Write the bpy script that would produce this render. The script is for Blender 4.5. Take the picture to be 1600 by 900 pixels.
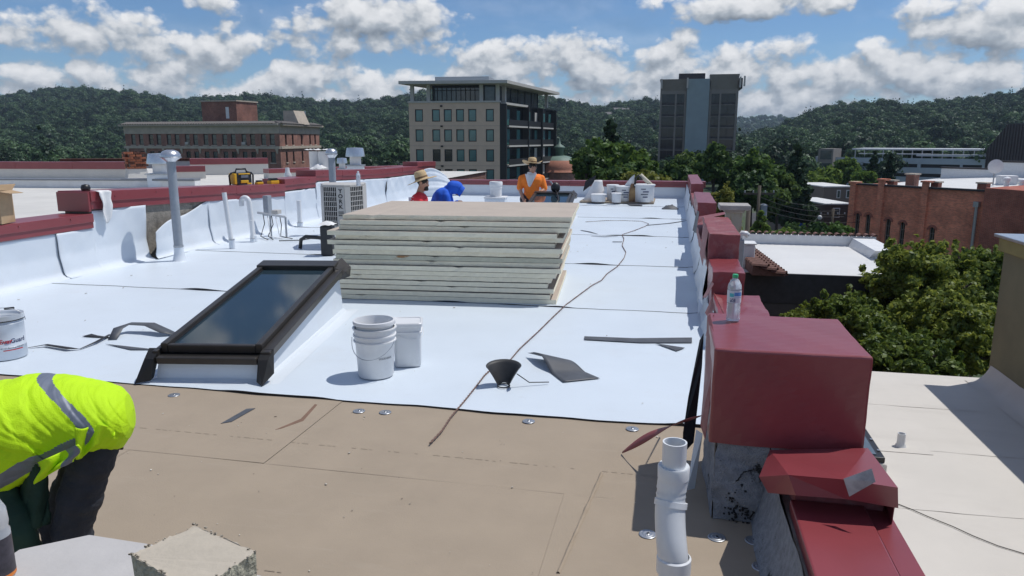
import bpy, bmesh, math, random
import numpy as np
from mathutils import Vector, Matrix, Euler
for o in list(bpy.data.objects): bpy.data.objects.remove(o)
scene = bpy.context.scene
COL = scene.collection
# ------------------------------------------------------------------ camera
F, HOR, H, VPX = 1155.0, 218.0, 1.7, 1055.0        # focal length in photo pixels, horizon row, eye height, vanishing point
TILT = math.atan((450 - HOR) / F)
YAW = math.radians(12.2136)
cam = bpy.data.cameras.new('camera'); camo = bpy.data.objects.new('camera', cam); COL.objects.link(camo)
cam.sensor_width = 36; cam.lens = F / 1600 * 36; cam.clip_start = 0.05; cam.clip_end = 9000
camo.location = (0, 0, H); camo.rotation_euler = (math.pi / 2 - TILT, 0, YAW)
scene.camera = camo
scene.render.resolution_x, scene.render.resolution_y = 1024, 576
cy_, sy_ = math.cos(YAW), math.sin(YAW)
RT = Vector((cy_, sy_, 0)); FH = Vector((-sy_, cy_, 0)); ZZ = Vector((0, 0, 1))
FW = FH * math.cos(TILT) - ZZ * math.sin(TILT); UPV = FH * math.sin(TILT) + ZZ * math.cos(TILT)
CAM = Vector((0, 0, H))
def ray(x, y): return FW + RT * ((x - 800) / F) + UPV * ((450 - y) / F)
def P(x, y, z=0.0): r = ray(x, y); return CAM + r * ((z - H) / r.z)
def PX(x, y, X): r = ray(x, y); return CAM + r * (X / r.x)
def PY(x, y, Y): r = ray(x, y); return CAM + r * (Y / r.y)
def HD(x, y, d): r = ray(x, y); return CAM + r * (d / r.dot(FH))
G = -11.0                                            # street level below the roof
# ------------------------------------------------------------------ light
SUN_H = (RT * 0.74 + FH * 0.28).normalized()
SUN_EL = math.radians(64)
SUN_DIR = Vector((SUN_H.x * math.cos(SUN_EL), SUN_H.y * math.cos(SUN_EL), math.sin(SUN_EL)))
sl = bpy.data.lights.new('sun', 'SUN'); sl.energy = 3.35; sl.angle = math.radians(0.53); sl.color = (1.0, 0.965, 0.91)
so = bpy.data.objects.new('sun', sl); COL.objects.link(so)
so.rotation_euler = SUN_DIR.to_track_quat('Z', 'Y').to_euler()
so.location = (30, 20, 60)
scene.view_settings.view_transform = 'Standard'; scene.view_settings.look = 'None'
scene.view_settings.exposure = 0.0; scene.view_settings.gamma = 1.0; scene.view_settings.use_curve_mapping = False
# ------------------------------------------------------------------ world: sky with cumulus clouds
W = bpy.data.worlds.new('World'); scene.world = W; W.use_nodes = True
SKY_STRENGTH = 0.10
def sky_world():
    nt = W.node_tree; nt.nodes.clear(); N = nt.nodes; L = nt.links
    def nd(t, tree=None, **k):
        n = (tree or nt).nodes.new(t)
        for a, b in k.items(): setattr(n, a, b)
        return n
    def mk(tree):
        def m(op, a, b=None, c=None, clamp=False):
            n = tree.nodes.new('ShaderNodeMath'); n.operation = op; n.use_clamp = clamp
            for i, v in enumerate((a, b, c)):
                if v is None: continue
                if isinstance(v, (int, float)): n.inputs[i].default_value = v
                else: tree.links.new(v, n.inputs[i])
            return n.outputs[0]
        return m
    # density of the clouds as a function of azimuth and elevation (degrees)
    g = bpy.data.node_groups.new('CloudDensity', 'ShaderNodeTree')
    for nm in ('az', 'el'): g.interface.new_socket(nm, in_out='INPUT', socket_type='NodeSocketFloat')
    g.interface.new_socket('d', in_out='OUTPUT', socket_type='NodeSocketFloat')
    gi = g.nodes.new('NodeGroupInput'); go = g.nodes.new('NodeGroupOutput'); m = mk(g)
    az, el = gi.outputs['az'], gi.outputs['el']
    cv = g.nodes.new('ShaderNodeCombineXYZ'); g.links.new(az, cv.inputs[0]); g.links.new(m('MULTIPLY', el, 1.35), cv.inputs[1])
    def noise(scale, detail, rough, off=0.0, dist=0.0):
        n = g.nodes.new('ShaderNodeTexNoise'); n.noise_dimensions = '2D'
        n.inputs['Scale'].default_value = scale; n.inputs['Detail'].default_value = detail; n.inputs['Roughness'].default_value = rough
        n.inputs['Distortion'].default_value = dist
        a = g.nodes.new('ShaderNodeVectorMath'); a.operation = 'ADD'; a.inputs[1].default_value = (off, off * .7, off * 1.3)
        g.links.new(cv.outputs[0], a.inputs[0]); g.links.new(a.outputs[0], n.inputs['Vector']); return n.outputs['Fac']
    big = noise(0.16, 2, .5, 3.1)
    fb = noise(0.24, 9, .60, 11.0, .15)
    vo = g.nodes.new('ShaderNodeTexVoronoi'); vo.feature = 'F1'; vo.voronoi_dimensions = '2D'
    vo.inputs['Scale'].default_value = .36; vo.inputs['Detail'].default_value = 2.0; vo.inputs['Roughness'].default_value = .55
    # warp the puffs a little
    wv = g.nodes.new('ShaderNodeVectorMath'); wv.operation = 'MULTIPLY_ADD'
    nz = g.nodes.new('ShaderNodeTexNoise'); nz.noise_dimensions = '2D'; nz.inputs['Scale'].default_value = .8; nz.inputs['Detail'].default_value = 3
    g.links.new(cv.outputs[0], nz.inputs['Vector']); g.links.new(nz.outputs['Color'], wv.inputs[0])
    wv.inputs[1].default_value = (1.1, 1.1, 0); g.links.new(cv.outputs[0], wv.inputs[2]); g.links.new(wv.outputs[0], vo.inputs['Vector'])
    puff = m('SUBTRACT', .62, vo.outputs['Distance'])
    # the clouds seen from this roof: azimuth, elevation, half widths, strength
    def ae(x, y):
        r = ray(x, y).normalized(); return math.degrees(math.atan2(r.x, r.y)), math.degrees(math.asin(r.z))
    blobs = [(150, 44, 115, 40, 1.0), (75, 62, 70, 22, .6), (215, 60, 60, 26, .7), (345, 4, 70, 20, .8),
             (590, 28, 150, 42, 1.1), (660, 60, 95, 34, .9), (545, 66, 60, 20, .6),
             (335, 82, 65, 46, 1.0), (300, 112, 120, 40, .9), (490, 108, 90, 50, 1.1), (560, 140, 110, 32, 1.0), (410, 138, 110, 40, 1.0), (150, 132, 120, 20, .8),
             (800, 95, 90, 42, 1.0), (900, 75, 50, 40, .9), (930, 112, 130, 50, 1.1), (1060, 92, 60, 40, .9), (760, 125, 80, 30, .9),
             (1170, 110, 120, 50, 1.0), (1220, 84, 50, 34, .7), (1385, 92, 90, 36, 1.0), (1330, 120, 150, 40, 1.1), (1220, 150, 160, 36, 1.0), (1480, 130, 160, 34, 1.0),
             (1180, 6, 170, 26, 1.1), (1530, 55, 110, 38, 1.1), (1470, 12, 90, 18, .6), (1600, 12, 70, 26, .8), (960, 150, 200, 24, .9), (800, 143, 1700, 34, .80), (470, 84, 90, 30, .7)]
    raw = g.nodes.new('ShaderNodeCombineXYZ'); g.links.new(az, raw.inputs[0]); g.links.new(el, raw.inputs[1])
    tot = None
    for x, y, rx, ry, a in blobs:
        A, E = ae(x, y); kx = 1 / (rx / 20.2); ky = 1 / (ry / 20.2)
        va = g.nodes.new('ShaderNodeVectorMath'); va.operation = 'MULTIPLY_ADD'; g.links.new(raw.outputs[0], va.inputs[0]); va.inputs[1].default_value = (kx, ky, 0); va.inputs[2].default_value = (-A * kx, -E * ky, 0)
        vd = g.nodes.new('ShaderNodeVectorMath'); vd.operation = 'DOT_PRODUCT'; g.links.new(va.outputs[0], vd.inputs[0]); g.links.new(va.outputs[0], vd.inputs[1])
        b = m('MULTIPLY_ADD', vd.outputs['Value'], -a * .85, a * .85)
        tot = b if tot is None else m('SMOOTH_MAX', tot, b, .18)
    # elsewhere the same kind of scattered cumulus goes on
    other = m('MULTIPLY', m('SUBTRACT', big, .52), 5.0)
    w = m('MULTIPLY', m('SUBTRACT', m('ABSOLUTE', m('ADD', az, 12.2)), 36.0), .25, clamp=True)
    w2 = m('MULTIPLY', m('SUBTRACT', el, 10.5), .35, clamp=True)
    w = m('MAXIMUM', w, w2)
    tot = m('ADD', m('MULTIPLY', m('MAXIMUM', tot, -1.0), m('SUBTRACT', 1.0, w)), m('MULTIPLY', other, w))
    d = m('ADD', tot, m('ADD', m('MULTIPLY', puff, .8), m('MULTIPLY', m('SUBTRACT', fb, .5), 1.7)))
    g.links.new(d, go.inputs['d'])
    m = mk(nt)
    tc = nd('ShaderNodeTexCoord'); sx = nd('ShaderNodeSeparateXYZ'); L.new(tc.outputs['Generated'], sx.inputs[0])
    A = m('MULTIPLY', m('ARCTAN2', sx.outputs[0], sx.outputs[1]), 57.2958)
    E_ = m('MULTIPLY', m('ARCSINE', sx.outputs[2]), 57.2958)
    def dens(a, e):
        n = nd('ShaderNodeGroup'); n.node_tree = g; L.new(a, n.inputs[0]); L.new(e, n.inputs[1]); return n.outputs[0]
    d0 = dens(A, E_); d1 = dens(m('ADD', A, .35), m('ADD', E_, .85))
    alpha = nd('ShaderNodeMapRange', interpolation_type='SMOOTHSTEP'); L.new(d0, alpha.inputs[0])
    alpha.inputs[1].default_value = -.02; alpha.inputs[2].default_value = .50
    lit = m('ADD', .50, m('MULTIPLY', m('SUBTRACT', d0, d1), .60), clamp=True)
    # thick cores are greyer
    core = m('MULTIPLY', m('SUBTRACT', d0, .85), .30, clamp=True)
    lit = m('SUBTRACT', lit, core, clamp=True)
    cr = nd('ShaderNodeValToRGB'); L.new(lit, cr.inputs[0])
    e = cr.color_ramp.elements
    e[0].position = 0.0; e[0].color = (.215, .255, .31, 1); e[1].position = 1.0; e[1].color = (.92, .93, .95, 1)
    k = e.new(.42); k.color = (.43, .48, .54, 1); k = e.new(.68); k.color = (.72, .745, .78, 1)
    sky = nd('ShaderNodeTexSky'); sky.sky_type = 'NISHITA'; sky.sun_disc = False
    sky.sun_elevation = SUN_EL; sky.sun_rotation = math.atan2(SUN_H.x, SUN_H.y)
    sky.altitude = 650; sky.air_density = 1.0; sky.dust_density = .25; sky.ozone_density = 3.0
    tn = nd('ShaderNodeVectorMath', operation='MULTIPLY'); L.new(sky.outputs[0], tn.inputs[0]); tn.inputs[1].default_value = (.62, .77, .94)
    b1 = nd('ShaderNodeBackground'); L.new(tn.outputs[0], b1.inputs[0]); b1.inputs[1].default_value = SKY_STRENGTH
    b2 = nd('ShaderNodeBackground'); L.new(cr.outputs[0], b2.inputs[0]); b2.inputs[1].default_value = .94
    # thin veil of high cirrus between the cumulus
    vn = nd('ShaderNodeTexNoise'); vn.noise_dimensions = '2D'; vn.inputs['Scale'].default_value = .09; vn.inputs['Detail'].default_value = 5; vn.inputs['Roughness'].default_value = .6
    vc = nd('ShaderNodeCombineXYZ'); L.new(A, vc.inputs[0]); L.new(m('MULTIPLY', E_, 4.0), vc.inputs[1]); L.new(vc.outputs[0], vn.inputs['Vector'])
    veil = m('MULTIPLY', m('SUBTRACT', vn.outputs['Fac'], .42), 1.5, clamp=True)
    fac = m('MAXIMUM', alpha.outputs[0], m('MULTIPLY', veil, .30))
    up = nd('ShaderNodeMapRange'); L.new(E_, up.inputs[0]); up.inputs[1].default_value = -1; up.inputs[2].default_value = .5
    fac = m('MULTIPLY', fac, up.outputs[0])
    mx = nd('ShaderNodeMixShader'); L.new(fac, mx.inputs[0]); L.new(b1.outputs[0], mx.inputs[1]); L.new(b2.outputs[0], mx.inputs[2])
    out = nd('ShaderNodeOutputWorld'); L.new(mx.outputs[0], out.inputs[0])
W.cycles.sampling_method = 'MANUAL'; W.cycles.sample_map_resolution = 256
sky_world()
# ------------------------------------------------------------------ materials
def M(name, col, rough=.6, metal=0.0, var=.12, scale=6.0, bump=0.0, bscale=60.0, col2=None, detail=5, spec=.5, stretch=None, thresh=(.3, .7), trans=0.0, alpha=1.0, coat=0.0):
    m = bpy.data.materials.new(name); m.use_nodes = True; nt = m.node_tree; N = nt.nodes; L = nt.links
    b = N['Principled BSDF']; b.inputs['Roughness'].default_value = rough; b.inputs['Metallic'].default_value = metal
    b.inputs['Specular IOR Level'].default_value = spec; b.inputs['Transmission Weight'].default_value = trans; b.inputs['Coat Weight'].default_value = coat
    tc = N.new('ShaderNodeTexCoord'); v = tc.outputs['Object']
    if stretch:
        mp = N.new('ShaderNodeMapping'); mp.inputs['Scale'].default_value = stretch; L.new(v, mp.inputs[0]); v = mp.outputs[0]
    n = N.new('ShaderNodeTexNoise'); n.inputs['Scale'].default_value = scale; n.inputs['Detail'].default_value = detail; n.inputs['Roughness'].default_value = .6
    L.new(v, n.inputs['Vector'])
    r = N.new('ShaderNodeValToRGB'); e = r.color_ramp.elements; L.new(n.outputs['Fac'], r.inputs[0])
    c2 = col2 or tuple(min(1, c * (1 + var)) for c in col); c1 = col if col2 else tuple(c * (1 - var) for c in col)
    e[0].position, e[1].position = thresh; e[0].color = (*c1, 1); e[1].color = (*c2, 1)
    L.new(r.outputs[0], b.inputs['Base Color'])
    if bump:
        n2 = N.new('ShaderNodeTexNoise'); n2.inputs['Scale'].default_value = bscale; n2.inputs['Detail'].default_value = 4; L.new(v, n2.inputs['Vector'])
        bp = N.new('ShaderNodeBump'); bp.inputs['Strength'].default_value = bump; bp.inputs['Distance'].default_value = .02; L.new(n2.outputs['Fac'], bp.inputs['Height']); L.new(bp.outputs[0], b.inputs['Normal'])
    return m
def add_dirt(m, col, amount=.5, scale=2.5, lo=.55, hi=.75, stretch=None):
    """irregular stains of another colour over a material made by M"""
    nt = m.node_tree; N = nt.nodes; L = nt.links; b = N['Principled BSDF']
    src = b.inputs['Base Color'].links[0].from_socket
    tc = N.new('ShaderNodeTexCoord'); n = N.new('ShaderNodeTexNoise'); n.inputs['Scale'].default_value = scale; n.inputs['Detail'].default_value = 8; n.inputs['Roughness'].default_value = .68
    v = tc.outputs['Object']
    if stretch:
        mp = N.new('ShaderNodeMapping'); mp.inputs['Scale'].default_value = stretch; L.new(v, mp.inputs[0]); v = mp.outputs[0]
    L.new(v, n.inputs['Vector'])
    r = N.new('ShaderNodeMapRange'); r.inputs[1].default_value = lo; r.inputs[2].default_value = hi; r.inputs[4].default_value = amount; L.new(n.outputs['Fac'], r.inputs[0])
    x = N.new('ShaderNodeMixRGB'); L.new(r.outputs[0], x.inputs[0]); L.new(src, x.inputs[1]); x.inputs[2].default_value = (*col, 1)
    L.new(x.outputs[0], b.inputs['Base Color']); return m
def brick_mat(name, c1, c2, mortar, bw=.22, bh=.075, axis='x'):
    m = bpy.data.materials.new(name); m.use_nodes = True; nt = m.node_tree; N = nt.nodes; L = nt.links; b = N['Principled BSDF']
    b.inputs['Roughness'].default_value = .85
    tc = N.new('ShaderNodeTexCoord'); sp = N.new('ShaderNodeSeparateXYZ'); L.new(tc.outputs['Object'], sp.inputs[0])
    ad = N.new('ShaderNodeMath'); ad.operation = 'ADD'; L.new(sp.outputs[0], ad.inputs[0]); L.new(sp.outputs[1], ad.inputs[1])
    cb = N.new('ShaderNodeCombineXYZ'); L.new(ad.outputs[0], cb.inputs[0]); L.new(sp.outputs[2], cb.inputs[1])
    bt = N.new('ShaderNodeTexBrick'); bt.inputs['Scale'].default_value = 1; bt.inputs['Brick Width'].default_value = bw; bt.inputs['Row Height'].default_value = bh
    bt.inputs['Mortar Size'].default_value = .008; bt.inputs['Color1'].default_value = (*c1, 1); bt.inputs['Color2'].default_value = (*c2, 1); bt.inputs['Mortar'].default_value = (*mortar, 1)
    L.new(cb.outputs[0], bt.inputs['Vector'])
    n = N.new('ShaderNodeTexNoise'); n.inputs['Scale'].default_value = .5; n.inputs['Detail'].default_value = 8; n.inputs['Roughness'].default_value = .7; L.new(tc.outputs['Object'], n.inputs['Vector'])
    r = N.new('ShaderNodeMapRange'); L.new(n.outputs['Fac'], r.inputs[0]); r.inputs[1].default_value = .3; r.inputs[2].default_value = .7; r.inputs[3].default_value = .6; r.inputs[4].default_value = 1.45
    x = N.new('ShaderNodeVectorMath'); x.operation = 'SCALE'; L.new(bt.outputs['Color'], x.inputs[0]); L.new(r.outputs[0], x.inputs['Scale'])
    L.new(x.outputs[0], b.inputs['Base Color'])
    bp = N.new('ShaderNodeBump'); bp.inputs['Strength'].default_value = .5; bp.inputs['Distance'].default_value = .02; bp.invert = True; L.new(bt.outputs['Fac'], bp.inputs['Height']); L.new(bp.outputs[0], b.inputs['Normal'])
    return m
def leaf_mat(name, c1, c2, trans=.35, vary=(.8, 1.25)):
    m = bpy.data.materials.new(name); m.use_nodes = True; nt = m.node_tree; N = nt.nodes; L = nt.links; N.clear()
    ge = N.new('ShaderNodeNewGeometry'); oi = N.new('ShaderNodeObjectInfo')
    x = N.new('ShaderNodeMixRGB'); x.inputs[1].default_value = (*c1, 1); x.inputs[2].default_value = (*c2, 1); L.new(ge.outputs['Random Per Island'], x.inputs[0])
    h = N.new('ShaderNodeHueSaturation'); L.new(x.outputs[0], h.inputs['Color'])
    r = N.new('ShaderNodeMapRange'); L.new(oi.outputs['Random'], r.inputs[0]); r.inputs[3].default_value = vary[0]; r.inputs[4].default_value = vary[1]; L.new(r.outputs[0], h.inputs['Value'])
    r2 = N.new('ShaderNodeMapRange'); L.new(oi.outputs['Random'], r2.inputs[0]); r2.inputs[3].default_value = .515; r2.inputs[4].default_value = .485; L.new(r2.outputs[0], h.inputs['Hue'])
    d = N.new('ShaderNodeBsdfDiffuse'); L.new(h.outputs[0], d.inputs[0])
    t = N.new('ShaderNodeBsdfTranslucent'); ht = N.new('ShaderNodeHueSaturation'); L.new(h.outputs[0], ht.inputs['Color']); ht.inputs['Hue'].default_value = .485; ht.inputs['Value'].default_value = 1.25; L.new(ht.outputs[0], t.inputs[0])
    gl = N.new('ShaderNodeBsdfGlossy'); gl.inputs['Roughness'].default_value = .5; gl.inputs[0].default_value = (.9, .95, 1, 1)
    mx = N.new('ShaderNodeMixShader'); mx.inputs[0].default_value = trans; L.new(d.outputs[0], mx.inputs[1]); L.new(t.outputs[0], mx.inputs[2])
    m2 = N.new('ShaderNodeMixShader'); m2.inputs[0].default_value = .02; L.new(mx.outputs[0], m2.inputs[1]); L.new(gl.outputs[0], m2.inputs[2])
    o = N.new('ShaderNodeOutputMaterial'); L.new(m2.outputs[0], o.inputs[0]); return m
# ------------------------------------------------------------------ mesh builder
class MB:
    def __init__(s): s.v = []; s.f = []; s.m = []
    def add(s, vs, fs, mi=0):
        o = len(s.v); s.v += [tuple(v) for v in vs]; s.f += [tuple(i + o for i in f) for f in fs]; s.m += [mi] * len(fs); return s
    def box(s, x0, y0, z0, x1, y1, z1, mi=0, mx=None):
        vs = [Vector(p) for p in ((x0, y0, z0), (x1, y0, z0), (x1, y1, z0), (x0, y1, z0), (x0, y0, z1), (x1, y0, z1), (x1, y1, z1), (x0, y1, z1))]
        if mx: vs = [mx @ v for v in vs]
        return s.add(vs, [(0, 3, 2, 1), (4, 5, 6, 7), (0, 1, 5, 4), (1, 2, 6, 5), (2, 3, 7, 6), (3, 0, 4, 7)], mi)
    def cbox(s, c, sz, mi=0, mx=None): return s.box(c[0] - sz[0] / 2, c[1] - sz[1] / 2, c[2] - sz[2] / 2, c[0] + sz[0] / 2, c[1] + sz[1] / 2, c[2] + sz[2] / 2, mi, mx)
    def rings(s, rs, mi=0, caps=True, closed=True):
        n = len(rs[0]); o = len(s.v); vs = [p for r in rs for p in r]; fs = []
        for i in range(len(rs) - 1):
            for j in range(n if closed else n - 1):
                k = (j + 1) % n; fs.append((i * n + j, i * n + k, (i + 1) * n + k, (i + 1) * n + j))
        if caps and closed: fs.append(tuple(range(n))[::-1]); fs.append(tuple((len(rs) - 1) * n + j for j in range(n)))
        return s.add(vs, fs, mi)
    def lathe(s, prof, n=24, c=(0, 0, 0), mi=0, caps=True):
        return s.rings([[(c[0] + r * math.cos(2 * math.pi * j / n), c[1] + r * math.sin(2 * math.pi * j / n), c[2] + z) for j in range(n)] for r, z in prof], mi, caps)
    def tube(s, pts, r, n=8, mi=0, caps=True):
        pts = [Vector(p) for p in pts]; rs = []; up = Vector((.13, .31, .94))
        for i, p in enumerate(pts):
            t = (pts[min(i + 1, len(pts) - 1)] - pts[max(i - 1, 0)]).normalized()
            a = t.cross(up)
            if a.length < .05: a = t.cross(Vector((1, 0, 0)))
            a.normalize(); b = t.cross(a); rr = r[i] if isinstance(r, (list, tuple)) else r
            rs.append([p + a * (rr * math.cos(2 * math.pi * j / n)) + b * (rr * math.sin(2 * math.pi * j / n)) for j in range(n)]); up = b.cross(t) if False else up
        return s.rings(rs, mi, caps)
    def prism(s, poly, z0, z1, mi=0):
        n = len(poly); vs = [(p[0], p[1], z0) for p in poly] + [(p[0], p[1], z1) for p in poly]
        return s.add(vs, [tuple(range(n))[::-1], tuple(range(n, 2 * n))] + [(i, (i + 1) % n, n + (i + 1) % n, n + i) for i in range(n)], mi)
    def grid(s, nu, nv, fn, mi=0):
        vs = [fn(i / nu, j / nv) for j in range(nv + 1) for i in range(nu + 1)]
        return s.add(vs, [(j * (nu + 1) + i, j * (nu + 1) + i + 1, (j + 1) * (nu + 1) + i + 1, (j + 1) * (nu + 1) + i) for j in range(nv) for i in range(nu)], mi)
    def facade(s, o, u, n, Wd, Ht, holes, dep, mi=0, mr=None):
        """wall sheet from o along u (width) and up, outward normal n, with real recessed openings (x0,z0,x1,z1)"""
        o, u, n = Vector(o), Vector(u), Vector(n); xs = sorted({0, Wd, *[h[0] for h in holes], *[h[2] for h in holes]}); zs = sorted({0, Ht, *[h[1] for h in holes], *[h[3] for h in holes]})
        pt = lambda x, z, d=0: o + u * x + ZZ * z - n * d
        for i in range(len(xs) - 1):
            for j in range(len(zs) - 1):
                cx, cz = (xs[i] + xs[i + 1]) / 2, (zs[j] + zs[j + 1]) / 2
                if any(h[0] < cx < h[2] and h[1] < cz < h[3] for h in holes): continue
                s.add([pt(xs[i], zs[j]), pt(xs[i + 1], zs[j]), pt(xs[i + 1], zs[j + 1]), pt(xs[i], zs[j + 1])], [(0, 1, 2, 3)], mi)
        for a, b, c, d in holes:
            q = [pt(a, b), pt(c, b), pt(c, d), pt(a, d), pt(a, b, dep), pt(c, b, dep), pt(c, d, dep), pt(a, d, dep)]
            s.add(q, [(0, 4, 5, 1), (1, 5, 6, 2), (2, 6, 7, 3), (3, 7, 4, 0)], mi if mr is None else mr)
        return s
    def mesh(s, name, mats, smooth=False):
        me = bpy.data.meshes.new(name); me.from_pydata(s.v, [], s.f)
        for mt in (mats if isinstance(mats, (list, tuple)) else [mats]): me.materials.append(mt)
        me.polygons.foreach_set('material_index', s.m)
        if smooth: me.polygons.foreach_set('use_smooth', [True] * len(me.polygons))
        me.update(); return me
    def obj(s, name, mats, parent=None, smooth=False, bevel=0.0, seg=2, auto=None):
        o = bpy.data.objects.new(name, s.mesh(name, mats, smooth or auto is not None)); COL.objects.link(o); o.parent = parent
        if auto is not None: o.data.set_sharp_from_angle(angle=math.radians(auto))
        if bevel:
            b = o.modifiers.new('bevel', 'BEVEL'); b.width = bevel; b.segments = seg; b.limit_method = 'ANGLE'; b.angle_limit = math.radians(35)
        return o
def tag(o, label, cat, group=None):
    o['label'] = label; o['category'] = cat
    if group: o['group'] = group
    return o
def thing(name, label, cat, loc=(0, 0, 0), rz=0.0, group=None):
    o = bpy.data.objects.new(name, None); o.empty_display_size = .1; COL.objects.link(o); o.location = loc; o.rotation_euler = (0, 0, rz); return tag(o, label, cat, group)
def struct(o): o['kind'] = 'structure'; return o
def stuff(o): o['kind'] = 'stuff'; return o
def put(name, me, parent=None, loc=(0, 0, 0), rz=0.0, mods=None):
    o = bpy.data.objects.new(name, me); COL.objects.link(o); o.parent = parent; o.location = loc; o.rotation_euler = (0, 0, rz); return o
def bev(o, w, seg=2):
    b = o.modifiers.new('bevel', 'BEVEL'); b.width = w; b.segments = seg; b.limit_method = 'ANGLE'; b.angle_limit = math.radians(35); return o
def copy_tree(o, parent=None):
    c = o.copy(); COL.objects.link(c); c.parent = parent
    for ch in list(o.children): copy_tree(ch, c)
    return c
def text_mesh(body, size, ext=.002, align='CENTER', bold=0.0):
    cu = bpy.data.curves.new('text', 'FONT'); cu.body = body; cu.size = size; cu.extrude = ext; cu.align_x = align; cu.align_y = 'CENTER'; cu.offset = bold; cu.resolution_u = 3
    o = bpy.data.objects.new('text', cu); COL.objects.link(o)
    dg = bpy.context.evaluated_depsgraph_get(); me = bpy.data.meshes.new_from_object(o.evaluated_get(dg)); bpy.data.objects.remove(o); return me
rng = random.Random(7)
def wav(x, k=0.0):
    return (math.sin(x * 1.7 + k) + .6 * math.sin(x * 3.9 + k * 2.3 + 1) + .35 * math.sin(x * 9.1 + k * 3.7)) / 1.95
# ------------------------------------------------------------------ material library
m_tpo = add_dirt(add_dirt(M('white_membrane', (.63, .70, .77), .42, var=.03, scale=1.3, bump=.06, bscale=4, spec=.4), (.55, .56, .57), .30, 1.6, .56, .8), (.42, .42, .42), .35, 9, .64, .78)
m_tpo2 = add_dirt(M('white_flashing', (.66, .715, .775), .4, var=.035, scale=1.7, bump=.22, bscale=3.5, spec=.4), (.58, .58, .58), .35, 2.2, .55, .8)
m_under = M('grey_membrane_underside', (.075, .082, .095), .55, var=.2, scale=9)
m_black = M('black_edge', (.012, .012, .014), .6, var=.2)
m_facer = add_dirt(add_dirt(M('tan_board_facer', (.335, .272, .204), .85, var=.05, scale=3.0, bump=.08, bscale=120, stretch=(1, 1, 1)), (.26, .21, .155), .3, 1.1, .52, .78), (.42, .36, .29), .30, 2.0, .58, .8, (1, 6, 1))
m_foam = add_dirt(M('polyiso_edge', (.86, .80, .62), .9, var=.05, scale=14, bump=.2, bscale=90), (.70, .64, .47), .4, 3, .52, .78, (1, 1, 12))
m_red = add_dirt(M('red_coping_metal', (.23, .040, .048), .33, var=.08, scale=3, spec=.75, bump=.015, bscale=3), (.28, .08, .088), .35, 2.3, .52, .78)
m_redold = add_dirt(M('faded_red_metal', (.23, .055, .06), .55, var=.15, scale=5), (.36, .22, .21), .6, 6, .5, .7)
m_bit = add_dirt(M('grey_bitumen', (.25, .265, .295), .9, var=.25, scale=30, bump=.6, bscale=120), (.012, .012, .013), .95, 5.5, .60, .64)
m_conc = add_dirt(M('bare_concrete', (.26, .24, .21), .9, var=.2, scale=12, bump=.5, bscale=40), (.07, .065, .06), .7, 4, .5, .7)
m_brown = M('bronze_frame', (.052, .047, .043), .38, .35, var=.15, scale=8)
m_brownd = M('dark_bronze', (.02, .019, .018), .45, .3, var=.15, scale=8)
m_glass = M('dark_skylight_glass', (.022, .040, .055), .06, var=.1, scale=2, spec=.38)
m_galv = M('galvanised_steel', (.42, .44, .47), .38, .75, var=.15, scale=14)
m_alum = M('spun_aluminium', (.62, .64, .67), .28, .85, var=.1, scale=10)
m_grayp = M('grey_painted_pipe', (.30, .33, .37), .5, .15, var=.1, scale=10)
m_pvc = M('white_pvc', (.70, .72, .74), .32, var=.04, scale=12)
m_white = add_dirt(M('white_plastic', (.72, .73, .74), .38, var=.03, scale=9), (.5, .5, .49), .35, 7, .58, .72)
m_whitep = M('white_paint', (.70, .71, .72), .6, var=.06, scale=4)
m_offwhite = M('offwhite_roofing', (.60, .585, .55), .7, var=.07, scale=1.2)
m_cream = add_dirt(M('cream_roofing', (.60, .57, .525), .7, var=.04, scale=1.5, bump=.05, bscale=6), (.46, .43, .39), .45, .9, .5, .8, (1, 3, 1))
m_olive = add_dirt(M('olive_stucco', (.21, .19, .115), .9, var=.08, scale=2.5, bump=.2, bscale=60), (.13, .115, .07), .4, 1.4, .52, .75, (1, 1, .4))
m_tanp = M('tan_metal_cabinet', (.50, .48, .45), .5, var=.05, scale=5)
m_dkgrille = M('dark_coil', (.03, .03, .032), .7, .2, var=.2, scale=30)
m_card = M('cardboard', (.42, .29, .17), .85, var=.08, scale=10, bump=.08)
m_cardin = M('cardboard_inside', (.20, .135, .08), .9, var=.15, scale=10)
m_yel = M('yellow_plastic', (.75, .42, .02), .4, var=.06)
m_blk = M('black_plastic', (.018, .018, .02), .4, var=.15)
m_rubber = M('black_rubber', (.025, .027, .03), .55, var=.2, scale=12)
m_cord = M('brown_cord', (.16, .095, .075), .7, var=.35, scale=60)
m_cloth = M('white_cloth', (.74, .74, .74), .9, var=.06, scale=12, bump=.2)
m_redink = M('red_print', (.55, .02, .03), .5, var=.05)
m_blueink = M('dark_blue_print', (.03, .04, .12), .5, var=.05)
m_greyink = M('grey_print', (.16, .17, .2), .6, var=.1)
m_rock = M('brick_orange', (.33, .115, .062), .9, var=.35, scale=18, bump=.4)
m_rockd = M('brick_dark', (.10, .038, .026), .9, var=.35, scale=18, bump=.4)
m_terra = M('terracotta_tile', (.17, .085, .068), .8, var=.3, scale=9)
m_wood = M('utility_pole_wood', (.09, .075, .06), .9, var=.25, scale=6, stretch=(6, 6, .5))
m_bark = M('bark', (.06, .048, .038), .95, var=.3, scale=8, bump=.5, stretch=(3, 3, .6))
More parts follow.
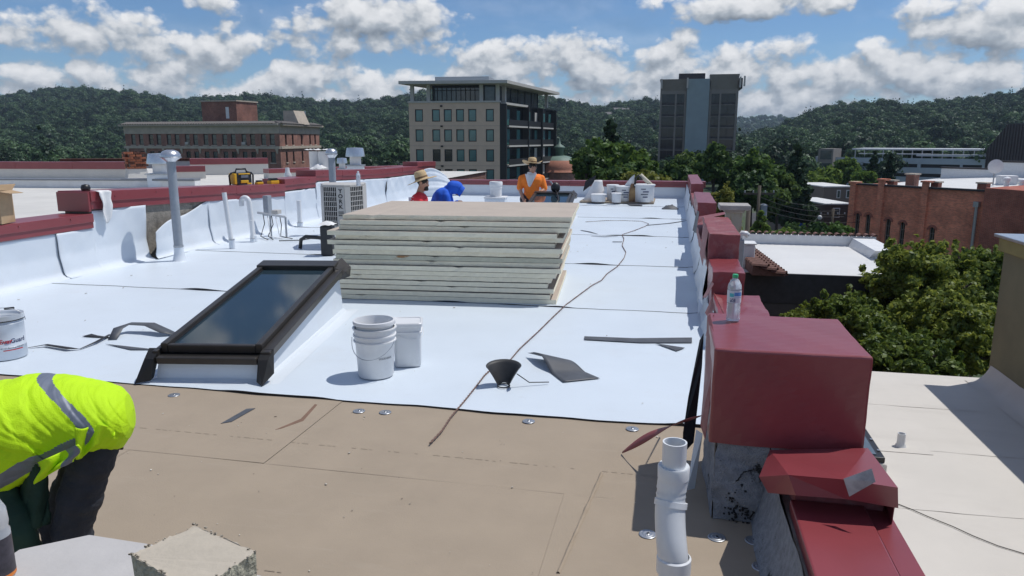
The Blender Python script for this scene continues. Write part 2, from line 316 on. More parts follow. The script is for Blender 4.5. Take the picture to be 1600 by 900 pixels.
# ------------------------------------------------------------------ ground
m_ground = add_dirt(M('town_ground', (.05, .075, .03), .95, var=.3, scale=.03), (.10, .095, .085), .8, .02, .5, .6)
mb = MB(); mb.add([(-4500, -600, G), (4500, -600, G), (4500, 6500, G), (-4500, 6500, G)], [(0, 1, 2, 3)])
struct(mb.obj('ground', m_ground))
m_asph = M('asphalt', (.05, .05, .052), .9, var=.15, scale=1.5, bump=.2, bscale=30)
def gpoly(name, pts, z, m):
    mb = MB(); mb.add([(p[0], p[1], z) for p in pts], [tuple(range(len(pts)))]); return struct(mb.obj(name, m))
gpoly('street', [HD(1150, 218, 20), HD(1500, 218, 20), HD(1370, 218, 130), HD(1180, 218, 130)], G + .004, m_asph)
# ------------------------------------------------------------------ foliage
def arr_mesh(name, V, Fq, mats, midx=None):
    me = bpy.data.meshes.new(name); n = len(V); k = len(Fq)
    me.vertices.add(n); me.vertices.foreach_set('co', np.asarray(V, dtype=np.float32).ravel())
    c = Fq.shape[1]; me.loops.add(k * c); me.loops.foreach_set('vertex_index', Fq.ravel().astype(np.int32))
    me.polygons.add(k); me.polygons.foreach_set('loop_start', np.arange(0, k * c, c, dtype=np.int32)); me.polygons.foreach_set('loop_total', np.full(k, c, dtype=np.int32))
    for m in mats: me.materials.append(m)
    me.update(); me.validate(); return me
def leaves(r, clumps, n, size, up=.25, flat=.6):
    """n leaf faces spread over ellipsoid clumps (cx,cy,cz,rx,ry,rz)"""
    cl = np.array(clumps); wt = cl[:, 3] * cl[:, 4]; wt = wt / wt.sum()
    ci = r.choice(len(cl), n, p=wt); c = cl[ci]
    d = r.normal(size=(n, 3)); d[:, 2] += up; d /= np.linalg.norm(d, axis=1)[:, None]
    rad = r.uniform(.2, 1.35, n) ** .6; p = c[:, :3] + c[:, 3:] * d * rad[:, None]
    nn = d * np.array([1, 1, 1.15]) + r.normal(size=(n, 3)) * flat; nn /= np.linalg.norm(nn, axis=1)[:, None]
    a = np.cross(nn, r.normal(size=(n, 3))); a /= np.linalg.norm(a, axis=1)[:, None]; b = np.cross(nn, a)
    s = (size * r.uniform(.55, 1.3, n))[:, None]
    V = np.stack([p - a * s, p - b * s * .62 + nn * s * .12, p + a * s, p + b * s * .62 + nn * s * .12], 1).reshape(-1, 3)
    return V, np.arange(4 * n).reshape(n, 4)
def round_clumps(r, c, rx, rz, k, cr=.34, low=-.75, sprigs=.5):
    """uneven crown: lobes of different reach, each carrying small leaf clumps"""
    out = []; lobes = r.normal(size=(9, 3)); lobes /= np.linalg.norm(lobes, axis=1)[:, None]; reach = r.uniform(.62, 1.05, 9)
    for i in range(k):
        d = r.normal(size=3); d /= np.linalg.norm(d)
        if d[2] < low: d[2] = -d[2]
        w = np.exp(5 * (lobes @ d)); rr = float((w * reach).sum() / w.sum()); q = rr * r.uniform(.28, .95) ** .6; s = cr * r.uniform(.45, 1.45) * rx
        q = min(q, 1.0 - .5 * s / rx)
        out.append((c[0] + d[0] * rx * q, c[1] + d[1] * rx * q, c[2] + d[2] * rz * q, s, s, s * r.uniform(.45, .8)))
        if r.uniform() < sprigs:      # sprigs reaching past the rest
            q2 = rr * r.uniform(.95, 1.16); s2 = s * r.uniform(.22, .4); out.append((c[0] + d[0] * rx * q2, c[1] + d[1] * rx * q2, c[2] + d[2] * rz * q2 + s2, s2, s2, s2 * 1.3))
    return out
def cone_clumps(r, c, rx, h, k):
    out = []
    for i in range(k):
        t = r.uniform(0, 1) ** 1.15; a = r.uniform(0, 6.283); q = rx * (1 - t) * r.uniform(.45, .95) + .03 * rx; s = rx * (.30 * (1 - t) + .09)
        out.append((c[0] + q * math.cos(a), c[1] + q * math.sin(a), c[2] + h * t, s, s, s * .62))
    return out
lm_a = leaf_mat('leaves_mid_green', (.065, .12, .025), (.155, .24, .046))
lm_b = leaf_mat('leaves_dark_green', (.038, .08, .024), (.095, .16, .038))
lm_c = leaf_mat('leaves_yellow_green', (.15, .17, .030), (.26, .265, .055))
lm_d = leaf_mat('leaves_conifer', (.014, .034, .016), (.032, .064, .022), .15)
lm_e = leaf_mat('leaves_light_green', (.075, .14, .025), (.14, .23, .045))
lm_far = leaf_mat('leaves_far_wood', (.024, .052, .024), (.056, .104, .040), .2, (.5, 1.75))
lm_near = leaf_mat('leaves_street_tree', (.065, .115, .020), (.23, .285, .052), .42)
def tree(name, label, base, ztop, rx, rz, kind, mat, n, size, seed, group=None, zc=None, k=70, trunk_r=.16, cr=.22):
    """base on the ground; crown of half width rx, half height rz whose top reaches ztop"""
    r = np.random.default_rng(seed); t = thing(name, label, 'tree', base, 0, group); h = ztop - base[2]
    if kind == 'cone':
        cl = cone_clumps(r, (0, 0, max(.6, h - 2 * rz)), rx, 2 * rz, k); V, Fq = leaves(r, cl, n, size, .1)
        tops = [(0, 0, h * .97)]
    else:
        c = (0, 0, h - rz); cl = round_clumps(r, c, rx, rz, k, cr); V, Fq = leaves(r, cl, n, size)
        tops = [q[:3] for q in cl[::max(1, len(cl) // 9)]]
    o = bpy.data.objects.new('crown', arr_mesh('crown', V, Fq, [mat])); COL.objects.link(o); o.parent = t
    mb = MB(); fork = max(.8, h - 1.7 * rz); mb.tube([(0, 0, 0), (.05 * rx, 0, fork * .5), (0, .03 * rx, fork)], [trunk_r * 1.25, trunk_r, trunk_r * .8], 9)
    for q in tops:
        mid = Vector((q[0] * .45, q[1] * .45, fork + (q[2] - fork) * .6)); mb.tube([(0, .03 * rx, fork - .1), mid, q], [trunk_r * .62, trunk_r * .36, trunk_r * .12], 6)
    mb.obj('trunk', m_bark, t, True); return t
def gtree(px, ptop, pw, d, rzf, kind, mat, n, size, seed, name, label, group=None, **kw):
    """tree from its column, top row, pixel width and distance in metres"""
    tp = HD(px, ptop, d); rx = pw / 2 / 1155 * d; return tree(name, label, (tp.x, tp.y, G), tp.z, rx, min(rx * rzf, (tp.z - G) * .46), kind, mat, n, size, seed, group, **kw)
# ------------------------------------------------------------------ wooded hills
def hill(name, sky, d0, d1, ntree, seed, th=8.0, zb=G, crown=(7.0, 11.0), mat=None, back=1.12, label_forest=True):
    r = np.random.default_rng(seed); xs = [s[0] for s in sky]; ys = [s[1] for s in sky]
    x0, x1 = xs[0], xs[-1]; nc = 90; nr = 14
    def pt(u, t):
        px = x0 + (x1 - x0) * u; py = np.interp(px, xs, ys); d = d0 + (d1 - d0) * min(t, 1) + max(0, t - 1) * 300
        ridge = HD(px, py, d1).z - th * .85
        f = min(t, 1) ** .9; f = f * f * (3 - 2 * f) * .45 + f * .55
        z = zb + (ridge - zb) * f * (1 if t <= 1 else 1 - (t - 1) * .5)
        z += 3.0 * math.sin(u * 31 + t * 5) * math.sin(t * 8 + u * 11) * (4 * t * (1 - t) if t < 1 else 0)
        h = HD(px, HOR, d); return Vector((h.x, h.y, z))
    mb = MB(); mb.grid(nc, nr + 3, lambda u, v: pt(u, v * (nr + 3) / nr)); struct(mb.obj(name, m_hillsoil, smooth=True))
    V = np.zeros((ntree, 3)); S = np.zeros(ntree); R = np.zeros(ntree)
    for i in range(ntree):
        t = r.uniform(0, 1.04) ** .85; p = pt(r.uniform(0, 1), t); V[i] = (p.x, p.y, p.z + .6); S[i] = r.uniform(*crown) * (1.0 if r.uniform() > .12 else 1.3); R[i] = r.uniform(0, 6.283)
    me = bpy.data.meshes.new('forest'); me.vertices.add(ntree); me.vertices.foreach_set('co', V.astype(np.float32).ravel())
    a = me.attributes.new('size', 'FLOAT', 'POINT'); a.data.foreach_set('value', S.astype(np.float32)); a = me.attributes.new('turn', 'FLOAT', 'POINT'); a.data.foreach_set('value', R.astype(np.float32))
    o = bpy.data.objects.new('forest', me); COL.objects.link(o); stuff(o); o['label'] = {'hill': 'mixed green wood covering the long ridge behind the brick hotel and tan block', 'hill.001': 'dense wood covering the hill behind the parking deck', 'hill.002': 'pale blue-green wood on the distant hill beside the tower'}.get(name, 'wood of broad trees filling the valley below the ridge')
    o['category'] = 'forest'
    o.modifiers.new('scatter', 'NODES').node_group = scatter_group(); return o
m_hillsoil = M('forest_floor', (.022, .042, .016), .95, var=.3, scale=.05)
PROTO = bpy.data.collections.new('forest_trees')
def proto_trees():
    r = np.random.default_rng(5)
    for i in range(7):
        if i < 6: cl = round_clumps(r, (0, 0, .62), .5, .46, 16, .42, -.5, 0.0); V, Fq = leaves(r, cl, 800, .062, .35, .22)
        else: cl = cone_clumps(r, (0, 0, .1), .33, 1.35, 26); V, Fq = leaves(r, cl, 620, .05, .1, .3)
        o = bpy.data.objects.new('forest_tree', arr_mesh('forest_tree', V, Fq, [lm_far if i < 6 else lm_d])); PROTO.objects.link(o)
proto_trees()
_sg = None
def scatter_group():
    global _sg
    if _sg: return _sg
    g = bpy.data.node_groups.new('scatter_trees', 'GeometryNodeTree'); g.interface.new_socket('Geometry', in_out='INPUT', socket_type='NodeSocketGeometry'); g.interface.new_socket('Geometry', in_out='OUTPUT', socket_type='NodeSocketGeometry')
    N = g.nodes; L = g.links; i = N.new('NodeGroupInput'); o = N.new('NodeGroupOutput'); ip = N.new('GeometryNodeInstanceOnPoints'); ci = N.new('GeometryNodeCollectionInfo')
    ci.inputs['Collection'].default_value = PROTO; ci.inputs['Separate Children'].default_value = True; ci.inputs['Reset Children'].default_value = True
    s = N.new('GeometryNodeInputNamedAttribute'); s.data_type = 'FLOAT'; s.inputs[0].default_value = 'size'; t = N.new('GeometryNodeInputNamedAttribute'); t.data_type = 'FLOAT'; t.inputs[0].default_value = 'turn'
    cv = N.new('ShaderNodeCombineXYZ'); L.new(t.outputs[0], cv.inputs[2]); mp = N.new('GeometryNodeMeshToPoints'); L.new(i.outputs[0], mp.inputs[0])
    L.new(mp.outputs[0], ip.inputs['Points']); L.new(ci.outputs[0], ip.inputs['Instance']); ip.inputs['Pick Instance'].default_value = True
    L.new(cv.outputs[0], ip.inputs['Rotation']); L.new(s.outputs[0], ip.inputs['Scale']); L.new(ip.outputs[0], o.inputs[0]); _sg = g; return g
hill('hill', [(-260, 170), (-120, 160), (0, 156), (50, 149), (100, 141), (160, 144), (200, 147), (250, 153), (290, 161), (350, 156), (400, 153), (450, 157), (500, 162), (550, 165), (600, 159), (640, 152), (700, 140), (780, 140), (860, 156), (900, 165), (940, 171), (975, 164), (1005, 160), (1030, 165), (1080, 178), (1130, 206), (1170, 222)], 420, 1050, 5200, 21)
hill('hill.001', [(1130, 226), (1180, 219), (1212, 207), (1240, 192), (1262, 182), (1290, 172), (1330, 167), (1380, 164), (1410, 167), (1440, 169), (1480, 162), (1520, 157), (1560, 153), (1600, 148), (1720, 142), (1900, 140)], 330, 800, 3200, 22, crown=(6.5, 10.5))
hill('hill.002', [(980, 198), (1060, 191), (1150, 187), (1195, 184), (1235, 187), (1300, 198), (1400, 205)], 1300, 2300, 1100, 23, crown=(10, 15))
hill('wooded_valley', [(-260, 236), (0, 233), (200, 233), (420, 236), (640, 234), (900, 238), (1100, 240), (1400, 238), (1900, 236)], 170, 420, 700, 24, th=8, crown=(6, 9))
# small houses half hidden in the hillside woods
def hill_house(px, py, d, w, label, mw, mr):
    p = HD(px, py, d); t = thing('hillside_house', label, 'house', (p.x, p.y, p.z - 5), YAW + .2, 'houses among the hillside trees')
    mb = MB(); mb.box(-w / 2, 0, 0, w / 2, 6, 5, 0); mb.obj('wall', mw, t)
    mb = MB(); mb.add([(-w / 2 - .5, -.6, 4.8), (w / 2 + .5, -.6, 4.8), (w / 2 + .5, 3, 7), (-w / 2 - .5, 3, 7), (w / 2 + .5, 6.6, 4.8), (-w / 2 - .5, 6.6, 4.8)], [(0, 1, 2, 3), (3, 2, 4, 5), (0, 3, 5), (1, 4, 2), (0, 5, 4, 1)]); mb.obj('roof', mr, t)
    me = MB().box(-.6, -.04, 0, .6, 0, 1.4).mesh('window', m_dkgrille)
    for k in range(3): put('window', me, t, ((k - 1) * w * .3, -.01, 2.6))
m_housew = M('house_white', (.6, .6, .58), .8); m_roofg = M('house_roof', (.17, .16, .16), .9)
hill_house(952, 178, 800, 16, 'grey roofed house on the ridge between tan block and tower', m_housew, m_roofg)
hill_house(972, 171, 860, 18, 'pale house at the crest of the ridge beside the tower', m_housew, m_roofg)
hill_house(152, 168, 850, 12, 'tiny white house high on the wooded hill above the old chimney', m_housew, m_roofg)
hill_house(40, 172, 850, 10, 'lone pale house near the far end of the wooded hill', m_housew, m_roofg)
# ------------------------------------------------------------------ brick hotel
m_bk_dark = brick_mat('brown_brick', (.24, .10, .075), (.32, .135, .10), (.30, .24, .20))
m_bk_red = brick_mat('red_brick', (.27, .10, .07), (.20, .075, .052), (.28, .22, .18))
m_lime = M('weathered_limestone', (.46, .40, .33), .85, var=.15, scale=1.0)
m_wglass = M('hotel_window_glass', (.05, .065, .07), .08, var=.5, scale=.6, spec=.8)
m_wdark = M('dark_window_glass', (.01, .012, .014), .06, var=.3, scale=.6, spec=.8)
m_slate = M('roof_tile_dark', (.11, .10, .095), .7, var=.3, scale=2)
def window(parent, me_f, me_p, loc, rz=0.0, me_s=None):
    w = put('window', me_f, parent, loc, rz); put('pane', me_p, w)
    if me_s: put('sill', me_s, w)
    return w
def win_meshes(w, h, fr, mf, mp, rail=True, sill=None):
    a = MB(); a.box(0, -.06, 0, fr, .03, h); a.box(w - fr, -.06, 0, w, .03, h); a.box(fr, -.06, 0, w - fr, .03, fr); a.box(fr, -.06, h - fr, w - fr, .03, h)
    if rail: a.box(fr, -.05, h * .48, w - fr, .02, h * .48 + fr)
    s = None
    if sill: s = MB().box(-.12, -.36, -.2, w + .12, -.02, -.01).mesh('sill', sill)
    return a.mesh('window', mf), MB().box(fr, -.012, fr, w - fr, .012, h - fr).mesh('pane', mp), s
def hotel():
    d = 150; pl = HD(196, HOR, d * 1.05); pc = HD(437, HOR, d * .98); pr = HD(499, HOR, d * 1.13)
    ang = math.atan2(pc.y - pl.y, pc.x - pl.x); Wd = (pc - pl).length; top = HD(437, 193, d * .98).z; Ht = top - G
    t = thing('brick_hotel', 'long old brown brick hotel with paired windows and tiled cornice', 'building', (pl.x, pl.y, G), ang)
    rel = Matrix.Rotation(-ang, 3, 'Z') @ (pr - pc); side = Vector((rel.x, rel.y, 0)); SL = side.length; su = side.normalized(); sn = Vector((su.y, -su.x, 0)); sa = math.atan2(su.y, su.x)
    sh = 3.42; rows = [Ht - 1.95 - sh * i - 2.15 for i in range(6)]; ww, wh = 1.12, 2.1; holes = []; pos = []
    nb = 8; bay = (Wd - 1.2) / nb
    for z in rows:
        for b in range(nb):
            for k in (0, 1):
                x = .6 + b * bay + bay * .24 + k * bay * .44 - .2; holes.append((x, z, x + ww, z + wh)); pos.append((x, z))
    hs = []; ps = []
    for z in rows:
        for fx in (.14, .30, .52, .74, .88): x = SL * fx - .45; hs.append((x, z, x + .9, z + wh)); ps.append((x, z))
    mb = MB(); mb.facade((0, 0, 0), (1, 0, 0), (0, -1, 0), Wd, Ht, holes, .3); mb.facade((Wd, 0, 0), su, sn, SL, Ht, hs, .3)
    B = Vector((Wd, 0, 0)) + side; A = Vector((0, 0, 0)) + side
    mb.add([B, A, A + ZZ * Ht, B + ZZ * Ht], [(0, 1, 2, 3)]); mb.add([A, (0, 0, 0), ZZ * Ht, A + ZZ * Ht], [(0, 1, 2, 3)]); mb.obj('wall', m_bk_dark, t)
    mb = MB(); mb.add([(0, 0, Ht), (Wd, 0, Ht), B + ZZ * Ht, A + ZZ * Ht], [(0, 1, 2, 3)]); mb.add([(.3, .32, 0), (Wd - .3, .32, 0), (Wd - .3, .32, Ht), (.3, .32, Ht)], [(0, 1, 2, 3)]); mb.obj('roof_slab', m_slate, t)
    fm, pm, sm = win_meshes(ww, wh, .09, m_brownd, m_wglass, True, m_lime); fm2, pm2, sm2 = win_meshes(.9, wh, .09, m_brownd, m_wdark, True, m_lime); _, pm3, _ = win_meshes(ww, wh, .09, m_brownd, m_wdark)
    for i, (x, z) in enumerate(pos): window(t, fm, pm if rng.random() < .55 else pm3, (x, .22, z), 0, sm)
    for x, z in ps: q = Vector((Wd, 0, z)) + su * x - sn * .22; window(t, fm2, pm2, q, sa, sm2)
    acm = MB().box(0, -.45, 0, .75, .1, .5).mesh('window_air_conditioner', m_tanp)
    for i in (6, 12, 21, 25, 29, 44): x, z = pos[i]; put('window_air_conditioner', acm, t, (x + .2, .05, z + .06))
    def band(z, h, out, m, nm):
        mb = MB(); o = out
        mb.box(-o, -o, z, Wd + o * .3, -.002, z + h); mx = Matrix.Translation((Wd, 0, 0)) @ Matrix.Rotation(sa, 4, 'Z'); mb.box(o * .3, -o, z + .002, SL + o, -.002, z + h - .002, 0, mx); mb.obj(nm, m, t)
    band(Ht - 1.9, 1.55, .12, m_lime, 'frieze'); band(Ht - .36, .36, .8, m_lime, 'cornice'); band(rows[0] - .75, .5, .28, m_lime, 'string_course')
    # brackets below the string course
    bk = MB().add([(-.3, 0, 0), (.3, 0, 0), (.08, 0, -1), (-.08, 0, -1), (-.3, -.3, 0), (.3, -.3, 0), (.08, -.12, -1), (-.08, -.12, -1)], [(0, 1, 2, 3), (4, 7, 6, 5), (0, 4, 5, 1), (1, 5, 6, 2), (2, 6, 7, 3), (3, 7, 4, 0)]).mesh('bracket', m_lime)
    for b in range(nb + 1): put('bracket', bk, t, (.55 + b * bay, -.003, rows[0] - .76))
    # barrel tiles along the eaves
    tl = MB().rings([[(.16 * math.cos(a) , y, .16 * math.sin(a)) for a in [math.pi * k / 6 for k in range(7)]] for y in (-.95, .9)], 0, False, False).mesh('eave_tile', m_slate)
    n = int(Wd / .62)
    for k in range(n):
        o = put('eave_tile', tl, t, (.1 + k * .62, 0, Ht + .12)); o.rotation_euler = (.25, 0, 0); o.scale = (1.5, 1, 1.5)
    for k in range(int(SL / .62)):
        q = Vector((Wd, 0, Ht + .12)) + su * (.3 + k * .62); o = put('eave_tile', tl, t, q); o.rotation_euler = (.25, 0, sa); o.scale = (1.5, 1, 1.5)
    mb = MB(); mb.add([(-.5, -.6, Ht + .02), (Wd + .6, -.6, Ht + .02), (Wd + .3, 1.2, Ht + .55), (0, 1.2, Ht + .55)], [(0, 1, 2, 3)]); mb.obj('eave_slope', m_slate, t)
    def rb(x0, x1, y0, y1, h, m, nm):
        mb = MB(); mb.box(x0, y0, Ht, x1, y1, Ht + h); o = mb.obj(nm, m, t); mb = MB(); mb.box(x0 - .2, y0 - .2, Ht + h + .002, x1 + .2, y1 + .2, Ht + h + .25); mb.obj('cap', m_lime, o); return o
    x = lambda px: (px - 196) / 241 * Wd
    ph = rb(x(297), x(352), 5, 12, 4.6, m_bk_red, 'penthouse'); mb = MB(); mb.box(x(335), 4.97, Ht + 1.2, x(340), 5, Ht + 3.5); mb.obj('penthouse_window', m_whitep, ph)
    mb = MB(); w3 = 29 / 241 * Wd
    mb.add([(0, 0, 0), (w3, 0, 0), (0, 0, 3.3), (w3 * .66, 0, 3.3), (0, 5, 0), (w3, 5, 0), (0, 5, 3.3), (w3 * .66, 5, 3.3)], [(0, 1, 3, 2), (4, 6, 7, 5), (2, 3, 7, 6), (1, 5, 7, 3), (0, 2, 6, 4)]); o = mb.obj('stair_bulkhead', m_lime, t); o.location = Vector((Wd + .6, 0, Ht + .01)) + side * .45 - sn * 3.6; o.scale = (.82, .8, .85)
    mb = MB(); q = Vector((Wd, 0, Ht)) + side * .8 - sn * 1.5; mb.tube([q, q + ZZ * 3], .3, 8); mb.obj('roof_vent', m_galv, t)
hotel()
# ------------------------------------------------------------------ tan condominium block
m_tan = M('tan_stucco', (.66, .50, .385), .85, var=.06, scale=.8)
m_teal = M('teal_window_glass', (.07, .19, .19), .08, var=.35, scale=.35, spec=.8)
m_dkmet = M('dark_bronze_metal', (.022, .021, .022), .5, .3, var=.2)
m_conclt = M('pale_soffit', (.50, .48, .45), .7, var=.06, scale=1)
def condo():
    d = 140; pl = HD(640, HOR, d * 1.0); pc = HD(781, HOR, d * .985); pr = HD(862, HOR, d * 1.22)
    ang = math.atan2(pc.y - pl.y, pc.x - pl.x); Wd = (pc - pl).length; top = HD(781, 160, d * .985).z; Ht = top - G
    t = thing('tan_condominium', 'tan apartment block with green glass and flat overhanging penthouse roof', 'building', (pl.x, pl.y, G), ang)
    rel = Matrix.Rotation(-ang, 3, 'Z') @ (pr - pc); side = Vector((rel.x, rel.y, 0)); SL = side.length; su = side.normalized(); sn = Vector((su.y, -su.x, 0)); sa = math.atan2(su.y, su.x)
    sc = Wd / 141.0; wx = [9.5, 36, 54.5, 73.5, 92.5, 119.5]; ww, wh = 12.5 * sc, 18.5 * sc; sh = 30.1 * sc
    zs = [Ht - 28 * sc - sh * i for i in range(6)]
    holes = [(x * sc, z, x * sc + ww, z + wh) for z in zs for x in wx]
    mb = MB(); mb.facade((0, 0, 0), (1, 0, 0), (0, -1, 0), Wd, Ht, holes, .3)
    A = side; B = Vector((Wd, 0, 0)) + side; mb.add([B, A, A + ZZ * Ht, B + ZZ * Ht], [(0, 1, 2, 3)]); mb.add([A, (0, 0, 0), ZZ * Ht, A + ZZ * Ht], [(0, 1, 2, 3)])
    mb.add([(0, 0, Ht), (Wd, 0, Ht), B + ZZ * Ht, A + ZZ * Ht], [(0, 1, 2, 3)]); mb.add([(.2, .33, 0), (Wd - .2, .33, 0), (Wd - .2, .33, Ht), (.2, .33, Ht)], [(0, 1, 2, 3)]); mb.obj('wall', m_tan, t)
    fm, pm, _ = win_meshes(ww, wh, .16, m_dkmet, m_teal, False); _, pm2, _ = win_meshes(ww, wh, .16, m_dkmet, m_wdark, False)
    for i, (x, z, a, b) in enumerate(holes): window(t, fm, pm if i < 12 or rng.random() < .55 else pm2, (x, .2, z))
    # control joints and lights
    mb = MB(); mb.cbox((0, 0, 0), (.42, .2, .3)); lm = mb.mesh('wall_lamp', m_dkmet)
    for z in zs[:4]:
        put('wall_lamp', lm, t, (51 * sc, -.1, z + wh + .55))
    jm = MB().box(0, -.008, 0, Wd, .01, .07).mesh('wall_joint', M('joint', (.45, .35, .29), .9))
    for z in zs[:5]: put('wall_joint', jm, t, (0, 0, z - .8))
    # right hand side: dark glazing, floor slabs and balconies
    mx = Matrix.Translation((Wd, 0, 0)) @ Matrix.Rotation(sa, 4, 'Z')
    e = bpy.data.objects.new('balcony_side', None); 
    mb = MB(); mb.box(.02, .0, 0, SL, .2, Ht, 0, mx); mb.obj('side_glazing', m_wdark, t)
    for i in range(6):
        z = zs[i] - .85
        for k, (a, b, out) in enumerate(((.06, .40, 1.1), (.40, .68, .9), (.68, .97, .8))):
            mb = MB(); mb.box(SL * a, -out, z - .14, SL * b - .3, -.004, z + .16, 0, mx); bal = mb.obj('balcony_slab', m_conclt, t)
            mb = MB(); mb.box(SL * a, -out, z + .18, SL * b - .3, -out + .06, z + 1.25, 0, mx); mb.obj('railing', m_dkmet, bal)
        for fx in (.10, .28, .47, .62, .78, .92):
            mb = MB(); mb.box(SL * fx, -.05, z + .3, SL * fx + SL * .055, -.002, z + sh - .5, 0, mx); mb.obj('side_window', m_teal if rng.random() < .6 else m_conclt, t)
    for fx in (.0, .39, .67, .975):
        mb = MB(); mb.box(SL * fx, -1.25, 0, SL * fx + .45, -.006, Ht - .2 - (0 if fx else 0), 0, mx); mb.obj('dark_column', m_dkmet, t)
    mb = MB(); mb.box(.5, -1.0, Ht - .35, SL * .4, -.006, Ht + .05, 0, mx); mb.obj('ledge', m_conclt, t)
    mb = MB(); mb.box(-.15, -.2, Ht + .003, Wd + .2, .6, Ht + .3); mb.obj('parapet_cap', m_conclt, t)
    # penthouse
    ph = 27 * sc; i0 = 33 * sc
    mb = MB(); q = Vector((i0, 2.6, 0)); 
    mb.add([(i0, 2.6, Ht), (Wd - 3.2, 2.6, Ht), Vector((Wd - .9, 0, Ht)) + su * (2.6) - sn * 1.0, Vector((Wd - .9, 0, Ht)) + side * .86 - sn * 1.0, Vector((i0, 0, Ht)) + side * .86] + [(i0, 2.6, Ht + ph), (Wd - 3.2, 2.6, Ht + ph), Vector((Wd - .9, 0, Ht + ph)) + su * 2.6 - sn * 1.0, Vector((Wd - .9, 0, Ht + ph)) + side * .86 - sn * 1.0, Vector((i0, 0, Ht + ph)) + side * .86], [(0, 1, 6, 5), (1, 2, 7, 6), (2, 3, 8, 7), (3, 4, 9, 8), (4, 0, 5, 9)])
    pent = mb.obj('penthouse', m_wglass, t)
    mm = MB().box(-.06, -.12, 0, .06, 0, ph).mesh('mullion', m_dkmet)
    k = 11
    for j in range(k + 1): put('mullion', mm, pent, (i0 + (Wd - 3.2 - i0) * j / k, 2.59, Ht))
    mb = MB(); mb.box(i0, 2.45, Ht + ph * .70, Wd - 3.2, 2.58, Ht + ph * .74); mb.box(i0, 2.4, Ht + ph * .86, Wd - 3.2, 2.58, Ht + ph); mb.obj('transom', m_dkmet, pent)
    s0 = Vector((Wd - .9, 0, Ht)) - sn * 1.0
    for j in range(7): put('mullion', mm, pent, s0 + su * (2.6 + (SL * .86 - 2.6) * j / 6) + sn * .01, sa)
    cm = MB().box(-.32, -.32, 0, .32, .32, ph + .02).mesh('column', m_conclt)
    for px in (4.5, 30, 112, 137): put('column', cm, pent, (px * sc, .75, Ht + .31)).scale = (1, 1, .92)
    for fx in (.12, .93): put('column', cm, pent, Vector((Wd - .3, 0, Ht + .31)) + su * (SL * fx) - sn * .3, sa).scale = (1, 1, .92)
    rt = Ht + ph; o1 = 11 * sc
    C1 = Vector((-o1, -1.8, rt)); C2 = Vector((Wd + 1.6, -1.8, rt)); C3 = Vector((Wd + .9, 0, rt)) + side * 1.03 + sn * .5; C4 = Vector((-o1, 0, rt)) + side * 1.03
    mb = MB(); th = 1.0; mb.add([C1, C2, C3, C4] + [c + ZZ * th * .55 for c in (C1, C2, C3, C4)], [(3, 2, 1, 0), (4, 5, 6, 7), (0, 1, 5, 4), (1, 2, 6, 5), (2, 3, 7, 6), (3, 0, 4, 7)]); rf = mb.obj('roof', m_conclt, t)
    mb = MB(); mb.box(38 * sc, 2, rt + .56, 122 * sc, 9, rt + 1.5); mb.obj('roof_plant_screen', m_galv, rf)
condo()
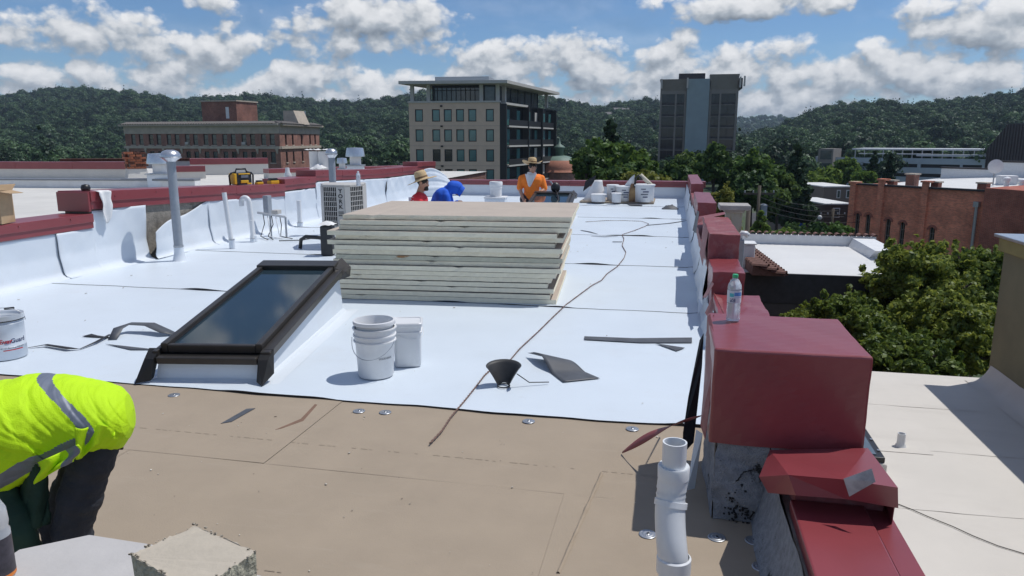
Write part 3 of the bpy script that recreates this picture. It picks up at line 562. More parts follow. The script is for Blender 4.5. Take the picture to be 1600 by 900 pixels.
# ------------------------------------------------------------------ office tower
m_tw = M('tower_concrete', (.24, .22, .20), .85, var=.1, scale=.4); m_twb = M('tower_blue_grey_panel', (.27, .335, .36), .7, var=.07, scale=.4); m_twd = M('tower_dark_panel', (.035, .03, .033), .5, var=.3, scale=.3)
m_twg = M('tower_glass', (.028, .025, .030), .1, var=.6, scale=.25, spec=.5)
def tower():
    d = 205; p = HD(1029, HOR, d); s = d / 1178.0; X = lambda px: (px - 1029) * s; Z = lambda py: HD(1080, py, d).z - G
    t = thing('office_tower', 'tall dark concrete tower with pale blue central shaft', 'tower', (p.x, p.y, G), YAW - .21)
    top = Z(128); mb = MB(); rows = [Z(147.5) - i * 17 * s for i in range(14)]; holes = []
    for r0 in rows[:-1]:
        if r0 - 17 * s < 1: continue
        for a, b in ((1032, 1052), (1053.5, 1065.5), (1106, 1118), (1119.5, 1141)): holes.append((X(a), r0 - 16.0 * s, X(b), r0))
    mb.facade((0, 0, 0), (1, 0, 0), (0, -1, 0), X(1145), top, holes, .35)
    Wd = X(1145); dp = 24; mb.add([(Wd, 0, 0), (Wd, dp, 0), (Wd, dp, top), (Wd, 0, top)], [(0, 1, 2, 3)]); mb.add([(0, dp, 0), (0, 0, 0), (0, 0, top), (0, dp, top)], [(0, 1, 2, 3)]); mb.add([(Wd, dp, 0), (0, dp, 0), (0, dp, top), (Wd, dp, top)], [(0, 1, 2, 3)]); mb.add([(0, 0, top), (Wd, 0, top), (Wd, dp, top), (0, dp, top)], [(0, 1, 2, 3)])
    mb.obj('wall', m_tw, t)
    cache = {}
    for (a, b, c, e) in holes:
        k = round(c - a, 2)
        if k not in cache:
            f = MB(); f.box(0, .0, 0, c - a, .1, .55, 0); f.box((c - a) * .5 - .05, .02, .55, (c - a) * .5 + .05, .08, e - b, 0); cache[k] = (f.mesh('window', m_twd), MB().box(0, .1, .0, c - a, .14, e - b).mesh('pane', m_twg))
        window(t, *cache[k], (a, .2, b))
    mb = MB(); mb.box(X(1069), -1.0, 0, X(1102), -.004, Z(124.5)); mb.obj('central_shaft', m_twb, t)
    # flared parapet blocks and corner fins
    def flare(a, b, y0, y1, out, nm):
        mb = MB(); z0, z1 = Z(y0), Z(y1); mb.add([(X(a), -.01, z0), (X(b), -.01, z0), (X(b), 3, z0), (X(a), 3, z0), (X(a) - out * .5, -out, z1), (X(b) + out * .5, -out, z1), (X(b) + out * .5, 3, z1), (X(a) - out * .5, 3, z1)], [(0, 1, 5, 4), (1, 2, 6, 5), (2, 3, 7, 6), (3, 0, 4, 7), (4, 5, 6, 7), (0, 3, 2, 1)]); mb.obj(nm, m_tw, t)
    flare(1031, 1067, 142, 124.5, 1.1, 'parapet_block'); flare(1105, 1142, 141, 118, 1.1, 'parapet_block')
    for a, y0, y1 in ((1029.5, 139, 124), (1068, 139, 123), (1145, 139, 122.5), (1151, 137, 121.5)):
        mb = MB(); mb.box(X(a), -1.7, Z(y0), X(a + 2.4), -1.12, Z(y1)); mb.obj('fin', m_conclt, t)
    mb = MB(); mb.box(Wd, -.6, Z(140), X(1150), 20, Z(124)); mb.obj('side_parapet', m_twd, t)
    mb = MB(); mb.box(X(1056), 4, top, X(1096), 14, Z(113.5)); mb.obj('roof_plant', m_twd, t)
    sm = MB().box(0, -.16, 0, X(1067) - X(1031), 0, .22).mesh('spandrel', m_twd)
    fm = MB().box(-.22, -.35, 0, .22, -.002, Z(146)).mesh('pilaster', m_tw)
    for a in (1030.2, 1052.8, 1067.3, 1104, 1118.8, 1143): put('pilaster', fm, t, (X(a), 0, 0))
tower()
# ------------------------------------------------------------------ domed church
m_cop = M('green_copper', (.13, .20, .165), .6, var=.15, scale=1.5); m_tileo = M('orange_tile', (.40, .165, .105), .8, var=.15, scale=2)
def church():
    d = 170; s = d / 1178.0; p = HD(874, HOR, d); Z = lambda py: HD(874, py, d).z - G
    t = thing('domed_church', 'small church with tiled dome and green copper lantern', 'church', (p.x, p.y, G), YAW)
    mb = MB(); mb.lathe([(4.6, 0), (4.6, Z(268))], 16); mb.obj('drum', m_bk_dark, t)
    mb = MB(); zb, zt = Z(268), Z(243); mb.lathe([(4.9, zb - .1), (4.9, zb)] + [(3.9 * math.cos(a * math.pi / 16) + 1.0, zb + (zt - zb) * math.sin(a * math.pi / 16)) for a in range(0, 8)] + [(.9, zt)], 20, mi=0); o = mb.obj('dome', [m_tileo, m_cop], t, True)
    for f in o.data.polygons: f.material_index = 1 if f.center.z > zb + (zt - zb) * .72 else 0
    mb = MB(); mb.lathe([(1.0, zt - .2), (1.0, Z(232)), (1.4, Z(231.5)), (1.2, Z(229)), (.35, Z(225)), (.12, Z(218)), (.02, Z(214))], 12); mb.obj('lantern', m_cop, t, True)
church()
# ------------------------------------------------------------------ parking deck with a solar canopy
m_pk = M('parking_concrete', (.42, .47, .53), .8, var=.06, scale=.5); m_pkw = M('pale_canopy', (.52, .54, .57), .5, var=.05)
def deck():
    d0, d1 = 195, 175; a = HD(1300, HOR, d0); b = HD(1545, HOR, d1); ang = math.atan2(b.y - a.y, b.x - a.x); Wd = (b - a).length
    t = thing('parking_deck', 'long grey parking deck with a white solar canopy', 'building', (a.x, a.y, G), ang); z = lambda py: HD(1420, py, 185).z - G; x = lambda px: (px - 1300) / 245 * Wd
    levels = [(247, 252), (261, 266)]; holes = []
    for i, (y0, y1) in enumerate(((256.0, 261.5), (270.5, 276))):
        for p0, p1 in ((1330, 1352), (1356, 1400), (1404, 1444), (1449, 1508), (1512, 1540)): holes.append((x(p0), z(y1), x(p1), z(y0)))
    mb = MB(); mb.facade((0, 0, 0), (1, 0, 0), (0, -1, 0), Wd, z(247), holes, 1.2); mb.obj('spandrel_wall', m_pk, t)
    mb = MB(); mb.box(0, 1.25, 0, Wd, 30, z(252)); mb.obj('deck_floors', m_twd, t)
    mb = MB(); mb.box(x(1330), 4, z(235.0), Wd, 22, z(232.6)); c = mb.obj('solar_canopy', m_pkw, t)
    pm = MB().box(-.12, -.12, 0, .12, .12, z(235) - z(252)).mesh('canopy_post', m_galv)
    for k in range(14): put('canopy_post', pm, c, (x(1335) + (Wd - x(1340)) * k / 13, 5, z(252)))
    mb = MB(); mb.box(x(1345), 2.0, z(241.5), x(1460), 3.4, z(240.2)); mb.box(x(1440), 1.0, z(244), Wd, 3.2, z(240.6)); mb.obj('ramp_rail', m_pkw, t)
    mb = MB(); mb.box(x(1283), -3, 0, x(1309), 6, z(233)); st = mb.obj('stair_tower', m_tw, t)
    gm = MB().box(0, -.1, 0, x(1306) - x(1287), -.01, 2.2).mesh('stair_window', m_wglass)
    for k in range(4): put('stair_window', gm, st, (x(1287), -3, z(250) - 3.2 * k))
    mb = MB(); mb.box(x(1272), 1, 0, x(1282.8), 8, z(246)); mb.obj('end_wall', m_pkw, t)
    cm = MB().box(0, 0, 0, 4.2, 1.8, 1.2).mesh('parked_car', m_pkw)
deck()
# ------------------------------------------------------------------ red brick hall on the right
m_bk_hall = brick_mat('hall_red_brick', (.82, .26, .145), (.56, .165, .095), (.56, .40, .29))
m_bk_hallf = brick_mat('hall_brick_shaded', (.42, .115, .072), (.30, .082, .054), (.34, .24, .18))  # hall brick with the front block's shade in its colour; arches and chimneys share it
m_mem = M('white_hall_roof', (.66, .66, .65), .6, var=.05, scale=.6)
def hall():
    a = HD(1333, 291, 70); b = HD(1544, 300, 60); ang = math.atan2(b.y - a.y, b.x - a.x); Wd = (Vector((b.x, b.y)) - Vector((a.x, a.y))).length; Ht = b.z - G
    t = thing('brick_hall', 'long red brick hall with narrow arched windows and white roof', 'building', (a.x, a.y, G), ang)
    x = lambda px: (px - 1333) / 211 * Wd
    wins = [(1346, 333, 370), (1365, 335, 377), (1400, 342, 380), (1424, 347, 387), (1471, 355, 385)]
    # pixel rows to heights along this wall
    def zz(px, py): dd = 70 - 10 * (px - 1333) / 211; return HD(px, py, dd).z - G
    holes = [(x(p) - .24, max(zz(p, y1) - 1.2, 1.0), x(p) + .24, zz(p, y0)) for p, y0, y1 in wins]
    mb = MB(); mb.facade((0, 0, 0), (1, 0, 0), (0, -1, 0), Wd, Ht, holes, .25); mb.add([(Wd, 22, 0), (0, 22, 0), (0, 22, Ht), (Wd, 22, Ht)], [(0, 1, 2, 3)]); mb.add([(0, 22, 0), (0, 0, 0), (0, 0, Ht), (0, 22, Ht)], [(0, 1, 2, 3)])
    for q in holes:      # arched heads closing the top corners of each opening
        w = q[2] - q[0]; r = w / 2; cx = (q[0] + q[2]) / 2; zc = q[3] - r
        for sgn in (-1, 1):
            arc = [(cx + sgn * r * math.cos(k * math.pi / 12), zc + r * math.sin(k * math.pi / 12)) for k in range(7)]
            pts = [(p[0], -.0, p[1]) for p in arc] + [(cx + sgn * r, 0, q[3])]; vs = [(p[0], .002, p[2]) for p in pts] + [(p[0], .12, p[2]) for p in pts]; n = len(pts)
            mb.add(vs, [tuple(range(n)), tuple(range(n, 2 * n))[::-1]] + [(i, (i + 1) % n, n + (i + 1) % n, n + i) for i in range(n)])
    mb.obj('wall', m_bk_hall, t)
    for q in holes:
        w = q[2] - q[0]; h = q[3] - q[1]; f = MB(); f.box(0, -.03, 0, .05, .02, h - .1); f.box(w - .05, -.03, 0, w, .02, h - .1); f.box(.05, -.03, h * .3, w - .05, .02, h * .3 + .04); f.box(.05, -.03, h * .55, w - .05, .02, h * .55 + .04); f.box(.05, -.03, h * .8, w - .05, .02, h * .8 + .04); f.box(w / 2 - .02, -.03, 0, w / 2 + .02, .02, h - .02)
        wn = f.obj('window', m_tw, t); wn.location = (q[0], .2, q[1]); o = MB().box(0, .021, 0, w, .05, h).obj('pane', m_wdark, wn)
        g = MB(); r = w / 2; cx = r
        g.rings([[(cx + rr * math.cos(k * math.pi / 10), y, h - r + rr * math.sin(k * math.pi / 10)) for rr, y in ((r, -.26), (r + .2, -.26), (r + .2, -.2), (r, -.2))] for k in range(11)], 0); g.obj('brick_arch', m_bk_hallf, wn)
    for p in (1335, 1384, 1455):
        mb = MB(); mb.box(x(p) - .28, -.22, 0, x(p) + .28, -.004, Ht + (.5 if p > 1340 else .1)); mb.box(x(p) - .4, -.3, Ht + (.51 if p > 1340 else .11), x(p) + .4, .6, Ht + (.66 if p > 1340 else .3)); mb.obj('pilaster', m_bk_hall, t)
    mb = MB(); mb.box(-.15, -.16, Ht + .004, Wd - .01, .4, Ht + .16); mb.obj('wall_coping', m_twd, t)
    # white roof climbing to the back
    mb = MB(); mb.add([(0, .45, Ht - .25), (Wd, .45, Ht - .25), (Wd, 22, Ht + 1.2), (0, 22, Ht + .4)], [(0, 1, 2, 3)]); mb.obj('roof', m_mem, t)
    mb = MB(); mb.box(.6, 14, Ht - .2, Wd * .48, 14.4, Ht + 1.25); mb.box(Wd * .48 + .01, 14, Ht - .2, Wd * .95, 14.4, Ht + 2.0); mb.obj('roof_parapet', m_whitep, t)
    mb = MB(); mb.box(.5, 13.9, Ht + 1.252, Wd * .48 - .01, 14.5, Ht + 1.4); mb.box(Wd * .48 + .01, 13.9, Ht + 2.0, Wd * .96, 14.5, Ht + 2.15); mb.obj('parapet_cap', m_twd, t)
    def chim(px, y, w, h, m): mb = MB(); mb.box(x(px) - w / 2, y, Ht - .3, x(px) + w / 2, y + w, Ht + h); c = mb.obj('chimney', m, t); mb = MB(); mb.box(x(px) - w / 2 - .1, y - .1, Ht + h + .002, x(px) + w / 2 + .1, y + w + .1, Ht + h + .12); mb.obj('cap', m_lime, c)
    chim(1402, 2.6, .8, 1.0, m_bk_red); chim(1392, .5, .62, .45, m_bk_hallf); chim(1462, .5, .62, .5, m_bk_hallf); chim(1530, .5, .7, .6, m_bk_hallf)
    for px, y, hh in ((1535, 4, 1.2), (1540, 6, 1.0), (1528, 8, .9)):
        mb = MB(); mb.lathe([(.2, 0), (.2, hh * .7), (.32, hh * .72), (.3, hh * .9), (.05, hh)], 10, (x(px), y, Ht - .1)); mb.obj('roof_ventilator', m_pvc, t, auto=40)
    # near front block with a rainwater pipe
    f0 = Vector((Wd + .5, -.6, 0)); mb = MB(); L2 = 16; mb.add([(Wd + .02, -.6, 0), (Wd + .02 + L2 * .6, -3.5, 0), (Wd + .02 + L2 * .6, 14, 0), (Wd + .02, 14, 0)] + [(Wd + .02, -.6, Ht + .35), (Wd + .02 + L2 * .6, -3.5, Ht + .35), (Wd + .02 + L2 * .6, 14, Ht + .35), (Wd + .02, 14, Ht + .35)], [(0, 1, 5, 4), (1, 2, 6, 5), (2, 3, 7, 6), (3, 0, 4, 7), (4, 5, 6, 7)]); mb.obj('front_block', m_bk_hallf, t)
    mb = MB(); mb.tube([(x(1533), -.25, Ht - 1.2), (x(1533), -.25, .2)], .13, 8); mb.box(x(1533) - .2, -.45, Ht - 1.25, x(1533) + .2, -.05, Ht - .8); mb.obj('rainwater_pipe', m_galv, t)
    return a, b, ang, Wd, Ht
hall()
def dish():
    p = HD(1555, 260, 66); t = thing('satellite_dish', 'white satellite dish with roof units on the brick hall roof', 'satellite dish', (p.x, p.y, p.z - 2.1), YAW - .3)
    mb = MB(); mb.tube([(0, 0, 0), (0, 0, 2.0)], .06, 8); mb.obj('mast', m_galv, t)
    mb = MB(); mb.rings([[(r * math.cos(k * math.pi / 10), -.1 - .25 * (.55 - r * r), 2.1 + r * math.sin(k * math.pi / 10)) for k in range(20)] for r in (.02, .3, .62)], 0, False); mb.obj('reflector', m_whitep, t, True)
    mb = MB(); mb.box(.5, 0, -.2, 1.9, 1.2, 1.3); mb.box(2.2, .2, -.2, 3.8, 1.2, 1.0); mb.obj('rooftop_unit', m_whitep, t, bevel=.05)
dish()
def metal_shed():
    p = HD(1539, 262, 92); q = HD(1680, 262, 80); z = lambda py: HD(1570, py, 90).z; ang = math.atan2(q.y - p.y, q.x - p.x); Wd = (Vector((q.x, q.y)) - Vector((p.x, p.y))).length
    t = thing('metal_clad_building', 'dark ribbed metal building with stepped sloping roof edge', 'building', (p.x, p.y, G), ang); m = M('dark_ribbed_metal', (.085, .085, .09), .6, .2, var=.12, scale=.5)
    zt = [z(232) - G, z(194) - G, z(188) - G]; mb = MB(); mb.add([(0, 0, 0), (Wd, 0, 0), (Wd, 0, zt[2]), (2.6, 0, zt[1]), (0, 0, zt[0])] + [(0, 16, 0), (Wd, 16, 0), (Wd, 16, zt[2]), (2.6, 16, zt[1]), (0, 16, zt[0])], [(0, 1, 2, 3, 4), (5, 9, 8, 7, 6), (2, 7, 8, 3), (3, 8, 9, 4), (4, 9, 5, 0)]); mb.obj('cladding', m, t)
    rm = lambda h: MB().box(-.06, -.1, 0, .06, -.002, h)
    for k in range(26):
        xx = .1 + k * .42; h = zt[0] + (zt[1] - zt[0]) * min(1, xx / 2.6); rm(h - .05).obj('rib', m, t).location = (xx, 0, 0)
metal_shed()
# low buildings down the street
m_brnst = M('brown_stucco', (.20, .165, .14), .9, var=.1, scale=.6); m_brn2 = M('dark_brown_wall', (.085, .06, .052), .9, var=.15, scale=.5)
def low(px0, px1, py, pyb, d, label, m, mr, nm, wins=()):
    a, b = HD(px0, py, d), HD(px1, py, d); Wd = (a - b).length; t = thing(nm, label, 'building', (a.x, a.y, G), YAW + .05); Ht = a.z - G
    mb = MB(); mb.box(0, 0, 0, Wd, 9, Ht - .15); mb.obj('wall', m, t); mb = MB(); mb.box(-.1, -.1, Ht - .148, Wd + .1, 9.1, Ht); mb.obj('roof', mr, t)
    for fx, w in wins:
        mb = MB(); mb.box(Wd * fx, -.06, Ht - 1.6, Wd * fx + w, -.002, Ht - .5); wn = mb.obj('window', m_whitep, t); mb = MB(); mb.box(Wd * fx + .1, -.09, Ht - 1.5, Wd * fx + w - .1, -.062, Ht - .6); mb.obj('pane', m_wglass, wn)
    return t
low(1236, 1292, 316, 350, 92, 'low brown flat roofed shop with a blue parasol outside', m_brnst, m_mem, 'street_shop', ((.2, 1.0),))
low(1288, 1334, 291, 330, 100, 'brown two storey house with white framed windows beside the brick hall', m_brnst, m_mem, 'street_house', ((.45, .5), (.78, .5)))
low(1290, 1332, 318, 350, 84, 'low dark brown building against the end of the brick hall', m_brn2, m_mem, 'street_outbuilding', ((.3, .8),))
def parasol():
    p = HD(1252, 350, 88); t = thing('blue_parasol', 'closed bright blue parasol beside the low brown shop', 'parasol', (p.x, p.y, G)); h = HD(1252, 330, 88).z - G
    mb = MB(); mb.lathe([(.03, 0), (.03, h - 2.2), (.55, h - 2.2), (.4, h - 1.2), (.16, h - .1), (.02, h)], 10); mb.obj('canopy', M('blue_cloth', (.02, .06, .38), .8), t, True)
    mb = MB(); mb.lathe([(.5, 0), (.5, .12), (.1, .16)], 12); mb.obj('base', m_conc, t)
parasol()
# ------------------------------------------------------------------ the roof being re-covered
SEAM = [4.3, 7.35, 10.1, 13.3, 16.4, 19.4, 22.28]
mb = MB(); mb.box(-7.75, -3, -.5, .72, 22.6, -.06); deck_o = struct(mb.obj('roof_deck', m_conc))
bwall = thing('roof_building', 'low commercial building carrying the white roof, red coping on its parapets', 'building', (0, 0, G))
m_bk_own = brick_mat('own_brick', (.24, .085, .06), (.18, .065, .048), (.25, .21, .18))
mb = MB(); mb.box(-7.74, -2.98, 0, .70, 22.58, -G - .502); mb.obj('wall', m_bk_own, bwall)
# cover boards: one object each, butted with thin joints
rows = [(4.55, 3.33), (3.3285, 2.1085), (2.107, .887), (.8855, -.335)]
offs = [-2.08, -.46, -2.2, -.9]
k = 0
for (y1, y0), off in zip(rows, offs):
    edges = [-7.3] + [off - 2.446 * j for j in range(3, 0, -1) if off - 2.446 * j > -7.2] + [off] + [off + 2.446 * j for j in range(1, 3) if off + 2.446 * j < .2] + [.44]
    for a, b in zip(edges[:-1], edges[1:]):
        if b - a < .1: continue
        me = MB(); dz = rng.uniform(-.002, .002); nx = 12
        tw = rng.uniform(-.004, .004)
        def top(u, v, a=a, b=b, y0=y0, y1=y1, dz=dz, tw=tw): return (a + .0005 + (b - a - .0010) * u, y0 + (y1 - y0) * v, dz + tw * (u - .5) + .0012 * math.sin(u * 9 + a) * math.sin(v * 5))
        me.grid(10, 6, top); me.box(a + .003, y0, -.05, b - .003, y1, -.006, 1); me.obj('cover_board', [m_facer, m_foam], deck_o)
# a lifted broken edge along one joint
mb = MB(); A, B = P(940, 740), P(872, 896)
n = 14
def lip(u, v):
    p = A.lerp(B, u); w = .012 + .012 * abs(wav(u * 9, 2)); return (p.x + (v - .5) * w, p.y, .003 + .012 * (1 - abs(v - .5) * 2) * (.6 + .4 * wav(u * 11)))
mb.grid(20, 4, lip); mb.obj('torn_facer_strip', m_facer, deck_o)
# white membrane sheets, each lapped over the one before it
def sheet(i):
    y0, y1 = SEAM[i], SEAM[i + 1]; mb = MB(); nx, ny = 150, 26; xl, xr = -7.24, .36
    def f(u, v):
        x = xl + (xr - xl) * u; yy = y0 + (y1 + .09 - y0) * v
        edge = .02 * wav(x * .8, i * 3) + .012 * wav(x * 2.1, i) + (.03 * (x + 3.5) / 4 if i == 0 else 0)
        y = yy + edge * (1 - v) ** 3
        lift = max(0, wav(x * 1.15, i * 5.1) - .25) * (.030 if i else .02)
        z = .006 + .005 * max(0, 1 - v * 14) + lift * math.exp(-v * 22) + .0035 * wav(x * .9 + v * 3, i) * wav(v * 6, x * .5)
        z += .004 * math.exp(-((v - .5 - .2 * math.sin(x)) * 9) ** 2) * abs(math.sin(x * 1.3 + i))
        if u > .985: x += (.035 * wav(yy * 2.6, i) + .02 * wav(yy * 7.3, 2)) ; z += .012 * abs(wav(yy * 3, 1))
        return (x, y, max(z, .006))
    mb.grid(nx, ny, f, 0)
    fr = [f(j / nx, 0) for j in range(nx + 1)]
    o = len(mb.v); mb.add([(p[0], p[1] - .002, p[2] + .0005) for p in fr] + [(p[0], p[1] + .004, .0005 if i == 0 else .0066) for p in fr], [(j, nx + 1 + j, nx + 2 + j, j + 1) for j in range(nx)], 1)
    return mb.obj('membrane_sheet', [m_tpo, m_black], deck_o, smooth=True)
for i in range(6): sheet(i)
# ------------------------------------------------------------------ parapets
def hexa(mb, x0, x1, y0, y1, zb0, zb1, zt0, zt1, mi=0):
    return mb.add([(x0, y0, zb0), (x1, y0, zb0), (x1, y1, zb1), (x0, y1, zb1), (x0, y0, zt0), (x1, y0, zt0), (x1, y1, zt1), (x0, y1, zt1)], [(0, 3, 2, 1), (4, 5, 6, 7), (0, 1, 5, 4), (1, 2, 6, 5), (2, 3, 7, 6), (3, 0, 4, 7)], mi)
def dent_box(x0, x1, y0, y1, zb, zt, seed, amt=.006, n=8, mi=0):
    """sheet-metal box whose faces are a little oil-canned and whose edges sag"""
    mb = MB(); f = lambda x, y, z: Vector((x + amt * wav(y * 5 + z * 7, seed), y + amt * wav(x * 6 + z * 5, seed + 1), z + amt * wav(x * 5 + y * 4, seed + 2)))
    L = lambda a, b, t: a + (b - a) * t
    mb.grid(n, n, lambda u, v: f(L(x0, x1, u), L(y0, y1, v), zt)); mb.grid(n, n, lambda u, v: f(L(x0, x1, u), y0, L(zb, zt, v)))
    mb.grid(n, n, lambda u, v: f(x1, L(y0, y1, u), L(zb, zt, v))); mb.grid(n, n, lambda u, v: f(x0, L(y1, y0, u), L(zb, zt, v))); mb.grid(n, n, lambda u, v: f(L(x1, x0, u), y1, L(zb, zt, v)))
    return mb
def merge(o, d=.0008):
    bm = bmesh.new(); bm.from_mesh(o.data); bmesh.ops.remove_doubles(bm, verts=bm.verts, dist=d); bmesh.ops.recalc_face_normals(bm, faces=bm.faces); bm.to_mesh(o.data); bm.free(); return o
# left parapet
pl = thing('parapet_wall', 'long stepped parapet with red metal coping and loose white flashing beside condenser', 'parapet')
LS = [(-2.5, 8.25, .76, .76, .15, -7.82), (8.25, 13.2, 1.04, .86, .19, -7.86), (13.2, 14.5, .95, .94, .18, -7.84), (14.5, 18.4, 1.06, .94, .18, -7.82), (18.4, 20.9, .96, .93, .18, -7.82), (20.9, 22.6, 1.06, 1.03, .20, -7.82)]
for y0, y1, z0, z1, h, xb in LS:
    mb = MB(); hexa(mb, xb + .06, -7.42, y0 + .01, y1 - .002, -.05, -.05, z0 - .03, z1 - .03); mb.obj('masonry', m_conc, pl)
    n = max(1, round((y1 - y0) / 1.5))
    for j in range(n):
        a, b = y0 + (y1 - y0) * j / n + (.003 if j else 0), y0 + (y1 - y0) * (j + 1) / n; za, zb = z0 + (z1 - z0) * (a - y0) / (y1 - y0), z0 + (z1 - z0) * (b - y0) / (y1 - y0)
        dz = rng.uniform(-.006, .006); mb = MB(); hexa(mb, xb, -7.36 + rng.uniform(-.006, .006), a - .012, b, za - h * .72 + dz, zb - h * .72 + dz, za + dz, zb + dz)
        hexa(mb, xb + .02, -7.375, a - .004, b + .004, za - h * 1.25 + dz, zb - h * 1.25 + dz, za - h * .66 + dz, zb - h * .66 + dz); o = mb.obj('coping', m_red, pl, bevel=.006)
        sc = MB()
        for q in (.25, .75): yy = a + (b - a) * q; sc.cbox((-7.352, yy, (za + zb) / 2 - h * .3), (.012, .014, .014))
        sc.obj('screw', m_redold, o)
# end face of the raised coping (deep red box)
mb = MB(); hexa(mb, -7.85, -7.37, 8.20, 8.236, .78, .78, 1.03, 1.03); mb.obj('coping_end', m_red, pl, bevel=.005)
# flashing up the left wall, piece by piece
def flash(y0, y1, top, seed, amp=.02, peel=None, n=60):
    def f(u, v):
        y = y0 + (y1 - y0) * u; zt = top(y); s = v * (zt + .22)
        if s < .20: x, z = -7.24 + .02 * 0 - .02 * (s / .2), .008 + .012 * (s / .2) ** 2
        elif s < .30: t = (s - .2) / .1; x, z = -7.26 - .10 * math.sin(t * math.pi / 2), .02 + .08 * (1 - math.cos(t * math.pi / 2))
        else: t = (s - .30); x, z = -7.36 - .045 * min(1, t / .2), .10 + t * (zt - .10) / (zt - .08)
        w = max(0, v - .25); x += amp * (wav(y * 1.4 + z * 1.5, seed) + .5 * wav(y * 3 - z * 4, seed + 1)) * w + amp * 1.2 * w
        if peel: x += peel(u, v)
        return (x, y, z)
    mb = MB(); mb.grid(n, 24, f); o = mb.obj('flashing_sheet', [m_tpo2, m_under], pl, smooth=True); s = o.modifiers.new('thick', 'SOLIDIFY'); s.thickness = .002; s.offset = -1; return o
lt = lambda base: (lambda y: base)
flash(2.5, 7.70, lt(.565), 1, .010)
flash(7.64, 9.22, lambda y: .565 if y < 8.27 else .785, 2, .022, lambda u, v: .05 * math.exp(-((u) * 7) ** 2) * v * (1 - v) * 2 + .04 * math.exp(-((1 - u) * 9) ** 2) * v)
flash(9.20, 10.80, lambda y: .40 + .30 * ((y - 9.2) / 1.6) ** .8 + .03 * math.sin((y - 9.2) * 5), 3, .022, lambda u, v: .26 * math.exp(-(u * 3.2) ** 2) * max(0, v - .3) + .08 * math.sin(v * 3.1) * math.exp(-(u * 2.5) ** 2))
flash(10.74, 13.22, lambda y: .72 - .036 * (y - 10.7), 4, .018, lambda u, v: .04 * math.exp(-(u * 12) ** 2) * v * (1 - v) * 2)
flash(13.2, 14.53, lt(.70), 5, .02, lambda u, v: .04 * math.exp(-((u - .45) * 9) ** 2) * v)
flash(14.5, 18.42, lambda y: .82 - .03 * (y - 14.5), 6, .05)
flash(18.4, 22.25, lambda y: .70 if y < 20.9 else .80, 7, .07, lambda u, v: .08 * max(0, u - .6) * v)
# loose draped sheet at the far corner
mb = MB(); mb.grid(24, 24, lambda u, v: (-7.3 + .9 * u * (1 - .55 * v) + .05 * wav(v * 4, 1), 21.2 + .95 * u + .02 * wav(u * 5), .03 + .80 * v * (1 - .25 * u * u) + .05 * math.sin(u * 4) * v)); o = mb.obj('draped_sheet', m_tpo2, pl, smooth=True); s = o.modifiers.new('thick', 'SOLIDIFY'); s.thickness = .002
# far parapet
pf = thing('parapet_wall', 'low cross parapet closing the white roof before the trees', 'parapet')
mb = MB(); mb.box(-7.35, 22.34, -.06, .66, 22.55, .42); mb.obj('masonry', m_conc, pf)
mb = MB(); mb.grid(80, 12, lambda u, v: (-7.25 + 7.6 * u, 22.30 - .10 * max(0, 1 - v * 5) ** 2 - .012 * v + .012 * wav(u * 30, 2) * v, .008 + .38 * v)); mb.obj('flashing_sheet', m_tpo2, pf, smooth=True)
for j in range(4):
    a, b = -7.0 + 1.98 * j, -7.0 + 1.98 * (j + 1) - .003; dz = rng.uniform(-.005, .005); mb = MB(); mb.box(a, 22.24, .345 + dz, b, 22.66, .47 + dz + .01 * j); mb.box(a, 22.225, .33 + dz, b, 22.25, .40 + dz); mb.obj('coping', m_red, pf, bevel=.006)
# right parapet
pr = thing('parapet_wall', 'broken stepped parapet of red metal boxes and grey bitumen wall with a water bottle', 'parapet')
RS = [(.40, .81, 6.1, 6.95, .19, .30, 0), (.39, .68, 6.97, 7.8, .08, .50, 0), (.38, .69, 7.82, 9.6, .36, .75, 1), (.38, .68, 9.63, 12.48, .25, .42, 1), (.40, .70, 12.5, 15.0, .40, .69, 0), (.40, .68, 15.02, 17.6, .3, .50, 1), (.40, .68, 17.62, 22.3, .40, .70, 0), (.40, .74, 3.98, 6.08, .0, .04, 1)]
for i, (x0, x1, y0, y1, zb, zt, old) in enumerate(RS):
    mb = MB(); mb.box(x0 + .05, y0 + .02, -.05, x1 - .04, y1 - .02, zt - .03); mb.obj('masonry', m_conc, pr)
    o = merge(dent_box(x0, x1, y0, y1, zb, zt, i * 3 + 1, .007).obj('coping', m_redold if old else m_red, pr)); bev(o, .008)
    mb = MB(); mb.grid(40, 10, lambda u, v: (.335 + .05 * v - .0 + .010 * wav(y0 * 2 + u * 6, i) - .03 * max(0, 1 - v * 4), y0 + (y1 - y0) * u, .010 + (zb + .05 - .01) * v)); mb.obj('flashing_sheet', m_tpo2, pr, smooth=True)
# bent flaps and torn ends
def flap(pts, m, nm='bent_flap', th=.002):
    mb = MB(); mb.add(pts, [tuple(range(len(pts)))]); o = mb.obj(nm, m, pr); s = o.modifiers.new('thick', 'SOLIDIFY'); s.thickness = th; s.offset = 0; return o
flap([(.33, 6.75, .16), (.41, 6.92, .31), (.47, 6.7, .305), (.45, 6.12, .305), (.38, 6.08, .18)], m_redold)
flap([(.31, 6.9, .27), (.39, 7.05, .40), (.40, 6.85, .41), (.33, 6.75, .30)], m_red); flap([(.33, 7.8, .42), (.38, 7.95, .76), (.38, 8.8, .74), (.33, 8.7, .42)], m_redold)
flap([(.33, 10.3, .45), (.36, 10.3, .74), (.35, 11.0, .70), (.30, 10.9, .42)], m_under); flap([(.34, 10.0, .60), (.50, 10.0, .70), (.95, 11.4, .66), (.80, 11.9, .60), (.4, 11.6, .55)], m_redold)
flap([(.28, 7.1, .05), (.33, 7.3, .10), (.34, 7.9, .3), (.30, 7.6, .12)], m_tpo2)
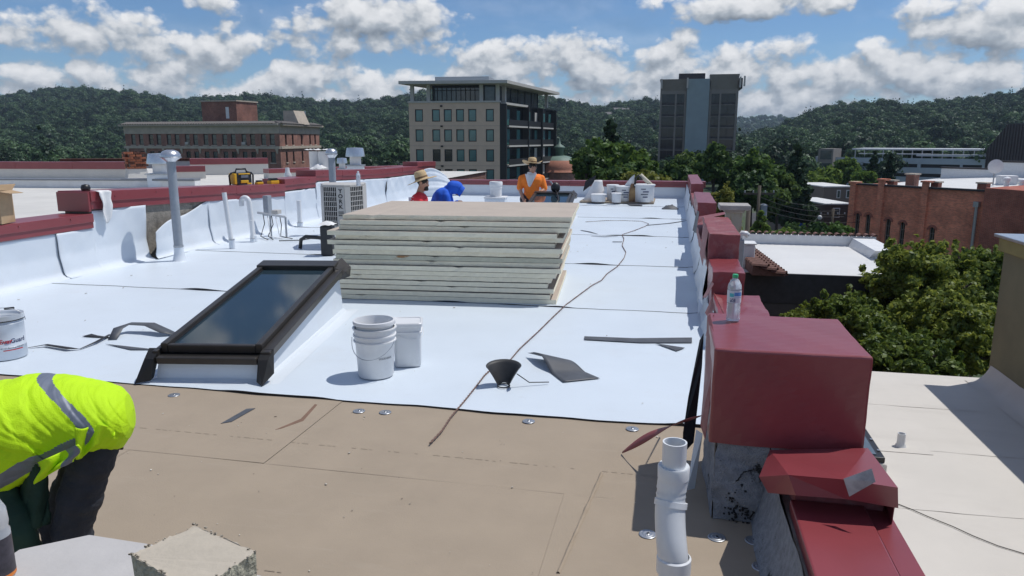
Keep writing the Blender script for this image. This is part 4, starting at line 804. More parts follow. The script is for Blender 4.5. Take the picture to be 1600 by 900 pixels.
# the big box at the near end of the run
bx_ = merge(dent_box(.205, .855, 3.25, 3.95, .36, .80, 21, .0025, 14).obj('coping_box', m_red, pr)); bev(bx_, .012, 3)
mb = MB(); mb.box(.27, 3.30, -.05, .80, 3.90, .45); mb.obj('masonry', m_conc, pr)
mb = MB()       # sagging granulated wrap under the box
def wrap(u, v):
    x = .235 + .60 * u; return (x + .012 * wav(v * 4 + u * 3, 2), 3.265 - .035 * (1 - v) + .012 * wav(u * 5 + v * 6, 5) - .02 * math.exp(-((u - .25) * 6) ** 2 - ((v - .25) * 5) ** 2), .004 + .375 * v)
mb.grid(30, 20, wrap)
mb.grid(10, 20, lambda u, v: (.235 + .006 * wav(v * 5 + u * 2, 7) - .03 * (1 - v) * (1 - u), 3.78 + (3.265 - .035 * (1 - v) - 3.78) * u, .004 + .375 * v)); mb.obj('bitumen_wrap', m_bit, pr, smooth=True)
# torn counter flashing hanging off the inner side
flap([(.19, 3.28, .36), (.17, 3.35, .40), (.19, 3.55, .60), (.20, 3.85, .80), (.215, 3.84, .82), (.222, 3.3, .78)], m_redold)
flap([(.10, 3.55, .16), (.155, 3.62, .20), (.185, 3.80, .55), (.19, 3.9, .70), (.17, 3.9, .66), (.12, 3.72, .40), (.10, 3.62, .25)], m_black)
flap([(.125, 3.45, .02), (.165, 3.48, .02), (.19, 3.50, .30), (.16, 3.52, .31)], m_tpo2); flap([(.205, 3.86, .74), (.235, 3.87, .81), (.25, 4.3, .64), (.22, 4.3, .58)], m_redold)
# stub wall with a bent cap, then the low coping running towards us
mb = MB(); mb.box(.49, 1.0, -.05, .79, 3.26, .26); mb.obj('masonry', m_conc, pr)
mb = MB(); mb.grid(6, 24, lambda u, v: (.475 - .07 * (1 - u) ** 2 + .01 * wav(v * 6 + u, 3), 3.27 - 2.2 * v, .003 + .27 * u ** .9)); mb.obj('bitumen_wrap', m_bit, pr, smooth=True)
mb = MB(); hexa(mb, .50, .775, .9, 2.86, .13, .13, .30, .315); o = mb.obj('coping', m_red, pr); bev(o, .008)
def cap():
    a = dict(bl=PY(1203, 703, 3.22), br=PY(1356, 700, 3.22), fl=PY(1232, 742, 2.74), fr=PY(1403, 762, 2.74)); z = Vector((0, 0, -1))
    mb = MB(); bl, br, fl, fr = a['bl'], a['br'], a['fl'], a['fr']; f1, f2 = fl + Vector((.03, -.01, -.075)), fr + Vector((.012, .01, -.085)); nm = fl.lerp(fr, .5) + Vector((0, -.01, .012))
    fm = f1.lerp(f2, .5) + Vector((0, 0, .01)); r2 = br + Vector((.03, 0, -.16)); f3 = fr + Vector((-.0, .02, -.16))
    lp = PY(1186, 745, 2.95); lq = PY(1200, 770, 2.9)
    mb.add([bl, br, fr, nm, fl, f1, fm, f2, r2, f3, lp, lq], [(4, 3, 2, 1, 0), (4, 5, 6, 3), (3, 6, 7, 2), (2, 9, 8, 1), (4, 0, 10), (4, 10, 11, 5)])
    o = mb.obj('bent_cap', m_red, pr); s = o.modifiers.new('thick', 'SOLIDIFY'); s.thickness = .003; s.offset = -1
    # curled tab showing bare metal
    mb = MB(); p0, p1 = PY(1318, 748, 2.72), PY(1327, 776, 2.70); q0, q1 = PY(1362, 732, 2.70), PY(1368, 753, 2.68); mb.add([p0, p1, q1 , q0], [(0, 1, 2, 3)]); o = mb.obj('curled_tab', M('bare_zinc', (.34, .33, .34), .45, .4, var=.3, scale=20), pr); s = o.modifiers.new('thick', 'SOLIDIFY'); s.thickness = .002
    mb = MB(); hexa(mb, .52, .84, 2.86, 3.2, .10, .10, .36, .36); mb.obj('cap_core', m_redold, pr)
    mb = MB(); hexa(mb, .78, .86, 2.2, 3.22, -.3, -.3, .30, .30); mb.obj('outer_fascia', m_red, pr)
cap()
# ------------------------------------------------------------------ neighbouring roofs
gpoly('neighbour_roof', [(-46, -4), (-7.8, -4), (-7.8, 31), (-46, 31)], .36, m_offwhite).data.materials[0] = m_offwhite
nb_ = thing('neighbour_building', 'adjoining building with off-white flat roof beyond the red coping', 'building', (0, 0, G)); mb = MB(); mb.box(-46, -4, 0, -7.86, 31, -G + .34); mb.obj('wall', m_bk_own, nb_)
def wallbox(nm, label, a, b, z0, z1, th, m, mcap=None, cap_h=.14, over=.04, cat='parapet'):
    a, b = Vector((a[0], a[1], 0)), Vector((b[0], b[1], 0)); L_ = (b - a).length; t = thing(nm, label, cat, (a.x, a.y, z0), math.atan2(b.y - a.y, b.x - a.x)); mb = MB(); mb.box(0, 0, 0, L_, th, z1 - z0 - cap_h); mb.obj('upstand', m, t)
    if mcap:
        n = max(1, round(L_ / 2.4))
        for j in range(n): mb = MB(); mb.box(L_ * j / n + .004, -over, z1 - z0 - cap_h + .002, L_ * (j + 1) / n, th + over, z1 - z0 + rng.uniform(-.008, .008)); mb.obj('coping', mcap, t, bevel=.008)
    return t
m_gcap = M('grey_metal_edge', (.22, .235, .26), .45, .4, var=.1)
a, b = P(-30, 293, .36), P(305, 295, .36); wallbox('roof_curb', 'low white curb with grey metal edge on the neighbouring roof', (a.x, a.y), (b.x, b.y), .36, .62, .3, m_whitep, m_gcap, .05)
a, b = P(-60, 279, .36), P(206, 280, .36); wallbox('parapet_wall', 'weathered off-white parapet with red cap ending at the brick chimney', (a.x, a.y), (b.x, b.y), .36, .94, .35, m_offwhite, m_red, .24)
a, b = P(268, 280, .36), P(322, 279, .36); wallbox('parapet_wall', 'short red capped parapet behind the hooded vent', (a.x, a.y), (b.x, b.y), .36, .80, .35, m_offwhite, m_red, .2)
a, b = P(298, 274, .36), P(420, 272, .36); wallbox('parapet_wall', 'raised red capped parapet before the brick hotel', (a.x, a.y), (b.x, b.y), .36, .98, .4, m_offwhite, m_red, .22)
a, b = P(420, 280, .36), P(640, 272, .36); wallbox('parapet_wall', 'red edged upstand behind the wrapped vents and lantern cap pipe', (a.x, a.y), (b.x, b.y), .36, .70, .4, m_offwhite, m_red, .14)
a, b = P(-80, 268, .36), P(190, 266, .36); t = wallbox('old_roof_edge', 'dark weathered roof edge in front of the wooded valley', (a.x, a.y + 6), (b.x, b.y + 6), -.2, .75, .4, m_offwhite, m_rockd, .14)
# brick chimney of single bricks
def chimney():
    p = P(215, 284, .36); d = (p - CAM).dot(FH); s = d / 1178; t = thing('brick_chimney', 'crumbling old brick chimney with white painted foot', 'chimney', (p.x, p.y, .36), YAW + .62); w = 26 * s; zb = .42; zt = HD(215, 236, d).z - .36
    mb = MB(); mb.add([(-w * .62, -w * .62, 0), (w * .62, -w * .62, 0), (w * .62, w * .62, 0), (-w * .62, w * .62, 0), (-w * .5, -w * .5, zb), (w * .5, -w * .5, zb), (w * .5, w * .5, zb), (-w * .5, w * .5, zb)], [(0, 1, 5, 4), (1, 2, 6, 5), (2, 3, 7, 6), (3, 0, 4, 7), (4, 5, 6, 7)]); mb.obj('foot', m_offwhite, t)
    mb = MB(); mb.box(-w * .44, -w * .44, zb, w * .44, w * .44, zt - .05); mb.obj('core', m_conc, t)
    me = [MB().cbox((0, 0, 0), (.21, .1, .066)).mesh('brick', m) for m in (m_rock, m_rock, m_rockd)]; n = int((zt - zb) / .076); per = max(3, round(w / .225)); st = w / per
    for c in range(n):
        z = zb + .038 + c * .076; out = .04 if c >= n - 3 else 0
        for k in range(per):
            q = (k + .5 - per / 2) * st + (st * .5 if c % 2 else 0) * .6
            for sgn, ax in ((-1, 0), (-1, 1), (1, 0)):
                if rng.random() < .04: continue
                pos = (q, sgn * (w * .46 + out), z) if ax == 0 else (sgn * (w * .46 + out), q, z)
                o = put('brick', rng.choice(me), t, (pos[0] + rng.uniform(-.008, .008), pos[1] + rng.uniform(-.012, .012), pos[2]), (0 if ax == 0 else math.pi / 2) + rng.uniform(-.04, .04)); o.scale = (st / .225, 1, 1)
chimney()
# ------------------------------------------------------------------ cream roof to the right and the olive wall
cz = -1.2
cr_ = struct(MB().box(.725, -2, cz - .4, 3.9, 9.62, cz).obj('cream_roof', m_cream))
for k in range(9):      # lapped sheets of the cream roof
    y0 = -1.5 + k * 1.25; mb = MB(); mb.grid(40, 4, lambda u, v: (.74 + 3.1 * u, y0 + 1.3 * v + .012 * wav(u * 7, k) * (1 - v), cz + .003 + .003 * (1 - v) + .0012 * wav(u * 9 + k, 2))) ; mb.obj('membrane_sheet', m_cream, cr_, smooth=True)
cb_ = thing('cream_roof_building', 'lower adjoining building under the cream roof', 'building', (0, 0, G)); mb = MB(); mb.box(.76, -1.98, 0, 3.85, 9.60, -G + cz - .402); mb.obj('wall', m_bk_own, cb_)
ol = thing('olive_stucco_building', 'olive stucco building with pale metal coping above the cream roof', 'building', (3.87, 0, G)); mb = MB(); mb.box(0, -2, 0, 9, 9.72, .40 - G); mb.obj('wall', m_olive, ol)
m_yelt = M('ochre_trim', (.30, .25, .10), .8, var=.1); mb = MB(); mb.box(-.05, -2.05, .402 - G, 9.05, 9.78, .56 - G); mb.obj('trim', m_yelt, ol, bevel=.01); mb = MB(); mb.box(-.09, -2.1, .562 - G, 9.1, 9.83, .60 - G); mb.obj('coping', m_alum, ol, bevel=.006)
mb = MB(); mb.grid(60, 8, lambda u, v: (3.60 + .268 * v ** .6 + .01 * wav(u * 20, 3), -1.9 + 11.55 * u, cz + .008 + .20 * v ** 2.2 + .006 * wav(u * 26, 1))); mb.obj('flashing_sheet', m_cream, ol, smooth=True).location = (-3.87, 0, -G)
# ------------------------------------------------------------------ white roofed block building
wz = -2.3
wb = thing('block_building', 'building of dark stone blocks with a flat white roof behind the leafy tree', 'building', (0, 0, G)); X0, X1, Y0, Y1 = .9, 7.6, 23.5, 30.4
mb = MB(); mb.box(X0, Y0 + .12, 0, X1, Y1, wz - G - .02); mb.obj('wall', m_conc, wb)
m_blk2 = add_dirt(M('dark_stone_block', (.095, .09, .088), .9, var=.2, scale=3, bump=.3, bscale=30), (.04, .038, .037), .6, 1.5, .5, .7)
bmx = MB().box(.006, 0, .006, .994, .13, .394).mesh('stone_block', m_blk2)
for r_ in range(12):
    for c in range(8):
        x = X0 - .5 * (r_ % 2) + c * 1.0
        if x >= X1 - .4: continue
        o = put('stone_block', bmx, wb, (x, Y0 - rng.uniform(0, .012), wz - G - .95 - .40 * (r_ + 1)))
mb = MB(); mb.box(X0, Y0 - .04, wz - G - .94, X1, Y0 + .12, wz - G - .022); mb.obj('fascia', M('dark_fascia', (.045, .045, .05), .6, var=.2), wb)
mb = MB(); mb.box(X0 - .02, Y0 - .06, wz - G - .02, X1, Y1, wz - G); mb.obj('roof', m_mem, wb)
mb = MB(); mb.box(X0, Y1 - .3, wz - G + .002, X1, Y1, wz - G + .38); o = mb.obj('roof_upstand', m_whitep, wb)
tm = MB().rings([[(.1 * math.cos(a), y, .1 * math.sin(a)) for a in [math.pi * k / 6 for k in range(7)]] for y in (-.2, .2)], 0, False, False).mesh('coping_tile', m_terra)
for k in range(26): put('coping_tile', tm, wb, (X0 + .15 + k * .26, Y1 - .15, wz - G + .38))
ta, tb = P(1156, 386, wz + .12), P(1203, 425, wz + .12)
for k in range(16):      # barrel tiles running down the near side of the roof
    for j in (0, 1, 2): q = ta.lerp(tb, k / 15); o = put('barrel_tile', tm, wb, (q.x - .28 + j * .26, q.y, wz - G + .06 + .10 * (2 - j))); o.scale = (1.5, 1.2, 1.3); o.rotation_euler = (0, .35, 1.2)
mb = MB(); mb.add([(tb.x - .5, tb.y, wz - G), (tb.x + .45, tb.y, wz - G), (ta.x + .4, ta.y, wz - G), (ta.x - .5, ta.y, wz - G), (tb.x - .5, tb.y, wz - G + .3), (ta.x - .5, ta.y, wz - G + .3)], [(0, 1, 2, 3), (4, 1, 2, 5), (0, 1, 4), (2, 3, 5), (0, 4, 5, 3)]); mb.obj('tile_bed', m_terra, wb)
mb = MB(); mb.add([(6.7, 27.2, wz - G), (7.5, 26.6, wz - G), (7.5, 30, wz - G), (6.6, 30, wz - G), (6.75, 26.7, wz - G + .32), (7.5, 26.7, wz - G + .32), (7.5, 30, wz - G + .32), (6.75, 30, wz - G + .32)], [(0, 1, 5, 4), (3, 0, 4, 7), (4, 5, 6, 7), (1, 2, 6, 5)]); mb.obj('roof_step', m_whitep, wb)

# scattered crumbs, grit and facer chips on the tan boards and the sheet
def grit():
    r = random.Random(9); m1 = M('grit', (.20, .16, .12), .9, col2=(.60, .57, .50), scale=7, thresh=(.45, .55)); mb = MB()
    for k in range(150):
        x, y = r.uniform(-5, .2), r.uniform(1.0, 4.2); s_ = r.choice((.0025, .003, .003, .004, .007)); a = r.uniform(0, 3)
        mb.box(-s_, -s_ * r.uniform(.3, .8), 0, s_, s_ * .5, s_ * .35, 0, Matrix.Translation((x, y, .0035)) @ Matrix.Rotation(a, 4, 'Z'))
    for k in range(110):
        x, y = r.uniform(-7, .2), r.uniform(4.5, 14); s_ = r.choice((.004, .006, .008, .012)); mb.box(-s_, -s_ * .4, 0, s_, s_ * .4, s_ * .3, 0, Matrix.Translation((x, y, .016)) @ Matrix.Rotation(r.uniform(0, 3), 4, 'Z'))
    o = mb.obj('roof_grit', m1); stuff(o); o['label'] = 'small crumbs and facer chips scattered over boards and membrane'; o['category'] = 'debris'
    # faint rows of factory print on the facers
    mp = M('facer_print', (.312, .254, .190), .9, var=.12, scale=30); pm = MB(); 
    for y in (2.42, 3.62):
        x = -5.0
        while x < .1:
            l_ = r.uniform(.01, .05)
            if r.random() < .72: pm.add([(x, y - .0022, .0042), (x + l_, y - .0022, .0042), (x + l_, y + .0022, .0042), (x, y + .0022, .0042)], [(0, 1, 2, 3)])
            x += l_ + r.uniform(.008, .03)
    pm.obj('printed_dashes', mp, deck_o)
grit()

# cracks and broken patches in the bitumen wrap under the red box
def cracks():
    r = random.Random(4); Y_ = 3.205
    def line(pts, w, nm='crack'):
        mb = MB(); f = []
        for i in range(len(pts) - 1):
            for k in range(6): u = k / 6; f.append((pts[i][0] + (pts[i + 1][0] - pts[i][0]) * u + r.uniform(-.004, .004), pts[i][1] + (pts[i + 1][1] - pts[i][1]) * u))
        f.append(pts[-1]); P3 = [PY(x, y, Y_ + .03 * (824 - y) / -120 * -1 * .3) for x, y in []]
        W3 = [(p[0], 3.222 + .035 * min(1, max(0, p[1] / .38)), p[1]) for p in f]; mb.tube(W3, [w * r.uniform(.5, 1.4) for _ in W3], 5); mb.obj(nm, m_black, pr, True)
    line([(.475, .37), (.47, .28), (.468, .2), (.45, .13), (.42, .07), (.40, .02)], .0035); line([(.34, .02), (.33, .06), (.36, .10), (.345, .15), (.36, .18)], .006); line([(.36, .10), (.40, .08), (.42, .05)], .007); line([(.335, .19), (.36, .235), (.41, .25), (.44, .23)], .0025); line([(.66, .30), (.655, .2), (.65, .1)], .003)
    mb = MB()
    for k in range(70):
        x, z = r.gauss(.36, .035), abs(r.gauss(.06, .04)); s_ = r.uniform(.003, .011); mb.cbox((x, 3.215 + .03 * z / .38, z), (s_, s_ * .5, s_ * .8))
    mb.obj('broken_bitumen', m_black, pr)
cracks()
# ------------------------------------------------------------------ skylights
def skylight(origin, ang, label, w=.74, L_=2.32, hr=.60, seed=0):
    t = thing('skylight', label, 'skylight', (origin[0], origin[1], .008), ang, 'roof skylights on curbs')
    zf = .15; zr = hr - .06
    mb = MB(); e = .10      # membrane covered curb, flared at the foot
    def ring(k): o, f = [(e + .05, 0), (e * .5, .03), (0.02, .10), (0, 1)][k]; return [(-o, -o * .7, zf * f), (w + o, -o * .7, zf * f), (w + o, L_ + o, zr * f), (-o, L_ + o, zr * f)]
    R4 = [ring(k) for k in range(4)]; mb.rings(R4, 0, False); mb.add(R4[3], [(0, 1, 2, 3)]); mb.obj('curb', m_tpo2, t)
    sl = math.atan2(zr - zf, L_); Ls = math.hypot(L_, zr - zf); fr = bpy.data.objects.new('frame', None)
    mx = Matrix.Translation((0, 0, zf + .004)) @ Matrix.Rotation(sl, 4, 'X')
    mb = MB(); f = .05; h = .075; o = .04
    mb.box(-o, -.03, -.03, w + o, Ls + .03, .02, 1, mx)
    fo = mb.obj('flashing_tray', [m_brown, m_brownd], t, bevel=.004)
    mb = MB(); mb.box(.0, .05, .022, f, Ls - .03, .022 + h, 0, mx); mb.box(w - f, .05, .022, w, Ls - .03, .022 + h, 0, mx); mb.box(f, .05, .022, w - f, .05 + f * .8, .022 + h * .85, 0, mx); mb.box(-.01, Ls - .17, .024, w + .01, Ls + .02, .035 + h, 0, mx); sash = mb.obj('sash', m_brown, t, bevel=.008)
    mb = MB(); g = .012
    mb.box(f - .004, .05 + f * .8, h * .72, f + g, Ls - .17, h * .95, 0, mx); mb.box(w - f - g, .05 + f * .8, h * .72, w - f + .004, Ls - .17, h * .95, 0, mx); mb.box(f + g, .05 + f * .8, h * .72, w - f - g, .05 + f * .8 + g, h * .9, 0, mx); mb.obj('gasket', m_blk, sash)
    mb = MB(); mb.box(f, .05 + f * .8, .03, w - f, Ls - .16, .03 + h * .45, 0, mx); mb.obj('glass', m_glass, t)
    # side cover rails and folded corners
    mb = MB(); mb.box(w + .002, .0, .0, w + .075, Ls - .05, .058, 0, mx); mb.obj('side_rail', m_brown, t, bevel=.006)
    mb = MB(); mb.box(-.04, .0, .0, -.002, Ls - .05, .058, 0, mx); mb.obj('side_rail', m_brown, t, bevel=.006)
    mb = MB(); mb.box(.01, -.055, -.02, w - .01, -.01, .03, 0, mx); mb.obj('front_rail', m_brown, t, bevel=.006)
    mb = MB(); mb.add([mx @ Vector(p) for p in [(w - .03, Ls - .15, .10), (w + .10, Ls - .10, .03), (w + .11, Ls + .06, .03), (w + .02, Ls + .08, .12), (w + .04, Ls - .2, -.03), (w + .1, Ls + .04, -.06)]], [(0, 1, 2, 3), (0, 4, 1), (1, 4, 5, 2)]); o_ = mb.obj('folded_corner', m_brown, t); s = o_.modifiers.new('thick', 'SOLIDIFY'); s.thickness = .004
    mb = MB(); q = [mx @ Vector(p) for p in [(w + .005, -.06, .02), (w + .075, -.05, .02), (w + .085, .05, .06), (w, .05, .06)]]; dn = [Vector((w + .0, -.10, .02)), Vector((w + .06, -.16, .008)), Vector((w + .05, -.10, .03)), Vector((w + .10, -.02, .06))]
    mb.add(q + dn, [(0, 1, 2, 3), (0, 4, 5, 1), (1, 5, 7, 2), (0, 3, 6, 4)]); o_ = mb.obj('corner_flap', m_brownd, t); s = o_.modifiers.new('thick', 'SOLIDIFY'); s.thickness = .005
    mb = MB(); q = [mx @ Vector(p) for p in [(-.005, -.06, .02), (-.075, -.05, .02), (-.085, .05, .06), (0, .05, .06)]]; dn = [Vector((-.02, -.10, .02)), Vector((-.12, -.13, .008)), Vector((-.02, -.05, .03)), Vector((-.12, .0, .06))]
    mb.add(q + dn, [(0, 3, 2, 1), (0, 1, 5, 4), (1, 2, 7, 5), (0, 4, 6, 3)]); o_ = mb.obj('corner_flap', m_brownd, t); s = o_.modifiers.new('thick', 'SOLIDIFY'); s.thickness = .005
    return t, mx
FRc = P(415, 603); ang = math.radians(10)
skylight((FRc.x - .82 * math.cos(ang), FRc.y - .82 * math.sin(ang) + .10, 0), ang, 'big dark framed skylight beside the stacked boards and white bucket', L_=2.12, hr=.47)
q = PY(838, 303, 16.6)
sk2, mx2 = skylight((q.x + .10, q.y - 2.3, 0), math.radians(3), 'skylight beside the kneeling worker in orange, tool on its top edge', w=.84, L_=2.3, hr=.50)
# ------------------------------------------------------------------ stack of insulation boards
ORD = 'first second third fourth fifth sixth seventh eighth ninth tenth eleventh twelfth thirteenth fourteenth fifteenth sixteenth seventeenth'.split()
m_facer2 = M('board_facer_sheen', (.45, .385, .325), .85, var=.06, scale=3, bump=.06, bscale=120)  # tan facer lightened: the sheen of grazing light is put into its colour
def stack():
    n = 17; thk = .0505; z = .012; o8 = math.radians(4.8); ux = Vector((math.cos(o8), math.sin(o8), 0)); uy = Vector((-math.sin(o8), math.cos(o8), 0)); BR = P(866, 477)
    meshes = []
    for v in range(4):
        r = random.Random(40 + v); mb = MB(); nx = 36; W2, D2 = 2.44, 1.80
        def edge(i, top): return .004 * r.uniform(-1, 1)
        fr_b = [(W2 * i / nx, -edge(i, 0), .0005) for i in range(nx + 1)]; fr_t = [(W2 * i / nx, -edge(i, 1) * 1.0, thk - .002 + r.uniform(-.0015, 0)) for i in range(nx + 1)]
        if r.random() < .8:
            k = r.randrange(4, nx - 4); fr_t[k] = (fr_t[k][0], .012, thk - .012)
        bk_b = [(p[0], D2, p[2]) for p in fr_b]; bk_t = [(p[0], D2, thk - .002) for p in fr_b]; m4 = nx + 1
        vs = fr_b + fr_t + bk_b + bk_t; fs = []
        fs += [(i, i + 1, m4 + i + 1, m4 + i) for i in range(nx)]
        mb.add(vs, fs, 1); mb.add(vs, [(m4 + i, m4 + i + 1, 3 * m4 + i + 1, 3 * m4 + i) for i in range(nx)], 0); mb.add(vs, [(2 * m4 + i + 1, 2 * m4 + i, 3 * m4 + i, 3 * m4 + i + 1) for i in range(nx)], 1)
        mb.add(vs, [(i + 1, i, 2 * m4 + i, 2 * m4 + i + 1) for i in range(nx)], 0); mb.add(vs, [(nx, 2 * m4 + nx, 3 * m4 + nx, m4 + nx), (2 * m4, 0, m4, 3 * m4)], 1)
        meshes.append(mb.mesh('insulation_board', [m_facer2, m_foam]))
    sh = [.02, -.05, -.02, -.09, -.06, -.02, .03, .0, .03, -.01, .02, -.07, .01, -.06, .05, .06, .07]; sh2 = [0, .0, .02, .01, .03, .02, .0, .05, .03, .04, .0, .02, .04, -.03, .02, .01, .06]
    for i in range(n):
        o = bpy.data.objects.new('insulation_board', meshes[i % 4]); COL.objects.link(o); p = BR - ux * 2.44 + ux * (sh[i] + .006 * i) + uy * (sh2[i] - .012)
        o.location = (p.x, p.y, z); o.rotation_euler = (rng.uniform(-.0012, .0012), rng.uniform(-.0008, .0008), o8 + rng.uniform(-.006, .006)); z += thk + (.004 if i % 2 else .001) + (.003 if rng.random() < .3 else 0)
        if i == n - 1: tag(o, 'topmost board of the stack, its tan face in full view', 'insulation board', 'stacked insulation boards')
        elif i == 8: o.data = meshes[3].copy(); tag(o, 'board with a rusty brown stain on its edge, mid stack', 'insulation board', 'stacked insulation boards'); o.data.materials[1] = add_dirt(M('stained_edge', (.53, .52, .41), .9, var=.08, scale=14, bump=.25, bscale=90), (.32, .15, .05), .9, 2.2, .60, .66, (1, 1, 3))
        else: tag(o, ('lowest board of the big stack, resting on the white sheet' if i == 0 else ORD[i] + ' board up from the white sheet in the big stack'), 'insulation board', 'stacked insulation boards')
stack()
# ------------------------------------------------------------------ buckets and pails
def wrap_text(body, size, R, ang, z, mat, parent, name='lettering', bold=0.0):
    me = text_mesh(body, size, .0004, 'CENTER', bold)
    for v in me.vertices:
        a = ang + v.co.x / R; r = R + .0012 + v.co.z; v.co = (r * math.sin(a), -r * math.cos(a), z + v.co.y)
    me.materials.clear(); me.materials.append(mat); o = bpy.data.objects.new(name, me); COL.objects.link(o); o.parent = parent; return o
def handle_wire(R, z, drop, ang, grip=True, mat=None, parent=None, tilt=.15):
    pts = [(R * math.cos(math.pi * k / 16) , -R * tilt - math.sin(math.pi * k / 16) * (R * .3 + .01), z - drop * math.sin(math.pi * k / 16)) for k in range(17)]
    pts = [(p[0], -math.sqrt(max(0, R * R * 1.04 - p[0] ** 2)) - .004, p[2]) for p in pts]; mb = MB(); mb.tube(pts, .0025, 6); o = mb.obj('bail_handle', mat or m_galv, parent, True); o.rotation_euler = (0, 0, ang); return o
def bucket(loc, label, rb=.128, rt=.148, h=.365, seed=0, text=True, rz=0.0, group=None):
    t = thing('plastic_bucket', label, 'bucket', loc, rz, group); mb = MB()
    mb.lathe([(.0, .004), (rb - .006, .002), (rb, .012), (rb + (rt - rb) * .66, h * .70), (rt - .002, h * .72), (rt + .006, h * .725), (rt + .006, h * .745), (rt - .002, h * .75), (rt - .001, h * .83), (rt + .007, h * .835), (rt + .007, h * .86), (rt, h * .865), (rt + .001, h * .97), (rt + .010, h * .975), (rt + .010, h), (rt - .004, h), (rb - .004, .016), (0, .016)], 40, caps=False); mb.obj('shell', m_white, t, auto=50)
    handle_wire(rt + .012, h * .79, .13, .25, True, m_galv, t)
    if text: wrap_text('WARNING', .022, rb + (rt - rb) * .45, 1.15, h * .42, m_greyink, t)
    return t
bp_ = P(588, 588); bucket((bp_.x, bp_.y, .012), 'white round bucket with wire handle, a second bucket nested in it', rz=-.2)
t = thing('plastic_bucket', 'white bucket nested inside another, only its rim above', 'bucket', (bp_.x, bp_.y, .052)); mb = MB(); rt, rb, h = .140, .118, .375
mb.lathe([(0, .004), (rb - .01, .004), (rb - .004, .02), (rt - .010, h * .8), (rt - .006, h * .93), (rt + .012, h * .935), (rt + .014, h * .965), (rt + .012, h), (rt - .004, h + .002), (rt - .006, h - .004), (rb - .01, .02), (0, .02)], 40, caps=False); mb.obj('shell', m_white, t, auto=50)
def square_pail():
    p = P(634, 574); t = thing('square_pail', 'lidded square white pail behind the round buckets', 'pail', (p.x, p.y + .06, .012), .32); mb = MB()
    def rr(a, z, c=.03): 
        pts = []
        for sx, sy, a0 in ((1, 1, 0), (-1, 1, 90), (-1, -1, 180), (1, -1, 270)):
            for k in range(4): an = math.radians(a0 + 30 * k); pts.append((sx * (a - c) + c * math.cos(an), sy * (a - c) + c * math.sin(an), z))
        return pts
    mb.rings([rr(.094, .002), rr(.098, .01), rr(.104, .26), rr(.112, .262), rr(.112, .275), rr(.105, .278), rr(.106, .325)]); mb.obj('body', m_white, t, auto=40)
    mb = MB(); mb.rings([rr(.113, .312), rr(.115, .316), rr(.115, .338), rr(.11, .344), rr(.10, .342), rr(.098, .336)]); mb.obj('lid', m_white, t, auto=40); handle_wire(.118, .27, .05, .6, True, m_white, t)
square_pail()
def everguard():
    rE = .145; c = P(-10, 566); t = thing('metal_pail', 'round white metal pail with red and black lettering, lid open', 'pail', (c.x, c.y + .12, .012), 0); h = .335; sc = 1.0
    mb = MB(); mb.lathe([(0, .003), (rE - .004, .002), (rE, .008), (rE, h * .30), (rE + .002, h * .305), (rE, h * .31), (rE, h * .84), (rE + .004, h * .85), (rE, h * .86), (rE, h - .01), (rE + .006, h - .006), (rE + .006, h), (rE - .004, h), (rE - .005, .01), (0, .01)], 48, caps=False); mb.obj('body', M('pale_tin', (.62, .67, .73), .35, .15, var=.04), t, auto=50)
    mb = MB(); mb.lathe([(0, h - .012), (rE - .02, h - .012), (rE - .012, h + .006), (rE + .007, h + .014), (rE + .010, h - .022), (rE + .008, h - .022), (rE + .005, h + .008)], 48, caps=False); mb.obj('lid', M('tin_lid', (.6, .64, .68), .3, .4), t, auto=40)
    mb = MB(); mb.lathe([(rE + .0085, h - .030), (rE + .0095, h - .026), (rE + .0095, h - .021), (rE + .0085, h - .021)], 48, caps=False); mb.obj('lid_lip', m_blk, t)
    va = YAW + math.atan2(810, 1178); f0 = va    # faces the camera
    o_ang = .12 + va - .32
    wrap_text('EverGuard', .047, rE, o_ang + .60, .150, m_blueink, t, bold=.0006); wrap_text('Ever', .0475, rE + .0006, o_ang + .60 - .335, .150, m_redink, t, bold=.0008)
    mb = MB(); mb.rings([[((rE + .001) * math.sin(a), -(rE + .001) * math.cos(a), z) for z in (.132, .172)] for a in [o_ang - .55 + .08 * k for k in range(7)]], 0, False, False); mb.obj('logo_panel', m_redink, t)
    wrap_text('GAF', .034, rE + .0012, o_ang - .30, .152, m_whitep, t, 'logo', bold=.0008)
    wrap_text('#1121 Bonding Adhesive', .017, rE, o_ang + .58, .098, m_greyink, t); 
    mb = MB(); mb.rings([[((rE + .001) * math.sin(a), -(rE + .001) * math.cos(a), z) for z in (.076, .083)] for a in [o_ang + .1 + .09 * k for k in range(12)]], 0, False, False); mb.obj('red_stripe', m_redink, t)
    pts = [Vector(((rE + .012) * math.cos(a), .0 + .02 * math.sin(a), h - .05 + .105 * math.sin(a))) for a in [math.pi * k / 18 for k in range(19)]]; mb = MB(); mb.tube(pts, .0028, 6); hd = mb.obj('bail_handle', m_galv, t, True); hd.rotation_euler = (0, 0, YAW + .45); mb = MB(); mb.cbox((.055, .03, h + .045), (.07, .02, .018)); g_ = mb.obj('grip', m_blk, hd, bevel=.006)
everguard()
